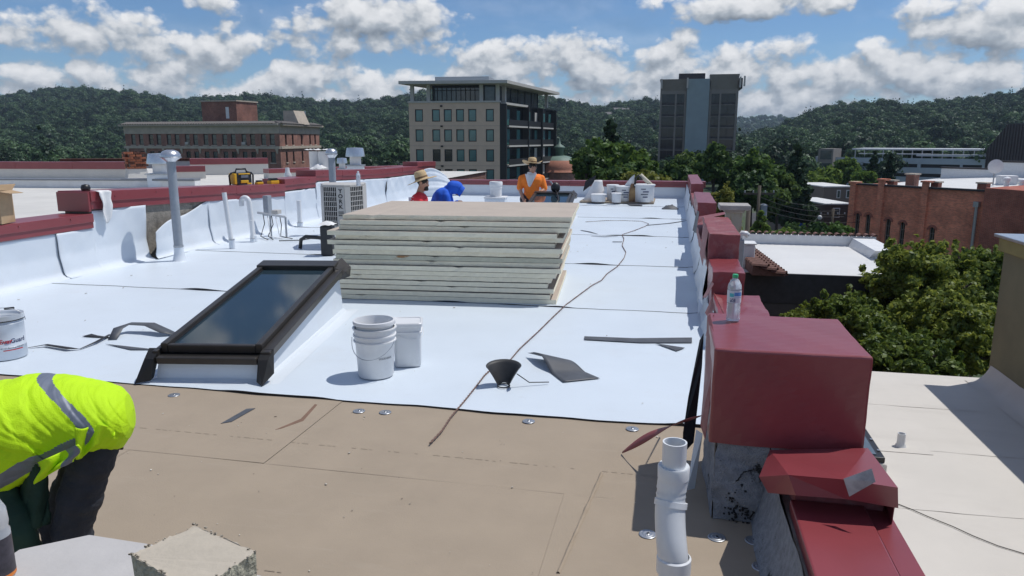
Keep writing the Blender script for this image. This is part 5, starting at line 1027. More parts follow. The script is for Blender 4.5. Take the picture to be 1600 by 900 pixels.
# ------------------------------------------------------------------ membrane scraps on the roof
def scrap(label, pts, z=.016, m=None, curl=None, name='membrane_scrap', th=.0018):
    W_ = [P(*p) for p in pts]; mb = MB(); mb.add([(p.x, p.y, z + (curl[i] if curl else 0)) for i, p in enumerate(W_)], [tuple(range(len(pts)))]); o = mb.obj(name, m or m_under); s = o.modifiers.new('thick', 'SOLIDIFY'); s.thickness = th; s.offset = 1; return tag(o, label, 'scrap')
def strip(label, pts, w, z0=.014, hs=None, m=None, name='membrane_strip', axis=None):
    """ribbon following pixel points with heights hs"""
    c = [P(*p) + ZZ * (hs[i] if hs else 0) * 1.0 for i, p in enumerate(pts)]; mb = MB(); vs = []
    for i, p in enumerate(c):
        tn = (c[min(i + 1, len(c) - 1)] - c[max(i - 1, 0)]); tn.z = 0; tn.normalize(); s = Vector((-tn.y, tn.x, 0)); ww = w[i] if isinstance(w, (list, tuple)) else w
        vs += [p - s * ww / 2 + ZZ * z0, p + s * ww / 2 + ZZ * z0]
    mb.add(vs, [(2 * i, 2 * i + 2, 2 * i + 3, 2 * i + 1) for i in range(len(c) - 1)]); o = mb.obj(name, m or m_under, smooth=True); s = o.modifiers.new('thick', 'SOLIDIFY'); s.thickness = .0018; s.offset = 1; return tag(o, label, 'strip')
scrap('long straight grey membrane offcut lying by the parapet box', [(913, 528), (990, 531), (1081, 530), (1081, 538), (1000, 538), (913, 533)])
scrap('small pointed grey triangle beside the long offcut', [(1024, 539), (1070, 546), (1057, 551)])
def flapscrap():
    mb = MB(); A, B, C_, D_ = P(826, 560), P(872, 566), P(937, 594), P(880, 600)
    def f(u, v):
        p = A.lerp(B, v).lerp(D_.lerp(C_, v), u); z = .014 + .085 * math.sin(min(1, u * 1.5) * math.pi) ** 1.2 * (1 - .5 * v) + .03 * max(0, .25 - u) * 4 * (1 - v); return (p.x - .05 * max(0, .2 - u) * (1 - v), p.y, z)
    mb.grid(18, 8, f); o = mb.obj('membrane_flap', m_under, smooth=True); s = o.modifiers.new('thick', 'SOLIDIFY'); s.thickness = .002; s.offset = 1; tag(o, 'curled dark grey membrane flap lying next to the black funnel', 'scrap')
flapscrap()
strip('grey strip bent into an arch beside the big skylight', [(176, 533), (186, 524), (205, 520), (235, 521), (258, 525), (276, 525)], [.07, .09, .10, .12, .12, .06], hs=[.0, .05, .07, .07, .03, .0])
strip('short forked black strip end on the white sheet', [(136, 526), (150, 528), (172, 530)], [.09, .05, .02], m=m_black)
strip('thin dark peeled edge strip snaking before the skylight', [(44, 546), (72, 543), (108, 549), (125, 548), (150, 539), (173, 527)], [.01, .04, .05, .012, .03, .03], m=m_black, hs=[0, .01, .012, .0, .01, .012])
scrap('small dark sliver left lying along the skylight side', [(165, 540), (246, 549), (205, 549)])
scrap('black adhesive strip stuck on the tan board', [(345, 663), (385, 640), (399, 639), (362, 660)], .006, m_under)
scrap('split dark crack in the tan facer beneath the sheet edge', [(430, 672), (470, 655), (492, 632), (496, 633), (474, 658), (440, 670)], .003, M('torn_facer', (.19, .115, .08), .9))
strip('narrow dark strip lying on the sheet by the far cord', [(1010, 353), (1045, 350), (1078, 345)], .05)
strip('dark scrap strip on the sheet near the second seam', [(908, 361), (920, 363), (934, 367)], [.05, .05, .01])
strip('grey scrap ribbon lying beside the winding cord', [(957, 379), (972, 379)], .05)
strip('thin dark offcut lying across the cord at the seam', [(924, 370), (945, 371), (965, 370)], [.02, .05, .02])
scrap('grey scrap mat lying before the far pails', [(975, 316), (1000, 316), (1004, 323), (984, 322)], .03)
# black funnel-shaped pipe boot
def boot():
    p = P(787, 606); t = thing('pipe_boot', 'black rubber pipe boot upturned like a funnel on the white roof', 'pipe boot', (p.x, p.y, .02), 0)
    prof = [(.040, .002), (.046, .02), (.075, .075), (.108, .13), (.124, .15)]; mb = MB(); n = 30
    arc = [math.radians(-28 + 236 * k / n) for k in range(n + 1)]
    mb.rings([[(r * math.cos(a), r * math.sin(a) * .92, z + .012 * math.sin(a)) for a in arc] for r, z in prof], 0, False, False); o = mb.obj('cone', m_rubber, t, True); s_ = o.modifiers.new('thick', 'SOLIDIFY'); s_.thickness = .004
    mb = MB(); mb.lathe([(.040, 0), (.046, 0), (.046, .008), (.040, .008)], 28, caps=False); mb.obj('collar', m_rubber, t)
    t.location.z = .012
    q = P(787, 609); mb = MB(); pts = [(.09, .02, .09), (.17, .06, .02), (.30, .12, .012)]; mb.tube(pts, .004, 6); mb.obj('draw_band', m_rubber, t)
boot()
# cords
def cord(label, pts, r, m, name='extension_cord', twist=True, z=.012):
    c = [P(*p) for p in pts]; fine = []
    for i in range(len(c) - 1):
        for k in range(10): q = c[i].lerp(c[i + 1], k / 10); fine.append(q)
    fine.append(c[-1]); sm = [fine[0]] + [(fine[i - 1] + fine[i] * 2 + fine[i + 1]) / 4 for i in range(1, len(fine) - 1)] + [fine[-1]]
    mb = MB()
    if twist:
        for ph in (0, math.pi):
            s = 0; L_ = []
            for i, q in enumerate(sm):
                if i: s += (q - sm[i - 1]).length
                a = s * 70 + ph; L_.append(Vector((q.x + r * .6 * math.cos(a), q.y, z + r + r * .55 * math.sin(a))))
            mb.tube(L_, r * .62, 5)
    else: mb.tube([(q.x, q.y, z + r) for q in sm], r, 6)
    return tag(mb.obj(name, m, None, True), label, 'cord')
cord('brown twisted extension cord winding the length of the white roof', [(672, 697), (690, 678), (705, 655), (726, 630), (745, 606), (757, 590), (770, 578), (792, 572), (812, 548), (840, 522), (862, 500), (885, 478), (905, 463), (925, 448), (940, 440), (948, 430), (965, 418), (975, 405), (978, 396), (972, 385), (975, 375), (972, 368), (990, 362), (1008, 355), (1014, 351), (1003, 347), (975, 346), (945, 346), (915, 348)], .006, m_cord)
mb = MB(); mb.tube([P(x, y, cz + .012) for x, y in ((1402, 787), (1425, 796), (1450, 807), (1490, 823), (1520, 837), (1560, 853), (1610, 868))], .0035, 5); tag(mb.obj('roof_wire', m_black, None, True), 'thin dark wire crossing the cream roof', 'wire')
def strap():
    mb = MB(); A, B = P(972, 710), PY(1098, 652, 3.5); n = 24
    for i in range(1): mb.grid(n, 2, lambda u, v: (lambda p: (p.x, p.y + (v - .5) * (.02 + .03 * math.sin(u * 3.1)), p.z + .012 + (v - .5) * .03 * math.sin(u * 6) + .025 * math.sin(u * 3.14)))(A.lerp(B, u)))
    o = mb.obj('twisted_strap', m_redold, None, True); s = o.modifiers.new('thick', 'SOLIDIFY'); s.thickness = .003; tag(o, 'twisted faded red metal strip springing from the torn parapet box', 'metal strip')
strap()
# fastening plates
def plates():
    mb = MB(); mb.lathe([(0, .0052), (.006, .0052), (.007, .0028), (.012, .0022), (.018, .004), (.022, .004), (.025, .002), (.030, .0022), (.034, .0038), (.038, .002), (.039, .0004)], 28, caps=False); mb.box(-.021, -.003, .0040, -.012, .003, .0046); mb.box(.012, -.003, .0040, .021, .003, .0046); me = mb.mesh('fastening_plate', m_galv, True); scr = MB().lathe([(0, .0075), (.0045, .0075), (.006, .0045)], 10).mesh('screw', m_blk)
    for (x, y), lb in (((272, 618), 'fastening plate below the front corner of the big skylight'), ((561, 643), 'one of two neighbouring fastening plates below the buckets, by the facer crack'), ((602, 645), 'one of two neighbouring fastening plates below the buckets, nearer the cord'), ((826, 659), 'fastening plate at the sheet edge below the curled flap'), ((988, 671), 'fastening plate at the sheet edge above the twisted red strip'), ((1012, 836), 'sunlit fastening plate beside the white plastic pipe'), ((1120, 841), 'shaded fastening plate at the foot of the bitumen wrap'), ((1178, 846), 'shaded fastening plate in the corner of the two bitumen walls'), ((1190, 887), 'fastening plate along the low bitumen wall, next to the corner one')):
        p = P(x, y); o = put('fastening_plate', me, None, (p.x, p.y, .0035), rng.uniform(0, 3)); tag(o, lb, 'plate', 'round metal fastening plates'); put('screw', scr, o)
plates()
# ------------------------------------------------------------------ pvc vent, roof vents and pipes
def pvc_vent():
    x, y = .045, 2.60; t = thing('pvc_vent_pipe', 'white plastic pipe with offset elbows rising beside the bitumen wall', 'pipe', (x, y, .0)); R = .044
    top = PY(1050, 690, y).z
    mb = MB(); n = 32; mb.lathe([(R, top - .19), (R, top), (R - .006, top), (R - .006, top - .15)], n, caps=False); mb.obj('top_pipe', m_pvc, t, auto=40)
    mb = MB(); mb.lathe([(R + .001, top - .145), (R + .013, top - .14), (R + .014, top - .095), (R + .011, top - .09), (R, top - .094)], n, caps=False); mb.obj('coupling', m_pvc, t, auto=40)
    # offset bend
    pts = []; z0 = top - .14
    for k in range(15): u = k / 14; pts.append((.014 * (u * u * (3 - 2 * u)) - .012 * math.sin(u * math.pi), -.085 * (u * u * (3 - 2 * u)), z0 - .30 * u))
    mb = MB(); mb.tube(pts, [R + .011] * 15, n, caps=False); mb.obj('offset_elbow', m_pvc, t, auto=50)
    mb = MB(); mb.tube([(-.004, -.014, z0 - .085), (-.006, -.022, z0 - .105)], R + .016, n); mb.obj('hub_ring', m_pvc, t, auto=40)
    mb = MB(); mb.lathe([(R + .009, 0), (R + .009, z0 - .33), (R + .018, z0 - .325), (R + .018, z0 - .27), (R + .011, z0 - .265)], n, (.014, -.085, 0), caps=False); mb.obj('lower_pipe', m_pvc, t, auto=40)
    mb = MB(); mb.lathe([(R + .10, .002), (R + .09, .006), (R + .02, .012), (R + .011, .05)], n, (.014, -.085, 0), caps=False); mb.obj('base_flashing', m_bit, t)
pvc_vent()
def mushroom(px, pb, pt, d, r, label, m, cap_r, base=0.0, cap_h=.12, tcat='vent', collar=True):
    p = HD(px, pb, d); p.z = base; top = HD(px, pt, d).z - base; t = thing('vent_stack', label, tcat, p); mb = MB(); mb.lathe([(r, 0), (r, top - cap_h)], 20); mb.obj('pipe', m, t, auto=40)
    mb = MB(); mb.lathe([(r * .9, top - cap_h - .05), (r * 1.02, top - cap_h - .04), (cap_r * .93, top - cap_h * .95), (cap_r, top - cap_h * .85), (cap_r, top - cap_h * .62), (cap_r * .96, top - cap_h * .5), (cap_r * .75, top - cap_h * .18), (cap_r * .35, top), (0, top)], 28, caps=False); mb.obj('cap', m_alum, t, auto=35)
    mb = MB(); mb.lathe([(cap_r * 1.02, top - cap_h * .92), (cap_r * 1.06, top - cap_h * .86), (cap_r * 1.02, top - cap_h * .78)], 28, caps=False); mb.obj('drip_ring', m_galv, t)
    if collar:
        mb = MB(); mb.lathe([(r * 1.8, .002), (r * 1.5, .02), (r * 1.12, .12), (r * 1.05, .22)], 20, caps=False); mb.obj('boot', m_tpo2, t, True)
        mb = MB(); mb.lathe([(r * 1.08, .20), (r * 1.12, .205), (r * 1.12, .225), (r * 1.08, .23)], 20, caps=False); mb.obj('clamp', m_galv, t)
    return t
pv = P(281, 408); dv = (pv - CAM).dot(FH)
mushroom(281, 408, 234, dv, .06, 'tall grey vent stack with mushroom cap standing on the white roof', m_grayp, .135)
mushroom(522, 330, 232, 13.4, .062, 'grey vent stack with mushroom cap behind the condenser', m_grayp, .105)
def plain_pipe(px, pb, pt, r, label, m, lean=(0, 0)):
    p = P(px, pb); d = (p - CAM).dot(FH); h = HD(px, pt, d).z; t = thing('standpipe', label, 'pipe', (p.x, p.y, .01)); mb = MB(); mb.tube([(0, 0, 0), (lean[0] * .5, lean[1] * .5, h * .5), (lean[0], lean[1], h)], r, 16); mb.obj('pipe', m, t, auto=40)
    mb = MB(); mb.lathe([(r * 1.25, 0), (r * 1.25, h * .16), (r * 1.02, h * .165)], 16, caps=False); mb.obj('boot', m_tpo2, t); mb = MB(); mb.lathe([(r * 1.32, h * .15), (r * 1.32, h * .17)], 16); mb.obj('clamp', m_galv, t)
plain_pipe(363, 389, 302, .036, 'leaning plain white standpipe by the left flashing', m_pvc, (-.07, 0)); plain_pipe(469, 355, 314, .045, 'short stubby white standpipe beside the condenser', m_pvc)
plain_pipe(395, 379, 345, .03, 'short white pipe behind the gooseneck vent', m_pvc)
def gooseneck():
    p = P(395, 378); d = (p - CAM).dot(FH); h = HD(395, 310, d).z; t = thing('gooseneck_vent', 'white gooseneck vent pipe turned down towards the wall', 'vent', (p.x + .02, p.y, .01)); rad = .07
    pts = [(0, 0, 0), (-.02, 0, h * .5), (-.04, 0, h - rad)] + [(-.04 - rad + rad * math.cos(a), 0, h - rad + rad * math.sin(a)) for a in [math.pi * k / 10 for k in range(1, 11)]] + [(-.04 - 2 * rad, 0, h - rad - .07)]
    mb = MB(); mb.tube(pts, .042, 16); mb.obj('pipe', m_pvc, t, auto=40); mb = MB(); mb.lathe([(.058, 0), (.056, .10), (.044, .12)], 16, caps=False); mb.obj('boot', m_tpo2, t)
gooseneck()
def hood(px, pb, pt, d, w, label, base, sq=True):
    p = HD(px, pb, d); p.z = base; h = HD(px, pt, d).z - base; t = thing('hooded_vent', label, 'vent', p, YAW + .1); r = w / 2
    mb = MB(); mb.box(-r * .82, -r * .82, 0, r * .82, r * .82, h * .40); mb.obj('curb', m_tpo2, t, bevel=.01); mb = MB(); mb.box(-r * .95, -r * .95, h * .40 + .002, r * .95, r * .95, h * .43); mb.obj('curb_cap', m_galv, t)
    mb = MB(); mb.lathe([(r * .58, h * .43), (r * .58, h * .80)], 24); mb.obj('neck', m_whitep, t, auto=40)
    mb = MB(); mb.lathe([(r * .7, h * .70), (r * 1.0, h * .705), (r * 1.0, h * .74), (r * .86, h * .97), (r * .83, h), (0, h + .01)], 24, caps=False); mb.obj('hood', m_alum, t, auto=35)
hood(252, 283, 240, 21.0, .68, 'hooded aluminium vent beside the brick chimney', .36); hood(556, 268, 231, 24.0, .62, 'tall hooded vent on a curb beyond the left parapet', .5); hood(535, 268, 247, 25.0, .36, 'small hooded vent next to the taller one', .5)
def wrapped_vents():
    p = HD(500, 266, 21); t = thing('wrapped_vent', 'pair of white round vents wrapped in clear plastic', 'vent', (p.x, p.y, .36), 0); top = HD(500, 236, 21).z - .36
    for sx, r in ((-.14, .15), (.15, .17)):
        mb = MB(); mb.lathe([(r, 0), (r, top * .8), (r * 1.03, top * .81), (r * 1.03, top * .98), (r * .9, top)], 22); mb.obj('vent_body', m_whitep, t, auto=40).location = (sx, 0, 0)
    mb = MB(); mb.grid(20, 8, lambda u, v: (-.34 + .7 * u, -.24 + .5 * v, top + .01 + .05 * wav(u * 9 + v * 5, 2) * wav(v * 6, 1) + .03)); mb.obj('plastic_sheet', m_cloth, t, True)
    mb = MB(); mb.grid(12, 8, lambda u, v: (-.1 + .42 * u, -.45 + .3 * v, .55 + .13 * math.sin(u * 3.1) * math.sin(v * 3.1) + .02 * wav(u * 8, 1))); mb.obj('plastic_bundle', m_cloth, t, True)
wrapped_vents()
def lantern_pipe():
    p = HD(450, 281, 16.5); t = thing('lantern_cap_pipe', 'small white pipe with lantern shaped cap behind the red coping', 'vent', (p.x, p.y, .36)); h = HD(450, 262, 16.5).z - .36; mb = MB(); mb.lathe([(.045, 0), (.05, h * .5), (.055, h * .62), (.085, h * .7), (.085, h * .78), (.05, h * .88), (.04, h), (0, h)], 18); mb.obj('pipe', m_pvc, t, auto=50)
lantern_pipe()
def flue():
    p = P(775, 322); t = thing('square_base_vent', 'white round vent on a square curb behind the stack', 'vent', (p.x, p.y, .008), .1); d = (p - CAM).dot(FH); s = d / 1178; h = HD(775, 284, d).z
    mb = MB(); mb.box(-16 * s, -16 * s, 0, 16 * s, 16 * s, .20); mb.obj('curb', m_tpo2, t, bevel=.02); mb = MB(); mb.box(-17 * s, -17 * s, .202, 17 * s, 17 * s, .24); mb.obj('flange', m_whitep, t, bevel=.005)
    mb = MB(); mb.lathe([(9.2 * s, .24), (9.2 * s, h * .72), (9.7 * s, h * .73), (9.7 * s, h * .84), (10.5 * s, h * .85), (10.5 * s, h * .97), (9.6 * s, h), (8.8 * s, h - .02)], 26); mb.obj('pipe', m_whitep, t, auto=40)
flue()
# ------------------------------------------------------------------ condenser
def condenser():
    c = PY(533, 300, 11.0); top = c.z + .14; t = thing('air_conditioner', 'beige condenser unit with dark grilles and black brand lettering', 'air conditioner', (c.x, 11.0, .0), YAW + math.radians(2)); z0, z1 = .34, top - .0
    z1 = HD(533, 287, (Vector((c.x, 11, 0))).dot(FH)).z
    poly = [(-.335, .10), (-.235, -.20), (-.02, -.27), (.10, -.27), (.18, -.22), (.325, .05), (.325, .40), (-.335, .40)]
    ins = [(p[0] * .94, p[1] * .94 + .005) for p in poly]
    mb = MB(); mb.prism(ins, z0 + .02, z1 - .03); mb.obj('coil', m_dkgrille, t); mb = MB(); mb.prism([(p[0] * 1.02, p[1] * 1.02) for p in poly], z1 - .035, z1); mb.obj('top_panel', m_tanp, t, bevel=.01); mb = MB(); mb.prism(poly, z0, z0 + .03); mb.obj('base_pan', m_tanp, t)
    def panel(i, j, solid, nm):
        a, b = Vector((*poly[i], 0)), Vector((*poly[j], 0)); u = (b - a); L_ = u.length; u.normalize(); n = Vector((u.y, -u.x, 0)); mx = Matrix(((u.x, -n.x, 0, a.x), (u.y, -n.y, 0, a.y), (0, 0, 1, 0), (0, 0, 0, 1))); mb = MB()
        if solid: mb.box(0, -.012, z0 + .03, L_, .006, z1 - .036, 0, mx)
        else:
            for k in range(8): x = L_ * k / 7; mb.box(max(0, x - .004), -.006, z0 + .03, min(L_, x + .004), .0, z1 - .036, 0, mx)
            for k in range(9): z = z0 + .03 + (z1 - .066 - z0) * k / 8; mb.box(0, -.010, z - .005, L_, -.0065, z + .005, 0, mx)
        return mb.obj(nm, m_tanp, t), mx, L_
    panel(0, 1, True, 'side_panel'); panel(1, 2, False, 'grille'); po, mx, L_ = panel(2, 3, True, 'corner_post'); panel(3, 4, True, 'corner_post'); panel(4, 5, False, 'grille'); panel(5, 6, True, 'side_panel')
    for k, ch in enumerate('YORK'):
        me = text_mesh(ch, .088, .002, 'CENTER', .002); me.materials.clear(); me.materials.append(m_blk); R_ = Matrix.Rotation(math.pi / 2, 4, 'X')
        for v in me.vertices: v.co = mx @ (Matrix.Translation((L_ / 2, -.015, z1 - .10 - .082 * k)) @ (R_ @ v.co))
        o = bpy.data.objects.new('letter', me); COL.objects.link(o); o.parent = po
    for k in range(3):
        mb = MB(); mb.box(.02, -.016, z1 - .43 - .028 * k, L_ - .02, -.0125, z1 - .418 - .028 * k, 0, mx); mb.obj('vent_slot', m_blk, po)
    mb = MB()
    for sx in (-.26, .26):
        for sy in (-.12, .34): mb.tube([(sx, sy, .008), (sx, sy, z0)], .02, 8)
    mb.box(-.3, -.15, z0 - .03, .3, -.11, z0 - .002); mb.obj('stand', m_galv, t)
    # line set and disconnect box at its side
    mb = MB(); mb.tube([(-.62, -.3, .02), (-.60, -.3, .16), (-.52, -.32, .21), (-.30, -.38, .20), (-.1, -.42, .17), (.05, -.44, .15), (.10, -.42, .02)], .03, 10); mb.obj('line_set', m_rubber, t, True)
    return t
condenser()
def bundle():
    p = P(513, 398); t = thing('wrapped_pallet_end', 'tall dark bundle standing behind the end of the board stack', 'bundle', (p.x + .05, p.y - .1, .01), .2); h = HD(510, 347, (p - CAM).dot(FH)).z; mb = MB(); mb.box(-.09, -.08, 0, .09, .10, h * .9); mb.obj('roll', m_rubber, t, bevel=.02); mb = MB(); mb.grid(8, 8, lambda u, v: (-.12 + .24 * u, -.10 + .22 * v, h * .9 + .015 + .05 * math.sin(u * 3) * math.sin(v * 3) + .012 * wav(u * 9 + v * 7))); mb.obj('plastic_top', m_cloth, t, True)
bundle()
def conduit():
    t = thing('conduit_rack', 'grey conduit and small junction boxes fixed to the flashing near the condenser', 'conduit', (-7.1, 12.0, .01), 0); mb = MB(); A = PX(402, 333, -7.05); B = PX(446, 340, -6.6); l = lambda p: (p.x + 7.1, p.y - 12, p.z)
    mb.tube([l(A), l(B)], .022, 6); mb.tube([l(B), l(Vector((B.x, B.y, .0)))], .018, 6); mb.tube([l(A.lerp(B, .45)), l(Vector((A.lerp(B, .45).x, A.lerp(B, .45).y, .0)))], .018, 6); mb.obj('conduit', m_galv, t)
    C2 = PX(418, 322, -7.15); mb = MB(); mb.cbox(l(C2), (.10, .14, .36)); b_ = mb.obj('disconnect_box', m_grayp, t, bevel=.01); C3 = PX(432, 332, -6.9); mb = MB(); mb.cbox(l(C3), (.12, .14, .07)); mb.obj('junction_box', m_tanp, t, bevel=.005)
    for k in range(5):
        a = l(A.lerp(B, .2 + .15 * k)); mb = MB(); mb.tube([a, (a[0] + .05, a[1] - .05, a[2] * .6), (a[0] + rng.uniform(-.1, .2), a[1] - .1, .04), (a[0] + rng.uniform(.1, .4), a[1] - rng.uniform(.05, .3), .012)], .008, 5); mb.obj('wire', m_pvc if k % 2 else m_black, t, True)
conduit()
cord('thin loose black wires hanging down over the red coping', [(436, 378), (470, 377), (500, 372)], .008, m_black, 'loose_wire', False)
# radio, charger, rag, cardboard box on the left coping
def radio(px, py, w_px, label, small=False):
    c = PX(px, py, -7.55); d = (c - CAM).dot(FH); s = d / 1178; W2 = w_px * s; zt = None
    y = c.y; zc = 1.03 + (.84 - 1.03) * (y - 8.25) / 4.95 + .012; t = thing('jobsite_radio' if not small else 'battery_charger', label, 'radio' if not small else 'charger', (c.x, y, zc), YAW + .9); hh = W2 * (.52 if not small else .7)
    if not small:
        mb = MB(); mb.cbox((0, 0, hh * .5), (W2 * .66, W2 * .42, hh * .9)); mb.obj('body', m_blk, t, bevel=.015); mb = MB(); mb.cbox((-W2 * .36, 0, hh * .5), (W2 * .12, W2 * .40, hh * .8)); mb.cbox((0, -W2 * .215, hh * .28), (W2 * .34, .02, hh * .22)); mb.cbox((W2 * .2, -W2 * .215, hh * .12), (W2 * .2, .02, hh * .12)); mb.cbox((0, -W2 * .215, hh * .86), (W2 * .5, .025, hh * .09)); mb.obj('yellow_panel', m_yel, t, bevel=.008)
        mb = MB(); mb.cbox((0, -W2 * .22, hh * .68), (W2 * .32, .02, hh * .2)); mb.obj('display', m_greyink, t)
        mb = MB(); mb.tube([(-W2 * .5, 0, 0), (-W2 * .52, 0, hh * .75), (-W2 * .44, 0, hh * .92), (-W2 * .24, 0, hh), (-W2 * .2, 0, hh * 1.22), (W2 * .2, 0, hh * 1.22), (W2 * .24, 0, hh), (W2 * .44, 0, hh * .92), (W2 * .52, 0, hh * .75), (W2 * .5, 0, 0)], .016, 8); mb.obj('roll_cage', m_blk, t, True)
    else:
        mb = MB(); mb.cbox((0, 0, hh * .28), (W2, W2 * .8, hh * .5)); mb.obj('body', m_yel, t, bevel=.01); mb = MB(); mb.cbox((0, 0, hh * .72), (W2 * .8, W2 * .6, hh * .36)); mb.obj('battery', m_blk, t, bevel=.01)
radio(378, 290, 40, 'black and yellow jobsite radio with roll cage on the red coping'); radio(405, 290, 11, 'small yellow battery charger beside the radio', True); radio(427, 289, 15, 'yellow and black tool case in the coping step', True)
def cbox():
    c = PX(10, 338, -7.58); t = thing('cardboard_box', 'open cardboard box with torn flaps on the low red coping', 'box', (c.x - .02, 6.95, .765), .35); w, dp, h = .42, .30, .36; th = .006
    mb = MB(); mb.box(-w / 2, -dp / 2, 0, w / 2, -dp / 2 + th, h * .62, 0); mb.box(-w / 2, dp / 2 - th, 0, w / 2, dp / 2, h, 0); mb.box(-w / 2, -dp / 2 + th, 0, -w / 2 + th, dp / 2 - th, h, 0); mb.box(w / 2 - th, -dp / 2 + th, 0, w / 2, dp / 2 - th, h, 0); mb.box(-w / 2 + th, -dp / 2 + th, 0, w / 2 - th, dp / 2 - th, th, 1); mb.obj('carton', [m_card, m_cardin], t)
    for pts in ([(-w / 2, -dp / 2, h), (w / 2, -dp / 2, h), (w / 2 + .03, -dp / 2 - .12, h + .02), (-w / 2, -dp / 2 - .1, h - .07)], [(-w / 2, dp / 2, h), (w / 2, dp / 2, h), (w / 2, dp / 2 + .1, h + .07), (-w / 2, dp / 2 + .1, h + .05)], [(w / 2, -dp / 2, h), (w / 2, dp / 2, h), (w / 2 + .12, dp / 2, h - .03), (w / 2 + .12, -dp / 2, h - .02)]):
        mb = MB(); mb.add(pts, [(0, 1, 2, 3)]); o = mb.obj('flap', m_card, t); s = o.modifiers.new('thick', 'SOLIDIFY'); s.thickness = .005
    for k, z in enumerate((.08, .20)):
        me = text_mesh('FRAGILE' if False else 'ROOFING', .06, .0005); me.materials.clear(); me.materials.append(M('box_print', (.10, .06, .035), .9))
        o = bpy.data.objects.new('print', me); 
        bpy.data.objects.remove(o)
        mb = MB(); mb.box(-w / 2 + .03, -dp / 2 - .0015, z, -.03, -dp / 2 - .0002, z + .045); mb.obj('printed_patch', M('box_print', (.13, .08, .045), .9, var=.6, scale=30, thresh=(.45, .55)), t)
cbox()
def rag():
    c = PX(161, 318, -7.36); t = thing('white_rag', 'white rag hanging over the red coping', 'rag', (-7.34, c.y, .60)); mb = MB()
    mb.grid(10, 26, lambda u, v: ((-.10 * (1 - v / .25) if v < .25 else .015 + .02 * math.sin(u * 7 + v * 3)) , (-.12 + .20 * u) * (1 - .2 * v) + .05 * v + .012 * math.sin(v * 14 + u * 4), (.435 - .0 * v) if v < .25 else .435 - .5 * (v - .25) * (1 + .15 * math.sin(u * 5)))); o = mb.obj('cloth', m_cloth, t, True); s = o.modifiers.new('thick', 'SOLIDIFY'); s.thickness = .006
rag()
mb = MB(); c = PX(134, 296, -7.5); mb.lathe([(.0, 0), (.05, .01), (.06, .05), (.045, .09), (0, .10)], 14, (c.x, c.y, 1.03)); tag(mb.obj('tape_roll', m_blk, None, True), 'small black round tape roll on the coping by the rag', 'tape')
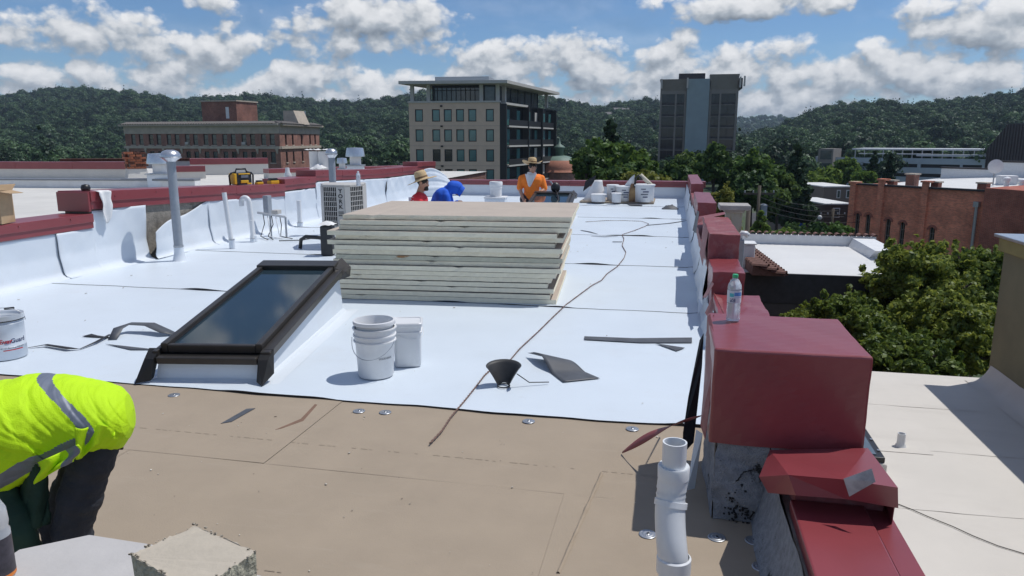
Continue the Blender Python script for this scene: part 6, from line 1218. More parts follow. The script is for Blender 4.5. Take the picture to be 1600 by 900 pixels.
# ------------------------------------------------------------------ pails and debris at the far end
def far_pails():
    a, b = P(905, 318), P(1021, 313); mb = MB(); mb.box(a.x, 20.1, .018, b.x + .05, 21.6, .06); tag(mb.obj('tan_board', [m_facer]), 'tan board under the far group of white pails', 'board')
    def pail(px, pb, r, h, label, lid=True, txt=True):
        p = P(px, pb, .06); t = thing('white_pail', label, 'pail', (p.x, p.y, .06), YAW, 'white pails at the far end'); mb = MB(); mb.lathe([(0, 0), (r * .92, 0), (r * .95, .01), (r, h * .9), (r * 1.06, h * .905), (r * 1.06, h * .95), (r * 1.0, h * .97)], 24); mb.obj('body', m_white, t, auto=45)
        if lid: mb = MB(); mb.lathe([(r * 1.07, h * .94), (r * 1.09, h * .96), (r * 1.09, h), (r * .95, h + .012), (0, h + .008)], 24, caps=False); mb.obj('lid', m_white, t, auto=40)
        if txt:
            for k in range(4): mb = MB(); zz_ = h * (.72 - .15 * k); a0 = -.5 + .2 * (k % 2); mb.rings([[((r * .985 + .003) * math.sin(x_), -(r * .985 + .003) * math.cos(x_), z_) for z_ in (zz_, zz_ + .03)] for x_ in [a0 + .12 * q_ for q_ in range(5 + k % 3)]], 0, False, False); mb.obj('printed_band', m_blueink if k % 2 else m_greyink, t)
        return t
    pail(1006, 315, .27, .46, 'big open white pail holding paper and tube, far end'); pail(957, 313, .16, .42, 'tall closed white pail in the far group'); pail(976, 314, .24, .40, 'wide printed white pail in the middle of the far group'); pail(963, 316, .13, .24, 'small square looking white tub before the other far pails', txt=False); pail(935, 315, .2, .20, 'low white tub at the end of the far board', txt=False)
    p = P(928, 313, .06); t = thing('plastic_bag', 'crumpled white plastic bag leaning on the low tub', 'bag', p, .3); mb = MB(); mb.rings([[((.30 - .2 * z_) * (1 + .16 * wav(a_ * 3, z_ * 5)) * math.cos(a_) + .12 * z_, (.2 - .1 * z_) * (1 + .2 * wav(a_ * 2 + 1, z_ * 4)) * math.sin(a_), z_ * .55) for a_ in [2 * math.pi * k / 22 for k in range(22)]] for z_ in (0, .2, .45, .7, .9, 1.0)]); mb.obj('bag', m_cloth, t, True); mb = MB(); mb.add([(-.30, .05, .25), (.0, .0, .5), (.05, .1, .68), (-.22, .15, .52)], [(0, 1, 2, 3)]); o = mb.obj('dark_sheet', m_blk, t); s = o.modifiers.new('thick', 'SOLIDIFY'); s.thickness = .02
    p = P(1003, 315, .06); t = thing('cardboard_tube', 'pale cardboard tube leaning out of the big far pail', 'tube', (p.x, p.y, .44), YAW); mb = MB(); mb.tube([(-.1, 0, -.2), (.26, .0, .08), (.0, 0, .30)][0:1] + [(.02, 0, .32), (.30, .05, .05)][::1], .05, 12); mb = MB(); mb.tube([(.28, 0, .02), (-.06, .04, .33)], .055, 14); mb.obj('tube', M('pale_card', (.62, .58, .47), .8), t, True); mb = MB(); mb.tube([(-.22, -.05, .0), (-.2, -.05, .25), (-.12, -.05, .33), (-.04, -.05, .2)], .03, 8); mb.obj('strap', m_blk, t, True)
    p = P(983, 315, .06); mb = MB(); mb.add([(p.x - .18, p.y, .40), (p.x + .10, p.y, .42), (p.x + .12, p.y + .05, .78), (p.x + .02, p.y + .04, .70), (p.x - .12, p.y + .1, .52)], [(0, 1, 2, 3, 4)]); o = mb.obj('paper_sheet', m_cloth); s = o.modifiers.new('thick', 'SOLIDIFY'); s.thickness = .01; tag(o, 'torn white paper sticking up among the far pails', 'paper')
    p = P(988, 315, .06); t = thing('paper_sack', 'narrow tan and brown sack between two far pails', 'sack', p, YAW); mb = MB(); mb.rings([[(.09 * w_ * sx_, .07 * w_ * sy_, z_) for sx_, sy_ in ((-1, -1), (1, -1), (1, 1), (-1, 1))] for w_, z_ in ((1, 0), (1.08, .15), (.95, .35), (.5, .48))]); mb.obj('sack', M('sack_tan', (.45, .30, .14), .8, col2=(.10, .04, .03), scale=5), t, bevel=.01)
    p = P(858, 300); mb = MB(); mb.box(p.x - .28, 21.5, .012, p.x + .28, 21.9, .22); tag(mb.obj('carton', m_card, None, bevel=.005), 'closed brown carton by the cross parapet behind the skylight', 'box')
    p = P(1047, 327); mb = MB(); mb.grid(8, 6, lambda u, v: (p.x - .2 + .4 * u, p.y - .15 + .3 * v, .02 + .09 * math.sin(u * 3.1) * math.sin(v * 3.1) * (1 + .5 * wav(u * 9 + v * 4)))); tag(mb.obj('crumpled_sheet', m_under, None, True), 'crumpled grey scrap lying past the last seam', 'scrap')
far_pails()
def heat_gun():
    q = PY(868, 296, 16.55); t = thing('heat_welder', 'black heat tool with cord resting on the far skylight top', 'tool', (q.x, q.y, q.z - .06), YAW); mb = MB(); mb.rings([[(.10 * w_ * math.cos(a_), .07 * w_ * math.sin(a_), z_) for a_ in [2 * math.pi * k / 14 for k in range(14)]] for w_, z_ in ((.5, 0), (1, .05), (1.05, .13), (.6, .2), (.1, .22))]); mb.obj('motor', m_blk, t, True); mb = MB(); mb.tube([(-.05, 0, .15), (-.12, -.02, .24)], .02, 8); mb.obj('nozzle', m_galv, t); mb = MB(); mb.tube([(0, -.05, .04), (.02, -.3, .0), (.03, -.7, -.10), (-.06, -1.1, -.2)], .014, 6); mb.obj('cable', m_blk, t, True)
heat_gun()
# ------------------------------------------------------------------ bottles and near foreground
m_pet = M('clear_plastic', (.92, .96, 1.0), .05, var=.0, trans=1.0); m_pet.node_tree.nodes['Principled BSDF'].inputs['IOR'].default_value = 1.15
m_cap = M('green_cap', (.05, .50, .22), .4, var=.05); m_wlabel = M('label_white', (.68, .72, .78), .5, var=.05); m_wlblue = M('label_blue', (.10, .28, .62), .5, var=.3, scale=40); m_wlcyan = M('label_cyan', (.10, .55, .62), .5, var=.1)
def bottle(loc, label, h, r, mcap, blue=True, rz=0.0, neck=True, body=None, parent=None, shoulder=.70):
    t = thing('water_bottle', label, 'bottle', loc, rz); mb = MB(); p = [(r * .8, 0), (r * .96, .01 * h)]
    for k in range(9): zz_ = (.04 + .60 * k / 8) * h; p.append((r * (.965 + .035 * math.cos(k * 2.6)), zz_))
    p += [(r, shoulder * h), (r * .93, (shoulder + .08) * h), (r * .62, (shoulder + .17) * h), (r * .36, .91 * h), (r * .34, .93 * h)]
    mb.lathe([(0, .004)] + p, 28, caps=False); mb.obj('body', body or m_pet, t, True)
    mb = MB(); mb.lathe([(r * .40, .925 * h), (r * .42, .93 * h), (r * .42, .985 * h), (r * .38, h), (0, h)], 20, caps=False); mb.obj('cap', mcap, t, auto=40)
    if blue:
        mb = MB(); mb.lathe([(r * 1.012, .40 * h), (r * 1.012, .66 * h)], 32, caps=False); lb = mb.obj('label', m_wlabel, t, True)
        def patch(a0, a1, z0, z1, m): mb = MB(); mb.rings([[(r * 1.02 * math.sin(a0 + (a1 - a0) * k / 8), -r * 1.02 * math.cos(a0 + (a1 - a0) * k / 8), z_ * h) for z_ in (z0, z1)] for k in range(9)], 0, False, False); mb.obj('label_print', m, lb, True)
        patch(-.9, -.25, .53, .61, m_wlcyan); patch(-.2, 1.0, .55, .63, m_wlblue); patch(-.2, 1.0, .515, .522, m_wlblue); patch(-.8, .0, .415, .50, M('fine_print', (.55, .58, .63), .5, col2=(.12, .15, .25), scale=160, thresh=(.45, .55)))
    return t
m_frost = M('frosted_plastic', (.80, .84, .90), .25, var=.03, trans=.6)
bz = .807; bb = P(1145, 500, bz); bottle((bb.x, bb.y - .0, bz), 'clear water bottle with green cap on the red parapet box', .235, .034, m_cap, True, .12, body=m_frost)
bt2 = PX(534 + 26, 283, -5.0); 
bottle((HD(560, 285, 11.3).x, HD(560, 285, 11.3).y, 1.012), 'small clear bottle standing on the condenser', .22, .034, m_white, False, body=m_frost)
# board stack and foam offcut close to the camera
def near_pile():
    pts = [(30, 858), (140, 835), (237, 850), (430, 905), (430, 1010), (-60, 1010), (-40, 905)]; zt = .75; Wp = [P(x, y, zt) for x, y in pts]
    base = Wp[1]
    mb = MB(); mb.prism([(p.x, p.y) for p in Wp][::-1], zt - .055, zt); o = tag(mb.obj('grey_board', M('grey_faced_board', (.47, .455, .445), .8, var=.05, scale=8, bump=.06), None, bevel=.003), 'grey faced board with a clipped corner under the foam block', 'board')
    cx = sum(p.x for p in Wp) / 7; cyy = sum(p.y for p in Wp) / 7
    bd = thing('board_bundle', 'knee-high bundle of boards carrying the grey faced board', 'bundle', (cx, cyy, .003))
    for k in range(13): f = .93 + .02 * math.sin(k * 2.1); z1 = zt - .060 - .0535 * k; mb = MB(); mb.prism([((p.x - cx) * f, (p.y - cyy) * f - .02) for p in Wp][::-1], z1 - .0525, z1); mb.obj('board', [m_foam], bd)
    # foam block: cut piece with crumbly edges
    q = [P(205, 866, .86), P(305, 820, .86), P(400, 862, .86), P(300, 925, .86)]; n = 22; mb = MB(); r = random.Random(3)
    top = []; bot = []
    for i in range(4):
        a, b = q[i], q[(i + 1) % 4]
        for k in range(n): p = a.lerp(b, k / n); j = .0022; top.append((p.x + r.uniform(-j, j), p.y + r.uniform(-j, j), .86 + r.uniform(-.004, .0006))); bot.append((p.x + r.uniform(-j, j), p.y + r.uniform(-j, j), .752))
    N_ = len(top); mid = [((t_[0] + b_[0]) / 2 + r.uniform(-.002, .002), (t_[1] + b_[1]) / 2 + r.uniform(-.002, .002), .81 + r.uniform(-.004, .004)) for t_, b_ in zip(top, bot)]
    mb.add(top, [tuple(range(N_))[::-1]], 0); mb.rings([bot, mid, top], 1, False); o = mb.obj('foam_block', [M('foam_top', (.46, .41, .335), .9, var=.06, scale=20, bump=.12, bscale=80), M('foam_cut', (.40, .385, .30), .95, var=.3, scale=45, bump=1.0, bscale=70)]); tag(o, 'cut block of insulation foam with crumbly edges close to us', 'foam block')
    cb = MB()
    for k in range(46):
        i = r.randrange(4); p = q[i].lerp(q[(i + 1) % 4], r.random()); s_ = r.uniform(.0012, .0042); cb.cbox((p.x + r.uniform(-.004, .004), p.y + r.uniform(-.004, .004), .861), (s_ * 1.6, s_, s_)); 
    cb.obj('crumbs', M('foam_crumb', (.13, .11, .085), .95, col2=(.5, .45, .36), scale=200, thresh=(.45, .55)), o)
    # bottle at the frame edge
    p = P(-4, 905, zt); pb = thing('drink_bottle', 'clear drink bottle with dark label at the edge of the near board', 'bottle', (p.x + .004, p.y + .0, zt), .3); r_ = .034; h = .21
    prof = [(r_ * .85, 0), (r_, .01), (r_, .115), (r_ * .9, .122), (r_ * .98, .135), (r_ * .92, .165), (r_ * .6, .19), (r_ * .42, .20), (r_ * .42, .21)]; mb = MB(); mb.lathe([(0, .003)] + prof, 28, caps=False); mb.obj('body', m_frost, pb, True); mb = MB(); mb.lathe([(r_ * 1.015, .015), (r_ * 1.015, .105)], 28, caps=False); mb.obj('label', M('dark_drink_label', (.05, .045, .06), .45, var=.5, scale=40), pb, True); mb = MB(); mb.lathe([(r_ * 1.02, .012), (r_ * 1.02, .02)], 28, caps=False); mb.obj('orange_band', M('orange_print', (.75, .22, .03), .45), pb, True); mb = MB(); mb.lathe([(r_ * .46, .208), (r_ * .48, .212), (r_ * .48, .232), (0, .235)], 20, caps=False); mb.obj('cap', m_white, pb, True)
near_pile()
# ------------------------------------------------------------------ things on the cream and white roofs
def hatch():
    a = P(1383, 720, cz + .18); t = thing('roof_light', 'small framed roof light on the cream roof below the parapet box', 'roof light', (a.x - .62, a.y, cz + .006), .0); mb = MB(); mb.box(-.03, -.02, 0, .64, .86, .15); mb.obj('curb', m_cream, t, bevel=.02); mb = MB(); mb.box(0, 0, .152, .62, .82, .20); mb.obj('frame', m_blk, t, bevel=.006); mb = MB(); mb.box(.05, .05, .201, .56, .77, .207); mb.obj('glass', M('pale_reflecting_glass', (.12, .15, .17), .05, spec=.8), t)
    for k in range(3): mb = MB(); mb.cbox((.60, .15 + .25 * k, .206), (.02, .03, .006)); mb.obj('clip', m_galv, t)
hatch()
p = P(1407, 698, cz); t = thing('stub_vent', 'small white stub vent pipe on the cream roof', 'vent', (p.x, p.y, cz + .006)); mb = MB(); mb.lathe([(.055, .0), (.038, .03), (.036, .13), (.030, .13), (.030, .03)], 18, caps=False); mb.obj('pipe', m_pvc, t, auto=40); mb = MB(); mb.box(-.22, -.16, 0, .24, .16, .003); mb.obj('flange', m_cream, t)
def outer_vent():
    p = PY(1146, 356, 9.6); d = (p - CAM).dot(FH); t = thing('box_head_flue', 'grey square headed flue rising outside the parapet', 'flue', (1.02, 9.9, -2.0), 0); z = lambda py: PY(1146, py, 9.9).z + 2.0; w = .0085; X = PY(1146, 340, 9.9).x - 1.02
    mb = MB(); mb.box(X - .10, -.08, 0, X + .10, .12, z(331)); mb.obj('shaft', M('streaked_flue', (.40, .38, .33), .7, var=.1, col2=(.33, .20, .07), scale=3, stretch=(6, 6, .6), thresh=(.5, .62)), t); mb = MB(); mb.box(X - .125, -.13, z(331), X + .125, .16, z(327)); mb.box(X - .19, -.20, z(327) + .002, X + .19, .22, z(319)); mb.obj('head', M('grey_flue_head', (.36, .34, .33), .7, var=.15), t, bevel=.01)
    t2 = thing('goosenecked_mast', 'small white weatherhead pipe behind the red parapet step', 'pipe', (1.02, 8.9, -2.0)); z = lambda py: PY(1157, py, 8.9).z + 2.0; X = PY(1156, 372, 8.9).x - 1.02
    mb = MB(); mb.box(X - .05, -.05, 0, X + .05, .05, z(374)); mb.obj('box', m_grayp, t2, bevel=.01); mb = MB(); mb.tube([(X, 0, z(374)), (X, 0, z(367)), (X + .02, 0, z(364)), (X + .07, 0, z(365)), (X + .09, 0, z(369))], .03, 10); mb.obj('weatherhead', m_pvc, t2, True)
outer_vent()
t = thing('roof_box', 'small white box beside the tiled roof edge', 'roof box', (PY(1157, 418, 24).x, 24.1, wz + .004)); mb = MB(); mb.box(-.3, 0, 0, .42, .6, .75); mb.obj('case', m_whitep, t, bevel=.04); mb = MB(); mb.box(-.34, -.04, .752, .46, .64, .80); mb.obj('lid', m_whitep, t, bevel=.02)
# street pole, wires and lamp
def pole(px, ptop, d, label, arm=True, r=.13):
    p = HD(px, ptop, d); t = thing('utility_pole', label, 'utility pole', (p.x, p.y, G), YAW); h = p.z - G; mb = MB(); mb.tube([(0, 0, 0), (0, 0, h)], [r * 1.2, r], 10); mb.obj('pole', m_wood, t, True)
    if arm: mb = MB(); mb.box(-1.3, -.06, h - .75, 1.3, .06, h - .6); a_ = mb.obj('cross_arm', m_wood, t); 
    if arm:
        im = MB().lathe([(.05, 0), (.07, .05), (.05, .1), (.07, .15), (.03, .2)], 8).mesh('insulator', m_galv)
        for q_ in (-1.2, -.5, .5, 1.2): put('insulator', im, a_, (q_, 0, h - .6))
    mb = MB(); mb.lathe([(.3, h - 2.6), (.3, h - 1.6), (.1, h - 1.5)], 12, (.45, 0, 0)); mb.obj('transformer', m_grayp, t, auto=40)
    return Vector((p.x, p.y, p.z - .4))
w1 = pole(1187, 290, 62, 'wooden utility pole with transformer before the dark trees'); w2 = pole(1170, 322, 30, 'nearer dark pole with meter box beside the golden shrub', False, .09); w3 = pole(1302, 326, 75, 'street pole with long lamp arm by the low brown shop')
def wire(a, b, sag, label):
    mb = MB(); mb.tube([a.lerp(b, k / 16) - ZZ * sag * 4 * (k / 16) * (1 - k / 16) for k in range(17)], .022, 4); tag(mb.obj('overhead_wire', m_black), label, 'wire', 'overhead wires along the street')
for k in range(4): wire(w1 + Vector((0, 0, -.5 * k)), HD(1300 + 20 * k, 318 + 9 * k, 70), .6, 'thin overhead wire sagging from the utility pole towards the brick hall')
def globe():
    p = HD(1281, 340, 70); t = thing('globe_lamp', 'street lamp with round white globe above the bushes', 'street lamp', (p.x, p.y, G)); h = p.z - G; mb = MB(); mb.tube([(0, 0, 0), (0, 0, h - .2)], [.08, .05], 8); mb.obj('post', m_dkmet, t); mb = MB(); mb.lathe([(.02, -.22), (.16, -.16), (.22, 0), (.16, .16), (.02, .22)], 14, (0, 0, h)); mb.obj('globe', m_whitep, t, True)
globe()
# ------------------------------------------------------------------ people
def capsule(bm_v, bm_f, a, b, ra, rb, n=12, k=5):
    a, b = Vector(a), Vector(b); t = (b - a); L_ = t.length; t = t.normalized() if L_ > 1e-6 else Vector((0, 0, 1)); u = t.orthogonal().normalized(); w = t.cross(u); rs = []
    for i in range(k + 1): an = -math.pi / 2 + math.pi / 2 * i / k; rs.append((a + t * (ra * math.sin(an)), max(ra * math.cos(an), 1e-4)))
    for i in range(k + 1): an = math.pi / 2 * i / k; rs.append((b + t * (rb * math.sin(an)), max(rb * math.cos(an), 1e-4)))
    o = len(bm_v)
    for c, r in rs:
        for j in range(n): bm_v.append(c + u * (r * math.cos(2 * math.pi * j / n)) + w * (r * math.sin(2 * math.pi * j / n)))
    for i in range(len(rs) - 1):
        for j in range(n): bm_f.append((o + i * n + j, o + i * n + (j + 1) % n, o + (i + 1) * n + (j + 1) % n, o + (i + 1) * n + j))
    bm_f.append(tuple(o + j for j in range(n))[::-1]); bm_f.append(tuple(o + (len(rs) - 1) * n + j for j in range(n)))
def blob(name, parts, mats, parent, voxel=.018, smooth=6, disp=None):
    """one continuous surface from tapered limbs: parts = (a, b, ra, rb, material)"""
    V, Fc = [], []
    for a, b, ra, rb, mi in parts: capsule(V, Fc, a, b, ra, rb)
    me = bpy.data.meshes.new(name); me.from_pydata(V, [], Fc); o = bpy.data.objects.new(name, me); COL.objects.link(o)
    r = o.modifiers.new('r', 'REMESH'); r.mode = 'VOXEL'; r.voxel_size = voxel; s = o.modifiers.new('s', 'SMOOTH'); s.iterations = smooth; s.factor = .5
    dg = bpy.context.evaluated_depsgraph_get(); m2 = bpy.data.meshes.new_from_object(o.evaluated_get(dg)); m2.name = name; bpy.data.objects.remove(o)
    n = len(m2.polygons); cen = np.zeros(n * 3); m2.polygons.foreach_get('center', cen); cen = cen.reshape(-1, 3); best = np.full(n, 9.0); idx = np.zeros(n, dtype=np.int32)
    for a, b, ra, rb, mi in parts:
        a_, b_ = np.array(a, float), np.array(b, float); d = b_ - a_; L2 = max(d @ d, 1e-9); t = np.clip(((cen - a_) @ d) / L2, 0, 1); dist = np.linalg.norm(cen - (a_ + t[:, None] * d), axis=1) - (ra + (rb - ra) * t); k = dist < best; best[k] = dist[k]; idx[k] = mi
    m2.materials.clear()
    for m in mats: m2.materials.append(m)
    m2.polygons.foreach_set('material_index', idx); m2.polygons.foreach_set('use_smooth', [True] * n)
    if disp:
        for v in m2.vertices: v.co += disp(v.co) * v.normal
    m2.update(); o = bpy.data.objects.new(name, m2); COL.objects.link(o); o.parent = parent; return o
def hand(w, d, up, m, s=1.0):
    """palm and five fingers from wrist w along direction d"""
    w, d, up = Vector(w), Vector(d).normalized(), Vector(up).normalized(); sd = d.cross(up).normalized(); out = [(w, w + d * .07 * s, .026 * s, .034 * s, m)]
    for k, ln in ((-1.5, .075), (-.5, .088), (.5, .082), (1.5, .062)):
        a = w + d * .085 * s + sd * k * .019 * s; b = a + d * ln * .5 * s - up * .012 * s; out += [(a, b, .0095 * s, .009 * s, m), (b, b + d * ln * .3 * s - up * .03 * s, .009 * s, .008 * s, m)]
    a = w + d * .03 * s - sd * .03 * s; out.append((a, a + d * .045 * s - sd * .025 * s - up * .01 * s, .011 * s, .009 * s, m)); return out
def head(c, face, s, mskin, mhair, lookdown=0.0):
    c, f = Vector(c), Vector(face).normalized(); sd = f.cross(ZZ).normalized(); up = sd.cross(f).normalized()
    p = [(c + up * .03, c + up * .045 - f * .02, .088, .085, mhair), (c + f * .02 - up * .01, c + f * .025 - up * .06, .074, .058, mskin), (c + f * .03 - up * .085, c + f * .045 - up * .095, .04, .032, mskin), (c + f * .088 + up * .0, c + f * .104 - up * .03, .012, .016, mskin), (c + f * .085 - up * .065 - sd * .018, c + f * .085 - up * .065 + sd * .018, .012, .012, mskin), (c + f * .085 + up * .03 - sd * .03, c + f * .085 + up * .03 + sd * .03, .012, .012, mskin)]
    for k in (-1, 1): p.append((c + sd * .078 * k - up * .02, c + sd * .082 * k + up * .015, .016, .018, mskin))
    return p
def eyes(c, face, parent, beard=None):
    c, f = Vector(c), Vector(face).normalized(); sd = f.cross(ZZ).normalized(); up = sd.cross(f).normalized()
    for k in (-1, 1):
        mb = MB(); q = c + f * .083 + sd * .033 * k + up * .008; mb.lathe([(0, -.009), (.009, -.003), (.009, .003), (0, .009)], 8, q); mb.obj('eye', m_blk, parent, True)
m_skin = M('tanned_skin', (.46, .25, .17), .6, var=.1, scale=20); m_skind = M('deep_tanned_skin', (.20, .095, .06), .6, var=.1, scale=20); m_hair = M('black_hair', (.012, .010, .009), .6)
m_straw = M('straw', (.56, .41, .23), .85, var=.2, scale=60, bump=.4, bscale=140); m_strawd = M('straw_band', (.20, .13, .07), .9, var=.2, scale=40)
m_orange = M('orange_shirt', (.95, .23, .025), .8, var=.08, scale=10, bump=.3, bscale=14); m_redsh = M('red_shirt', (.68, .03, .045), .8, var=.1, scale=10, bump=.3, bscale=14); m_bluesh = M('blue_hoodie', (.015, .11, .62), .85, var=.12, scale=10, bump=.35, bscale=14)
m_denim = add_dirt(M('dark_denim', (.022, .026, .036), .85, var=.25, scale=14, bump=.4, bscale=40), (.10, .14, .20), .8, 3.0, .55, .72); m_pants = M('dark_trousers', (.03, .032, .04), .85, var=.2, scale=10)
m_hiviz = M('hi_vis_mesh_yellow', (.50, .80, .0), .75, var=.06, scale=9, bump=.25, bscale=260); m_refl = M('grey_reflective_tape', (.155, .18, .235), .5, .1, var=.1, scale=12); m_green = M('dark_green_cloth', (.012, .042, .030), .85, var=.2, scale=10, bump=.3, bscale=18)
def hat(parent, c, tilt, turn, brim=.20, crown=.10, h=.11, curl=.04, name='straw_hat'):
    mx = Matrix.Translation(c) @ Matrix.Rotation(turn, 4, 'Z') @ Matrix.Rotation(tilt[0], 4, 'X') @ Matrix.Rotation(tilt[1], 4, 'Y'); mb = MB(); n = 40; rs = []
    for r, z in ((brim, -.004), (brim * .8, -.012), (crown * 1.12, .0), (crown * 1.02, .02), (crown * .97, h * .6), (crown * .85, h * .92), (crown * .55, h), (crown * .2, h * .93), (.002, h * .92)):
        rs.append([mx @ Vector((r * math.cos(a) * 1.0, r * math.sin(a) * 1.12, z + (curl * (abs(math.cos(a)) ** 2) * max(0, (r - crown * 1.1) / (brim - crown * 1.1)) if r > crown * 1.15 else 0))) for a in [2 * math.pi * j / n for j in range(n)]])
    mb.rings(rs, 0, False); o = mb.obj(name, m_straw, parent, True); s = o.modifiers.new('t', 'SOLIDIFY'); s.thickness = .004
    mb = MB(); mb.rings([[mx @ Vector((crown * q * math.cos(a), crown * q * 1.12 * math.sin(a), z)) for a in [2 * math.pi * j / n for j in range(n)]] for q, z in ((1.05, .012), (1.03, .03), (1.01, .045))], 0, False); mb.obj('hat_band', m_strawd, o, True); return o
def base_at(px, d): p = HD(px, HOR, d); return Vector((p.x, p.y, .012))
# kneeling man in orange, turned towards the far skylight
def orange_man():
    d = 17.3; t = thing('person', 'person in orange shirt and straw hat kneeling by the far skylight', 'person', base_at(831, d), YAW); t.scale = (1.06, 1.06, 1.06); f = Vector((.25, -1, -.25))
    S = [(-.21, 0, .80), (.21, .02, .80)]; hd = Vector((.02, -.08, 1.0)); P_ = []
    P_ += [((-.11, .05, .30), (.11, .05, .30), .15, .15, 2), ((0, .04, .36), (0, .0, .60), .165, .175, 0), ((-.10, .0, .70), (.10, .0, .70), .15, .15, 0), ((-.16, 0, .78), (.16, .01, .78), .075, .075, 0), ((0, -.01, .82), (0, -.05, .92), .055, .05, 1)]
    for sx in (-1, 1): P_ += [((sx * .12, .05, .28), (sx * .17, -.38, .12), .10, .07, 2), ((sx * .17, -.38, .09), (sx * .13, .10, .09), .065, .055, 2), ((sx * .13, .10, .08), (sx * .13, .26, .06), .05, .04, 3)]
    P_ += [((-.22, 0, .76), (-.26, -.04, .56), .075, .07, 0), ((-.26, -.04, .54), (-.20, -.20, .36), .045, .034, 1), ((.22, .01, .76), (.28, -.03, .55), .075, .07, 0), ((.28, -.03, .53), (.16, -.24, .44), .045, .034, 1)]
    P_ += hand((-.20, -.20, .36), (.3, -.6, -.6), (0, -.3, .8), 1) + hand((.16, -.24, .44), (-.6, -.6, -.2), (0, 0, 1), 1) + head(hd, f, 1, 1, 4)
    blob('body', P_, [m_orange, m_skin, m_pants, m_blk, m_hair], t, .014, 3); eyes(hd, f, t); hat(t, hd + Vector((-.01, .0, .085)), (-.12, 0.05), .25, .215, .095, .13, .07)
    mb = MB(); mb.grid(14, 12, lambda u, v: ((-.13 + .26 * u) * (1 - .78 * v) - .03 * v - .02, -.165 - .02 * math.sin(u * 3.14) - .012 * v + .008 * wav(u * 8), .865 - .02 * math.sin(u * 3.14) - .26 * v)); mb.obj('white_neckerchief', m_cloth, t, True); mb = MB(); mb.rings([[(.10 * math.cos(a) * q, -.02 + .10 * math.sin(a) * q, z) for a in [2 * math.pi * j / 18 for j in range(18)]] for q, z in ((.98, .845), (1.05, .87), (.85, .90))], 0, False); mb.obj('scarf_collar', m_cloth, t, True)
orange_man()
def red_man():
    d = 13.6; t = thing('person', 'person in red shirt and wide straw hat squatting behind the board stack', 'person', base_at(653, d), YAW); t.scale = (1.16, 1.16, 1.14); f = Vector((1, -.22, -.12)); hd = Vector((.055, 0, .80)); P_ = []
    P_ += [((-.06, -.10, .22), (-.06, .10, .22), .14, .14, 2), ((-.04, 0, .28), (-.02, 0, .44), .155, .165, 0), ((0, -.10, .52), (0, .10, .52), .13, .13, 0), ((.0, -.17, .58), (.0, .17, .58), .075, .075, 0), ((.0, 0, .62), (.03, 0, .72), .055, .05, 1)]
    for sy in (-1, 1): P_ += [((-.06, sy * .12, .22), (.30, sy * .16, .42), .09, .07, 2), ((.30, sy * .16, .42), (.20, sy * .15, .08), .065, .05, 2), ((.18, sy * .15, .045), (.34, sy * .16, .04), .045, .04, 3), ((.0, sy * .22, .56), (.10, sy * .27, .36), .07, .06, 0), ((.10, sy * .27, .36), (.32, sy * .16, .30), .042, .034, 1)]; P_ += hand((.32, sy * .16, .30), (1, -sy * .4, -.3), (0, 0, 1), 1)
    P_ += head(hd, f, 1, 1, 4) + [(hd + Vector((.055, -.03, -.085)), hd + Vector((.07, -.01, -.10)), .035, .03, 4)]
    b = blob('body', P_, [m_redsh, m_skin, m_pants, m_blk, m_hair], t, .014, 3); eyes(hd, f, t); hat(t, hd + Vector((-.01, 0, .06)), (.0, -.30), 0.0, .245, .10, .14, -.02)
    mb = MB(); mb.grid(8, 6, lambda u, v: (-.14 + .13 * u, -.205 - .02 * math.sin(u * 2 + v) , .48 + .11 * v)); mb.obj('shirt_print', M('shirt_print', (.55, .03, .04), .8, col2=(.45, .45, .5), scale=28, thresh=(.48, .52)), t, True)
red_man()
def blue_man():
    d = 14.2; t = thing('person', 'person in blue hooded top crouched forward holding a tool', 'person', base_at(697, d), YAW); t.scale = (1.1, 1.1, 1.1); hd = Vector((.14, -.06, .70)); f = Vector((.8, -.25, -.75)); P_ = []
    P_ += [((-.20, -.09, .25), (-.20, .09, .25), .14, .14, 1), ((-.18, 0, .32), (-.08, 0, .52), .16, .185, 0), ((-.08, -.10, .58), (-.06, .10, .58), .14, .14, 0), ((-.02, -.14, .62), (-.02, .14, .62), .09, .09, 0), ((.02, 0, .68), (hd.x, hd.y, hd.z), .09, .09, 0), (hd + Vector((-.03, 0, .03)), hd + Vector((.03, 0, .02)), .115, .118, 0), (hd + Vector((.06, -.02, -.04)), hd + Vector((.07, -.02, -.07)), .07, .055, 2)]
    for sy in (-1, 1): P_ += [((-.2, sy * .11, .24), (.14, sy * .17, .36), .09, .075, 1), ((.14, sy * .17, .36), (.0, sy * .15, .07), .065, .05, 1), ((0, sy * .15, .045), (.15, sy * .16, .04), .045, .04, 3), ((.0, sy * .19, .58), (.06, sy * .22, .38), .075, .06, 0), ((.06, sy * .22, .38), (.17, sy * .06, .46), .055, .04, 0)]; P_ += hand((.17, sy * .06, .47), (.8, -sy * .2, -.1), (0, 0, 1), 2)
    blob('body', P_, [m_bluesh, m_pants, m_skind, m_blk], t, .014, 3); mb = MB(); mb.rings([[hd + Vector((.085, -.03, -.01)) + Vector((.5, 0, .8)).normalized() * (.09 * math.cos(a)) + Vector((0, 1, 0)) * (.085 * math.sin(a)) + Vector((.05, -.01, -.05)) * q for a in [2 * math.pi * j / 18 for j in range(18)]] for q in (0, .5, 1)], 0, False); mb.obj('hood_rim', m_bluesh, t, True)
    t2 = thing('hand_roller', 'black handled hand tool held by the crouching person in blue', 'tool', t.location, YAW); mb = MB(); mb.tube([(.20, -.05, .46), (.34, -.06, .40), (.46, -.05, .36), (.56, -.05, .35)], [.018, .016, .014, .02], 8); mb.obj('handle', m_blk, t2, True)
blue_man()
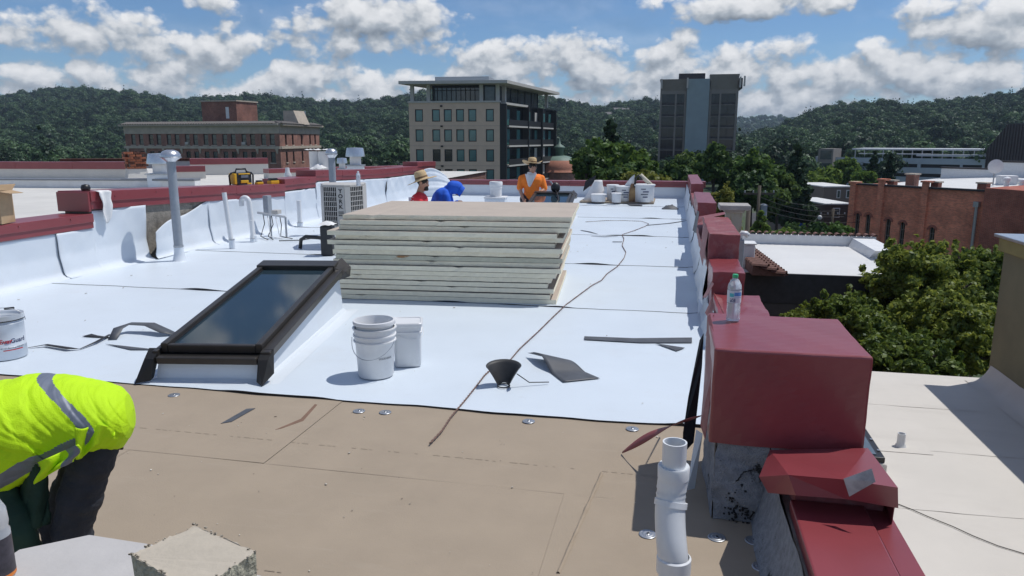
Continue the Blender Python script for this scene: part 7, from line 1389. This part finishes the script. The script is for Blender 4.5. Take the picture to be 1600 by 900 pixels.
# worker in the yellow vest, bent double close to us
def hiviz():
    d = 2.62; t = thing('person', 'person in yellow reflective vest and dark jeans bent double near us', 'person', base_at(150, d), YAW)
    def L(px, py, dd=0.0): p = HD(px, py, d + dd); v = Matrix.Rotation(-YAW, 3, 'Z') @ (p - t.location); return v
    hipN, hipF = L(156, 662, -.075), L(160, 662, .075); sh = L(-60, 690, -.15); kN, kF = L(112, 825, -.14), L(88, 820, .14); fN, fF = L(132, 955, -.12), L(112, 950, .16)
    P_ = [(hipN, hipF, .088, .088, 1), (L(150, 652, 0), L(110, 655, -.03), .095, .11, 0), (L(110, 655, -.03), L(20, 675, -.10), .12, .14, 0), (L(20, 675, -.10), L(-60, 690, -.15), .14, .14, 0), (L(-60, 685, -.32), L(-60, 685, .05), .09, .09, 0), (L(-80, 700, -.15), L(-120, 730, -.16), .06, .06, 2)]
    hd = L(-150, 750, -.17); P_ += head(hd, Vector((-.5, -.1, -1)), 1, 2, 3)
    P_ += [(hipN, kN, .086, .068, 1), (kN, fN + Vector((0, 0, .09)), .066, .048, 1), (fN + Vector((0, 0, .05)), fN + Vector((-.16, -.02, .045)), .05, .042, 3), (hipF, kF, .086, .068, 1), (kF, fF + Vector((0, 0, .09)), .066, .048, 1), (fF + Vector((0, 0, .05)), fF + Vector((-.16, -.02, .045)), .05, .042, 3)]
    a1, a2, a3 = L(-25, 742, -.18), L(28, 822, -.2), L(60, 905, -.2); P_ += [(a1, a2, .075, .06, 0), (a2, a3, .055, .042, 0)] + hand(a3, (.1, 0, -1), (1, 0, 0), 2); b1, b2, b3 = L(-40, 700, .12), L(-20, 830, .1), L(-10, 940, .1); P_ += [(b1, b2, .07, .058, 0), (b2, b3, .052, .04, 0)] + hand(b3, (.1, 0, -1), (1, 0, 0), 2)
    for q in P_[-40:]: pass
    lo = min(min(q[0].z - q[2], q[1].z - q[3]) for q in [(Vector(x[0]), Vector(x[1]), x[2], x[3]) for x in P_])
    def crease(c):
        k = .006 * wav(c.z * 22 + c.x * 9, 1) + .004 * wav(c.x * 30 - c.z * 12 + c.y * 9, 2); return k if c.z < .62 else k * .4
    bo = blob('body', P_, [m_green, m_denim, m_skin, m_hair], t, .013, 5, crease)
    # dark green apron of shirt cloth hanging in front of the legs
    mb = MB(); mb.grid(26, 30, lambda u, v: L(-2 + 62 * u + (14 * v + 6) * u, 725 - 30 * u + (125 - 4 * u) * v, -.17 - .03 * math.sin(u * 9 + v * 2) - .02 * wav(u * 5 + v * 3, 1))); o = mb.obj('hanging_shirt', m_green, t, True); s = o.modifiers.new('t', 'SOLIDIFY'); s.thickness = .008
    # vest: loft along the back
    ax = [(208, 641, .0, .003, .004), (204, 642, .0, .065, .09), (196, 645, .0, .098, .135), (182, 648, -.005, .122, .165), (160, 650, -.01, .142, .185), (135, 651, -.02, .155, .195), (105, 652, -.03, .168, .20), (75, 655, -.05, .180, .205), (50, 660, -.08, .188, .21), (20, 672, -.10, .198, .215), (-20, 692, -.13, .208, .215), (-60, 708, -.15, .20, .205), (-100, 728, -.16, .16, .17), (-122, 740, -.16, .09, .10)]
    nv = 200; rings = []; S = 220
    def interp(s):
        x = s * (len(ax) - 1); i = min(int(x), len(ax) - 2); f = x - i; f2 = f; return [ax[i][k] + (ax[i + 1][k] - ax[i][k]) * f2 for k in range(5)]
    mb = MB(); pxs = []
    for i in range(S + 1):
        s = i / S; px, py, dd, rz, ry = interp(s); c = L(px, py, dd); c2 = L(px - 4, py + (1.0 if px > 60 else 2.2), dd - .003); tn = (c2 - c).normalized(); up = (ZZ - tn * ZZ.dot(tn)).normalized(); sd = tn.cross(up).normalized(); ring = []
        for j in range(nv):
            a = 2 * math.pi * j / nv; sa_, ca_ = math.sin(a), math.cos(a); low_ = 1 if sa_ < .55 else max(.25, 1 - (sa_ - .55) * 1.6)
            fold = abs(math.sin(s * 15 + 1.1 * sa_ + .7 * wav(s * 7 + ca_, 2))); fold2 = abs(math.sin(s * 27 - 2.4 * sa_ + .9 * wav(s * 9 - sa_ * 2, 4)))
            w_ = .97 - .035 * (1 - fold) ** 3 * low_ * (.5 + .5 * wav(s * 5 + sa_ * 2, 6)) - .022 * (1 - fold2) ** 4 * low_ + .018 * wav(sa_ * 3 + s * 12, 1) + .010 * wav(s * 45 - sa_ * 9 + ca_ * 5, 5) - .06 * max(0, -sa_ - .5) * (1 + wav(s * 18, 3))
            ring.append(c + up * (rz * w_ * math.sin(a)) + sd * (ry * w_ * math.cos(a)))
        rings.append(ring); pxs.append(px)
    n = nv
    vs = [p for r in rings for p in r]; fs = []; ms = []
    side = -1 if (L(100, 660, -.3) - L(100, 660, 0)).dot((lambda: (rings[90][0] - L(interp(90 / S)[0], interp(90 / S)[1], interp(90 / S)[2])))()) > 0 else 1
    for i in range(S):
        for j in range(n):
            a = 2 * math.pi * (j + .5) / n; fs.append((i * n + j, i * n + (j + 1) % n, (i + 1) * n + (j + 1) % n, (i + 1) * n + j)); s = (i + .5) / S; px = interp(s)[0]
            near = math.cos(a) * (1 if side == -1 else -1)          # >0 faces the camera
            up_ = math.sin(a)
            pc = 92 + 58 * max(0, near) ** 2; band1 = abs(px - pc) < 11.5 and up_ > -.10
            uc = -.06 - .46 * min(1, max(0, (150 - px) / 75)) ** .8; band2 = px < 158 and near > 0 and abs(up_ - uc) < .155
            ms.append(1 if band1 or band2 else 0)
    me = bpy.data.meshes.new('safety_vest'); me.from_pydata(vs, [], fs); me.materials.append(m_hiviz); me.materials.append(m_refl); me.polygons.foreach_set('material_index', ms); me.polygons.foreach_set('use_smooth', [True] * len(fs)); me.update(); o = bpy.data.objects.new('safety_vest', me); COL.objects.link(o); o.parent = t
    # loose hanging front panel of the vest
    mb = MB(); mb.grid(24, 16, lambda u, v: L(60 + 62 * u - 2 * v + 6 * math.sin(v * 5), 722 - 28 * u + (34 - 8 * u) * v * 1.0, -.24 - .02 * math.sin(u * 8 + v * 2))); o = mb.obj('vest_front_panel', [m_hiviz, m_refl], t, True)
    for f_ in o.data.polygons:
        i_ = f_.index % 24; f_.material_index = 1 if 17 <= i_ <= 22 else 0
    s = o.modifiers.new('t', 'SOLIDIFY'); s.thickness = .004
    mb = MB(); mb.grid(22, 14, lambda u, v: L(118 + 62 * u, 668 - 6 * u + (50 - 32 * u) * v + 3 * math.sin(u * 9), -.21 + .08 * u - .016 * math.sin(u * 11 + v * 3))); o = mb.obj('vest_side_panel', m_hiviz, t, True); s = o.modifiers.new('t', 'SOLIDIFY'); s.thickness = .004
    mb = MB(); p0, p1 = L(165, 702, -.1), L(187, 699, -.05); mb.tube([p0, p1], .009, 8); mb.box(-.012, -.004, -.008, .012, .004, .008, 0, Matrix.Translation(p1)); mb.obj('belt_end', m_blk, t)
hiviz()
# ------------------------------------------------------------------ trees
gt = gtree
gt(955, 187, 62, 92, 1.6, 'cone', lm_d, 5000, .42, 101, 'conifer', 'tall dark conifer behind the big round tree', k=70)
gt(950, 213, 105, 62, .9, 'round', lm_a, 9000, .24, 102, 'round_tree', 'big round leafy tree behind the cross parapet', 'trees behind the cross parapet', k=90)
gt(917, 232, 56, 60, .8, 'round', lm_b, 6000, .24, 103, 'round_tree', 'dark leafy tree beside the domed church', 'trees behind the cross parapet')
gt(990, 232, 75, 58, .8, 'round', lm_a, 7000, .23, 104, 'round_tree', 'leafy tree between round tree and tower', 'trees behind the cross parapet')
gt(968, 258, 110, 50, .5, 'round', lm_b, 7000, .22, 105, 'low_tree', 'low dark tree just over the cross parapet', 'trees behind the cross parapet')
gt(1010, 270, 70, 44, .45, 'round', lm_c, 4500, .16, 106, 'golden_shrub', 'yellow green shrub peeping over the cross parapet')
gt(1075, 236, 62, 70, .9, 'round', lm_b, 6000, .26, 107, 'street_tree', 'dark leafy tree before the left half of the tower', 'trees before the tower')
gt(1118, 222, 56, 66, 1.3, 'round', lm_b, 7000, .26, 108, 'street_tree', 'taller leafy tree before the right half of the tower', 'trees before the tower', k=90)
gt(1060, 256, 60, 60, .8, 'round', lm_b, 5000, .24, 109, 'street_tree', 'low dark tree at the foot of the tower', 'trees before the tower')
gt(1178, 238, 84, 74, 1.0, 'round', lm_a, 8000, .28, 110, 'street_tree', 'broad leafy tree beside the utility pole')
gt(1160, 262, 90, 66, .9, 'round', lm_b, 8000, .26, 111, 'street_tree', 'dark broad tree under the broad leafy one')
gt(1246, 228, 66, 82, 1.7, 'cone', lm_d, 7000, .36, 112, 'conifer', 'wide dark conifer above the low brown shop', k=90)
gt(1218, 268, 60, 76, .9, 'round', lm_b, 6000, .26, 113, 'street_tree', 'dark tree at the foot of the wide conifer')
gt(1198, 285, 70, 68, .8, 'round', lm_b, 5000, .24, 132, 'street_tree', 'shady tree behind the street wires')
gt(1322, 247, 56, 118, .9, 'round', lm_a, 5000, .34, 114, 'street_tree', 'leafy tree before the parking deck stair tower')
gt(1290, 262, 60, 112, .8, 'round', lm_e, 5000, .32, 115, 'street_tree', 'light green tree below the parking deck')
gt(1350, 268, 50, 108, .8, 'round', lm_e, 4000, .3, 116, 'street_tree', 'small light green tree behind the brick hall chimney')
gt(1367, 235, 34, 120, 2.4, 'cone', lm_d, 5000, .36, 117, 'conifer', 'slim dark conifer before the parking deck')
gt(1393, 241, 30, 121, 2.4, 'cone', lm_d, 5000, .36, 118, 'conifer', 'second slim conifer before the parking deck, a little shorter')
gt(1131, 291, 40, 34, 1.9, 'round', lm_c, 7000, .075, 119, 'golden_conifer', 'tall golden shrub beside the grey flue', k=90, cr=.2)
gt(1146, 322, 30, 31, 2.2, 'round', lm_c, 4000, .07, 120, 'golden_conifer', 'narrow golden shrub behind the flue', k=60)
gt(1190, 330, 56, 44, 1.2, 'cone', lm_a, 6000, .10, 121, 'street_shrub', 'pointed green shrub behind the white roofed building', k=60)
for i, (x, y, w, dd, m) in enumerate(((1216, 362, 44, 47, lm_a), (1246, 350, 52, 50, lm_b), (1278, 346, 44, 52, lm_b), (1311, 347, 40, 54, lm_e), (1228, 357, 36, 45, lm_e))): gt(x, y, w, dd, .8, 'round', m, 3500, .14, 140 + i, 'street_shrub', ['round green bush nearest the pointed shrub', 'dark bush behind the white roof upstand', 'dark bush under the globe lamp', 'light bush against the end of the brick hall', 'light green bush between two darker ones'][i])
# leafy street trees between the roofs on the right
def near_tree(px, py, pw, d, rzf, seed, label, n, size=.115, k=230, mat=None):
    gt(px, py, pw, d, rzf, 'round', mat or lm_near, n, size, seed, 'leafy_street_tree', label, 'leafy trees between the roofs', k=k, cr=.12, trunk_r=.2)
near_tree(1430, 362, 215, 21, 1.0, 201, 'big leafy tree before the brick hall', 52000, .072)
near_tree(1535, 374, 140, 23, 1.15, 202, 'leafy tree against the olive stucco building', 26000, .078)
near_tree(1335, 458, 190, 17.5, .78, 203, 'lower leafy tree before the dark block wall', 34000, .062)
near_tree(1490, 455, 195, 17, .8, 204, 'lower leafy tree before the cream roof edge', 34000, .062)
near_tree(1262, 484, 90, 19, .6, 205, 'small leafy tree beside the red parapet box', 11000, .062)
near_tree(1420, 520, 220, 15.0, .6, 206, 'lowest leafy crown just over the cream roof edge', 26000, .06)

# ------------------------------------------------------------------ the air over the valley
def haze():
    mb = MB(); mb.box(-2600, -300, G - 1, 2600, 3400, 130); o = mb.obj('haze', None); stuff(o); o['label'] = 'thin bluish summer haze over the valley'; o['category'] = 'haze'
    m = bpy.data.materials.new('haze'); m.use_nodes = True; nt = m.node_tree; nt.nodes.clear(); v = nt.nodes.new('ShaderNodeVolumePrincipled'); v.inputs['Color'].default_value = (.62, .78, 1.0, 1); v.inputs['Density'].default_value = .00013; v.inputs['Anisotropy'].default_value = 0.0
    out = nt.nodes.new('ShaderNodeOutputMaterial'); nt.links.new(v.outputs[0], out.inputs['Volume']); o.data.materials.clear(); o.data.materials.append(m)
haze()
